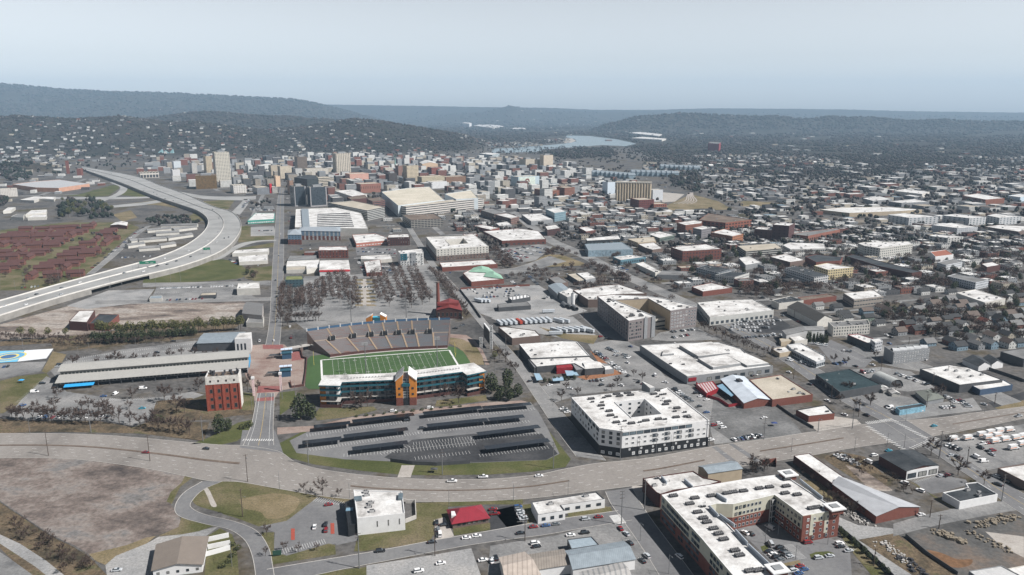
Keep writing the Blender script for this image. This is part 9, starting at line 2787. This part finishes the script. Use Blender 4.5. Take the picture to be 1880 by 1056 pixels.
 Tz('E',[(1590,420),(1660,400),(1670,480),(1600,490)],5,('wide','bare','ever'),11,'TREE on the green slope by the street','trees on the green slope',0)
 Tz('H',[(990,440),(1819,330),(1819,650),(1560,650),(1060,500)],170,('bare','wide','ever','bare'),9,'TREE among the houses on the right','trees among the houses',2)
 Tz('H',[(0,0),(1819,0),(1819,330),(0,330)],800,('bare','wide','bare','ever'),9,'TREE in the right-hand district','trees of the right-hand district',2)
 Tz('p',[(840,400),(1260,440),(1260,560),(1000,560),(880,470)],260,('bare','wide','bare'),9,'TREE in the middle district','trees of the middle district',2)
 Tz('p',[(430,270),(1080,270),(1260,370),(1260,440),(840,400),(430,400)],1300,('bare','wide','bare','ever'),11,'TREE in the centre','trees of the centre',2)
 Tz('p',[(1180,290),(1880,290),(1880,430),(1300,430)],2200,('bare','wide','bare','ever'),11,'TREE by the rail lines','trees by the rail lines',2)
 Tz('Q6',[(1150,200),(1500,130),(1600,250),(1530,420),(1400,390),(1330,330),(1130,320)],140,('bare','wide','ever'),14,'TREE beside the rail yard','trees beside the rail yard',1)
 Tz('Q5',[(750,190),(1100,125),(1810,90),(1900,210),(1400,250),(1000,215)],500,('bare','wide','bare','ever'),15,'TREE along the river','trees along the river',1)
 Tz('p',[(0,262),(420,262),(560,262),(860,280),(430,300),(0,330)],1300,('bare','wide','ever'),12,'TREE beyond the highway','trees beyond the highway',2)
 Tz('p',[(1080,276),(1180,268),(1270,275),(1230,300),(1090,296)],260,('bare','wide','ever'),12,'TREE along the river','trees along the river',0)
 build_trees()
def build_poles():
 bv='wooden utility pole beside the boulevard'
 for t,x,y,h in(('M',318,275,17),('M',983,310,17),('M',1622,445,17),('N',1318,768,16)):
  pole(t,x,y,'utility',h,bv if t=='M' else 'wooden utility pole on the lower street by the red hipped roof','utility poles',GRID+.3)
 pole('M',1590,675,'utility',16,'wooden utility pole standing in the grass field by the bend','utility poles',1.2)
 for t,x,y,h,lab in(('I',588,683,16,'pale steel power pole on the bank before the market hall'),('I',1312,740,17,'pale steel power pole on the grass bank before the brick mill'),('N',835,848,18,'steel power pole on the lower street by the white hall'),('O',905,615,19,'steel power pole at the zebra crossing of the lower street'),('O',1065,515,19,'steel power pole beside the brick annex'),('K',840,862,22,'tall steel power pole at the corner of the white courtyard block'),('K',1415,776,21,'tall steel power pole at the far end of the white courtyard block'),('J',1665,932,17,'steel power pole on the grass at the right end of the stadium lot'),('J',1032,968,16,'steel power pole on the grass below the stadium lot'),('J',268,908,15,'steel power pole on the grass at the left of the stadium lot'),('K',1768,728,15,'steel power pole by the dark gravel lot'),('L',720,798,17,'steel power pole at the fenced corner by the crossing'),('L',1280,992,18,'steel power pole on the diagonal street beside the truck lot'),('P',1600,604,16,'steel power pole beside the black-roofed white shop')):
  pole(t,x,y,'steel',h,lab,'steel power poles',GRID)
 lamp=[('N',325,345),('N',772,402),('N',1408,452),('N',1820,412),('O',160,452),('O',537,412),('L',140,866),('L',497,822),('L',735,942),('L',945,917),('L',1055,922),('L',1065,752),('P',310,300),('P',475,178),('L',1575,692),('I',195,695)]
 for t,x,y in lamp:
  pole(t,x,y,'lamp',9.5,'grey street lamp beside the boulevard','street lamps',GRID+R.choice((0,PI)))
 for t,x,y in(('K',962,836),('K',1072,822),('K',1178,806),('K',1290,786)):
  pole(t,x,y,'lamp',12,'slim pale lamp post before the white courtyard block','lamp posts of the courtyard block',GRID)
 for t,x,y,h in(('O',1035,727,10),('O',1232,955,10),('S7',1400,905,8),('S7',1685,770,8),('S7',1245,690,8),('S7',1130,760,8)):
  pole(t,x,y,'lamp',h,'grey lamp post %s'%('on the shaded street' if t=='O' else 'in the brick apartment yard'),'street lamps',GRID)
 for t,x,y in(('J',190,236),('J',193,520),('J',118,530),('J',1330,402),('S5',136,915),('S5',462,780),('K',405,512),('K',100,130),('K',180,210),('I',1015,505),('I',1145,160),('I',880,155),('I',580,180),('I',150,145),('I',510,210),('M',1520,1000),('J',30,600),('J',95,660)):
  pole(t,x,y,'lamp',11,'grey lamp post in the stadium and market lots','street lamps',GRID+R.choice((0,PI)))
 for t,x,y in(('E',385,502),('E',105,572),('E',1105,490),('E',1168,490),('E',522,465),('E',160,520),('E',865,470),('E',718,545),('E',1270,185),('E',795,385),('E',1532,250),('E',1180,100),('E',1010,530)):
  pole(t,x,y,'lamp',18,'tall grey lamp mast beside the highway','highway lamp masts',0.4)
 for t,x,y,h in(('L',760,722,11),('L',1200,662,10),('L',905,422,11),('L',585,602,10),('L',1240,515,10),('L',1335,470,10),('P',1160,702,10),('P',1215,772,8),('P',1390,362,10),('P',1220,330,12),('O',240,728,15),('L',340,480,9),('L',1350,680,9),('L',1640,640,9),('L',1085,260,8),('G',870,775,9),('G',735,870,9),('G',335,965,10),('G',1050,430,9),('H',192,590,10),('H',455,520,9),('H',580,480,9),('P',815,1000,9)):
  pole(t,x,y,'utility',h,'wooden utility pole among the lots on the right' if t in 'LPGH' else 'wooden utility pole beside the car park of the white office','utility poles',GRID+R.choice((0,PI/2)))
 for t,pts,lab,h,mt in(('P',[(600,770),(720,870),(870,1010),(940,1080)],'dark fence along the brick apartment yard',2,'dgrey'),('P',[(1010,820),(1140,930),(1330,1056)],'dark fence between the rubble yard and the clay yard',1.8,'dgrey'),('L',[(215,640),(330,720),(470,800)],'dark fence beside the small brick-front shop',1.8,'dgrey'),('L',[(480,812),(640,790),(760,765),(780,745)],'thin fence round the shop corner by the crossing',1.2,'steel'),('G',[(15,575),(90,670),(160,770)],'dark hedge-like fence along the truck yard street',2.2,'dgrey'),('G',[(20,572),(200,560),(500,548)],'red brick wall along the yard behind the green gables',2.2,'brick'),('J',[(735,895),(860,912),(1000,918),(1190,905)],'black railing along the sunken edge of the stadium lot',2.4,'dgrey'),('L',[(1600,420),(1750,470),(1830,500)],'dark fence behind the wide white roof',2.5,'dgrey'),('M',[(0,575),(330,795),(560,915),(700,1050)],'wire fence between the vacant lot and the creek bank',1.5,'steel'),('P',[(130,380),(215,365),(215,395)],'rusty gate fence behind the brick apartments',3,'brick')):
  mb=MB()
  P_=[W(t,x,y)for x,y in pts]
  for i in range(len(P_)-1):
   d=P_[i+1]-P_[i]
   c=(P_[i+1]+P_[i])/2
   rz=math.atan2(d.y,d.x)
   if mt=='steel':
    n=int(d.length/4)
    for k in range(n):
     q=P_[i].lerp(P_[i+1],k/max(1,n))
     mb.cyl((q.x,q.y,0),(q.x,q.y,h),.05,.05,5)
    mb.box((c.x,c.y,h-.06),(d.length,.06,.06),rz)
    mb.box((c.x,c.y,h*.5),(d.length,.04,.04),rz)
   else:
    mb.box((c.x,c.y,0),(d.length,.2,h),rz)
  tag(mb.obj('fence',M[mt]),lab,'fence')
 M['tanstone']=Pl('tan_stone',(.2,.17,.13),.9,.3,1)
 for t,pts,n,lab,mt,s in(('P',[(620,650),(700,700),(780,740)],60,'pale rubble heap beside the brick gable warehouse','conc',1.0),('P',[(840,860),(900,880),(960,930),(1010,990)],70,'pale rubble scattered in the scrubby yard','conc',.9),('P',[(1190,790),(1280,820),(1370,860)],70,'tan stone blocks piled in rows in the clay yard','tanstone',1.5),('P',[(1440,755),(1560,730),(1690,705)],60,'tan stone pallets in a line along the back of the clay yard','tanstone',1.4),('P',[(1400,785),(1500,840),(1650,920)],50,'stone edging heap along the concrete pad','tanstone',1.0),('P',[(590,320),(660,350),(720,380)],50,'scrap heap in the yard behind the long pale shed','unit',1.1),('P',[(1000,960),(1060,1010),(1120,1056)],60,'dark debris heap at the bottom of the rubble yard','unitd',1.1)):
  mb=MB()
  P_=resample([W(t,x,y)for x,y in pts],n)
  for p in P_:
   q=p+Vector((R.uniform(-3,3),R.uniform(-3,3),0))
   k=s*R.uniform(.5,1.4)
   mb.box((q.x,q.y,0),(k,k*R.uniform(.5,1),k*R.uniform(.4,.9)),R.uniform(0,3))
  tag(mb.obj('rubble',M[mt]),lab,'rubble',kind='stuff')
 for t,x,y,lab,mt in(('J',985,955,'small dark bus shelter on the grass below the stadium lot','dgrey'),('I',140,362,'blue shade canopy on the grass at the left','bright'),('L',215,782,'dark blue tent on the gravel lot','navy')):
  p=W(t,x,y)
  e=Th('canopy' if mt!='dgrey' else 'bus_shelter',lab,'canopy' if mt!='dgrey' else 'bus shelter',p)
  mm={'dgrey':M['dgrey'],'bright':Pl('bright_blue_canopy',(.03,.3,.62)),'navy':Pl('navy_cloth',(.03,.05,.15))}[mt]
  mb=MB()
  for sx in(-1,1):
   for sy in(-1,1):
    mb.cyl((p.x+sx*1.6,p.y+sy*1,0),(p.x+sx*1.6,p.y+sy*1,2.3),.06,.06,6)
  mb.obj('frame',M['steel'],e)
  mb=MB()
  mb.raw([(p.x-2,p.y-1.4,2.3),(p.x+2,p.y-1.4,2.3),(p.x+2,p.y+1.4,2.3),(p.x-2,p.y+1.4,2.3),(p.x,p.y,3.1)],[(0,1,4),(1,2,4),(2,3,4),(3,0,4)])
  mb.obj('roof',mm,e)
 for t,x,y,lab in(('N',310,770,'dark green board sign at the corner of the car park verge'),('S5',155,740,'pale tower sign beside the brick crossing, nearer the brick mill'),('S5',448,690,'pale tower sign beside the brick crossing, nearer the stadium')):
  p=W(t,x,y)
  e=Th('sign',lab,'sign',p)
  mb=MB()
  if t=='N':
   mb.box((p.x,p.y,.6),(4,.3,2.4),.2)
   mb.obj('board',Pl('dark_green_board',(.02,.06,.045)),e)
  else:
   mb.box((p.x,p.y,0),(1.6,1.6,13),.2)
   mb.obj('mast',Pl('pinkish_sign',(.55,.42,.42),.7,.3,1.5),e)
   mb=MB()
   mb.box((p.x,p.y,13),(2.2,2.2,1.6),.2)
   mb.obj('cap',M['white'],e)
  mb=MB()
  for sx in(-1.2,1.2):
   mb.box((p.x+sx,p.y+.3,0),(.2,.2,.7),.2)
  mb.obj('post',M['steel'],e)
ORD='first second third fourth fifth sixth seventh eighth ninth tenth eleventh twelfth thirteenth fourteenth fifteenth sixteenth seventeenth eighteenth nineteenth'.split()
CARD_='one two three four five six seven eight nine ten eleven twelve thirteen fourteen fifteen sixteen seventeen eighteen nineteen'.split()
TENS='twenty thirty forty fifty sixty seventy eighty ninety'.split()
TENO='twentieth thirtieth fortieth fiftieth sixtieth seventieth eightieth ninetieth'.split()
def ordinal(n):
 if n<20:
  return ORD[n-1]
 if n>99:
  return 'hundred-and-'+ordinal(n-100)if n>100 else 'hundredth'
 return TENO[n//10-2]if n%10==0 else TENS[n//10-2]+'-'+ORD[n%10-1]
def cardinal(n):
 if n<20:
  return CARD_[n-1]
 if n>99:
  return 'many'
 return TENS[n//10-2]+('' if n%10==0 else '-'+CARD_[n%10-1])
def settle_labels():
 by={}
 for o in THINGS:
  by.setdefault(o['label'],[]).append(o)
 for lab,obs in by.items():
  if len(obs)<2:
   continue
  def key(o):
   if o.type=='EMPTY' or o.location.length>0:
    return PX(o.location)[0]
   return PX(Vector(o.bound_box[0]))[0]
  obs.sort(key=key)
  for i,o in enumerate(obs):
   o['label']='%s, %s from the left of %s'%(lab,ordinal(i+1),cardinal(len(obs)))
   if 'group' not in o:
    o['group']=lab
def build_light():
 s=bpy.context.scene
 w=bpy.data.worlds.new('World')
 s.world=w
 w.use_nodes=True
 nt=w.node_tree
 bg=nt.nodes['Background']
 sky=nt.nodes.new('ShaderNodeTexSky')
 sky.sky_type='NISHITA'
 sky.sun_disc=False
 el=math.radians(46)
 sd=Vector((.95,-.31,0)).normalized()
 sky.sun_elevation=el
 sky.sun_rotation=math.atan2(sd.x,sd.y)
 sky.altitude=200
 sky.air_density=1.0
 sky.dust_density=1.2
 sky.ozone_density=2.0
 hs=nt.nodes.new('ShaderNodeHueSaturation')
 hs.inputs['Saturation'].default_value=.2
 hs.inputs['Value'].default_value=1.22
 nt.links.new(sky.outputs[0],hs.inputs['Color'])
 tc=nt.nodes.new('ShaderNodeTexCoord')
 sx=nt.nodes.new('ShaderNodeSeparateXYZ')
 nt.links.new(tc.outputs['Generated'],sx.inputs[0])
 mm=nt.nodes.new('ShaderNodeMix')
 mm.data_type='RGBA'
 mm.blend_type='MULTIPLY'
 mm.inputs[0].default_value=1
 nt.links.new(hs.outputs[0],mm.inputs[6])
 nt.links.new(ramp(nt,sx.outputs[2],[(.02,(1,1,1)),(.15,(.72,.72,.72)),(.45,(.11,.13,.17))]),mm.inputs[7])
 nt.links.new(mm.outputs[2],bg.inputs[0])
 bg.inputs[1].default_value=.1
 sun=bpy.data.lights.new('sun','SUN')
 sun.energy=5
 sun.angle=math.radians(.5)
 sun.color=(1,.965,.925)
 o=bpy.data.objects.new('sun',sun)
 COL.objects.link(o)
 d=Vector((sd.x*math.cos(el),sd.y*math.cos(el),math.sin(el)))
 o.rotation_euler=(-d).to_track_quat('-Z','Y').to_euler()
 o.location=(0,0,600)
 cam=bpy.data.cameras.new('camera')
 cam.sensor_width=36
 cam.lens=36*F/1880
 cam.clip_start=1
 cam.clip_end=90000
 c=bpy.data.objects.new('camera',cam)
 COL.objects.link(c)
 c.location=(0,0,CH)
 c.rotation_euler=(PI/2-PT,0,0)
 s.camera=c
 s.view_settings.view_transform='Standard'
 s.view_settings.look='None'
 s.view_settings.exposure=EXPOSURE
 s.view_settings.gamma=1
 s.cycles.max_bounces=5
 s.cycles.diffuse_bounces=3
 s.cycles.glossy_bounces=2
 s.cycles.volume_bounces=0
 s.cycles.transmission_bounces=2
 s.cycles.use_denoising=True
 mb=MB()
 mb.box((0,9300,-3),(44000,22000,1000))
 m=bpy.data.materials.new('haze_air')
 m.use_nodes=True
 nt=m.node_tree
 for n in list(nt.nodes):
  if n.type=='BSDF_PRINCIPLED':
   nt.nodes.remove(n)
 v=nt.nodes.new('ShaderNodeVolumePrincipled')
 v.inputs['Color'].default_value=(.52,.75,1.0,1)
 v.inputs['Density'].default_value=HAZE
 v.inputs['Anisotropy'].default_value=0
 nt.links.new(v.outputs[0],nt.nodes['Material Output'].inputs['Volume'])
 o=mb.obj('haze',m)
 tag(o,'thin blue haze filling the air over the whole valley','haze',kind='stuff')
EXPOSURE=.65
HAZE=5.2e-5
build_terrain()
build_ground()
build_highway()
build_stadium()
build_near()
build_left()
build_mid()
build_downtown()
build_fill()
build_vehicles()
build_greenery()
build_poles()
build_woods()
settle_labels()
build_light()
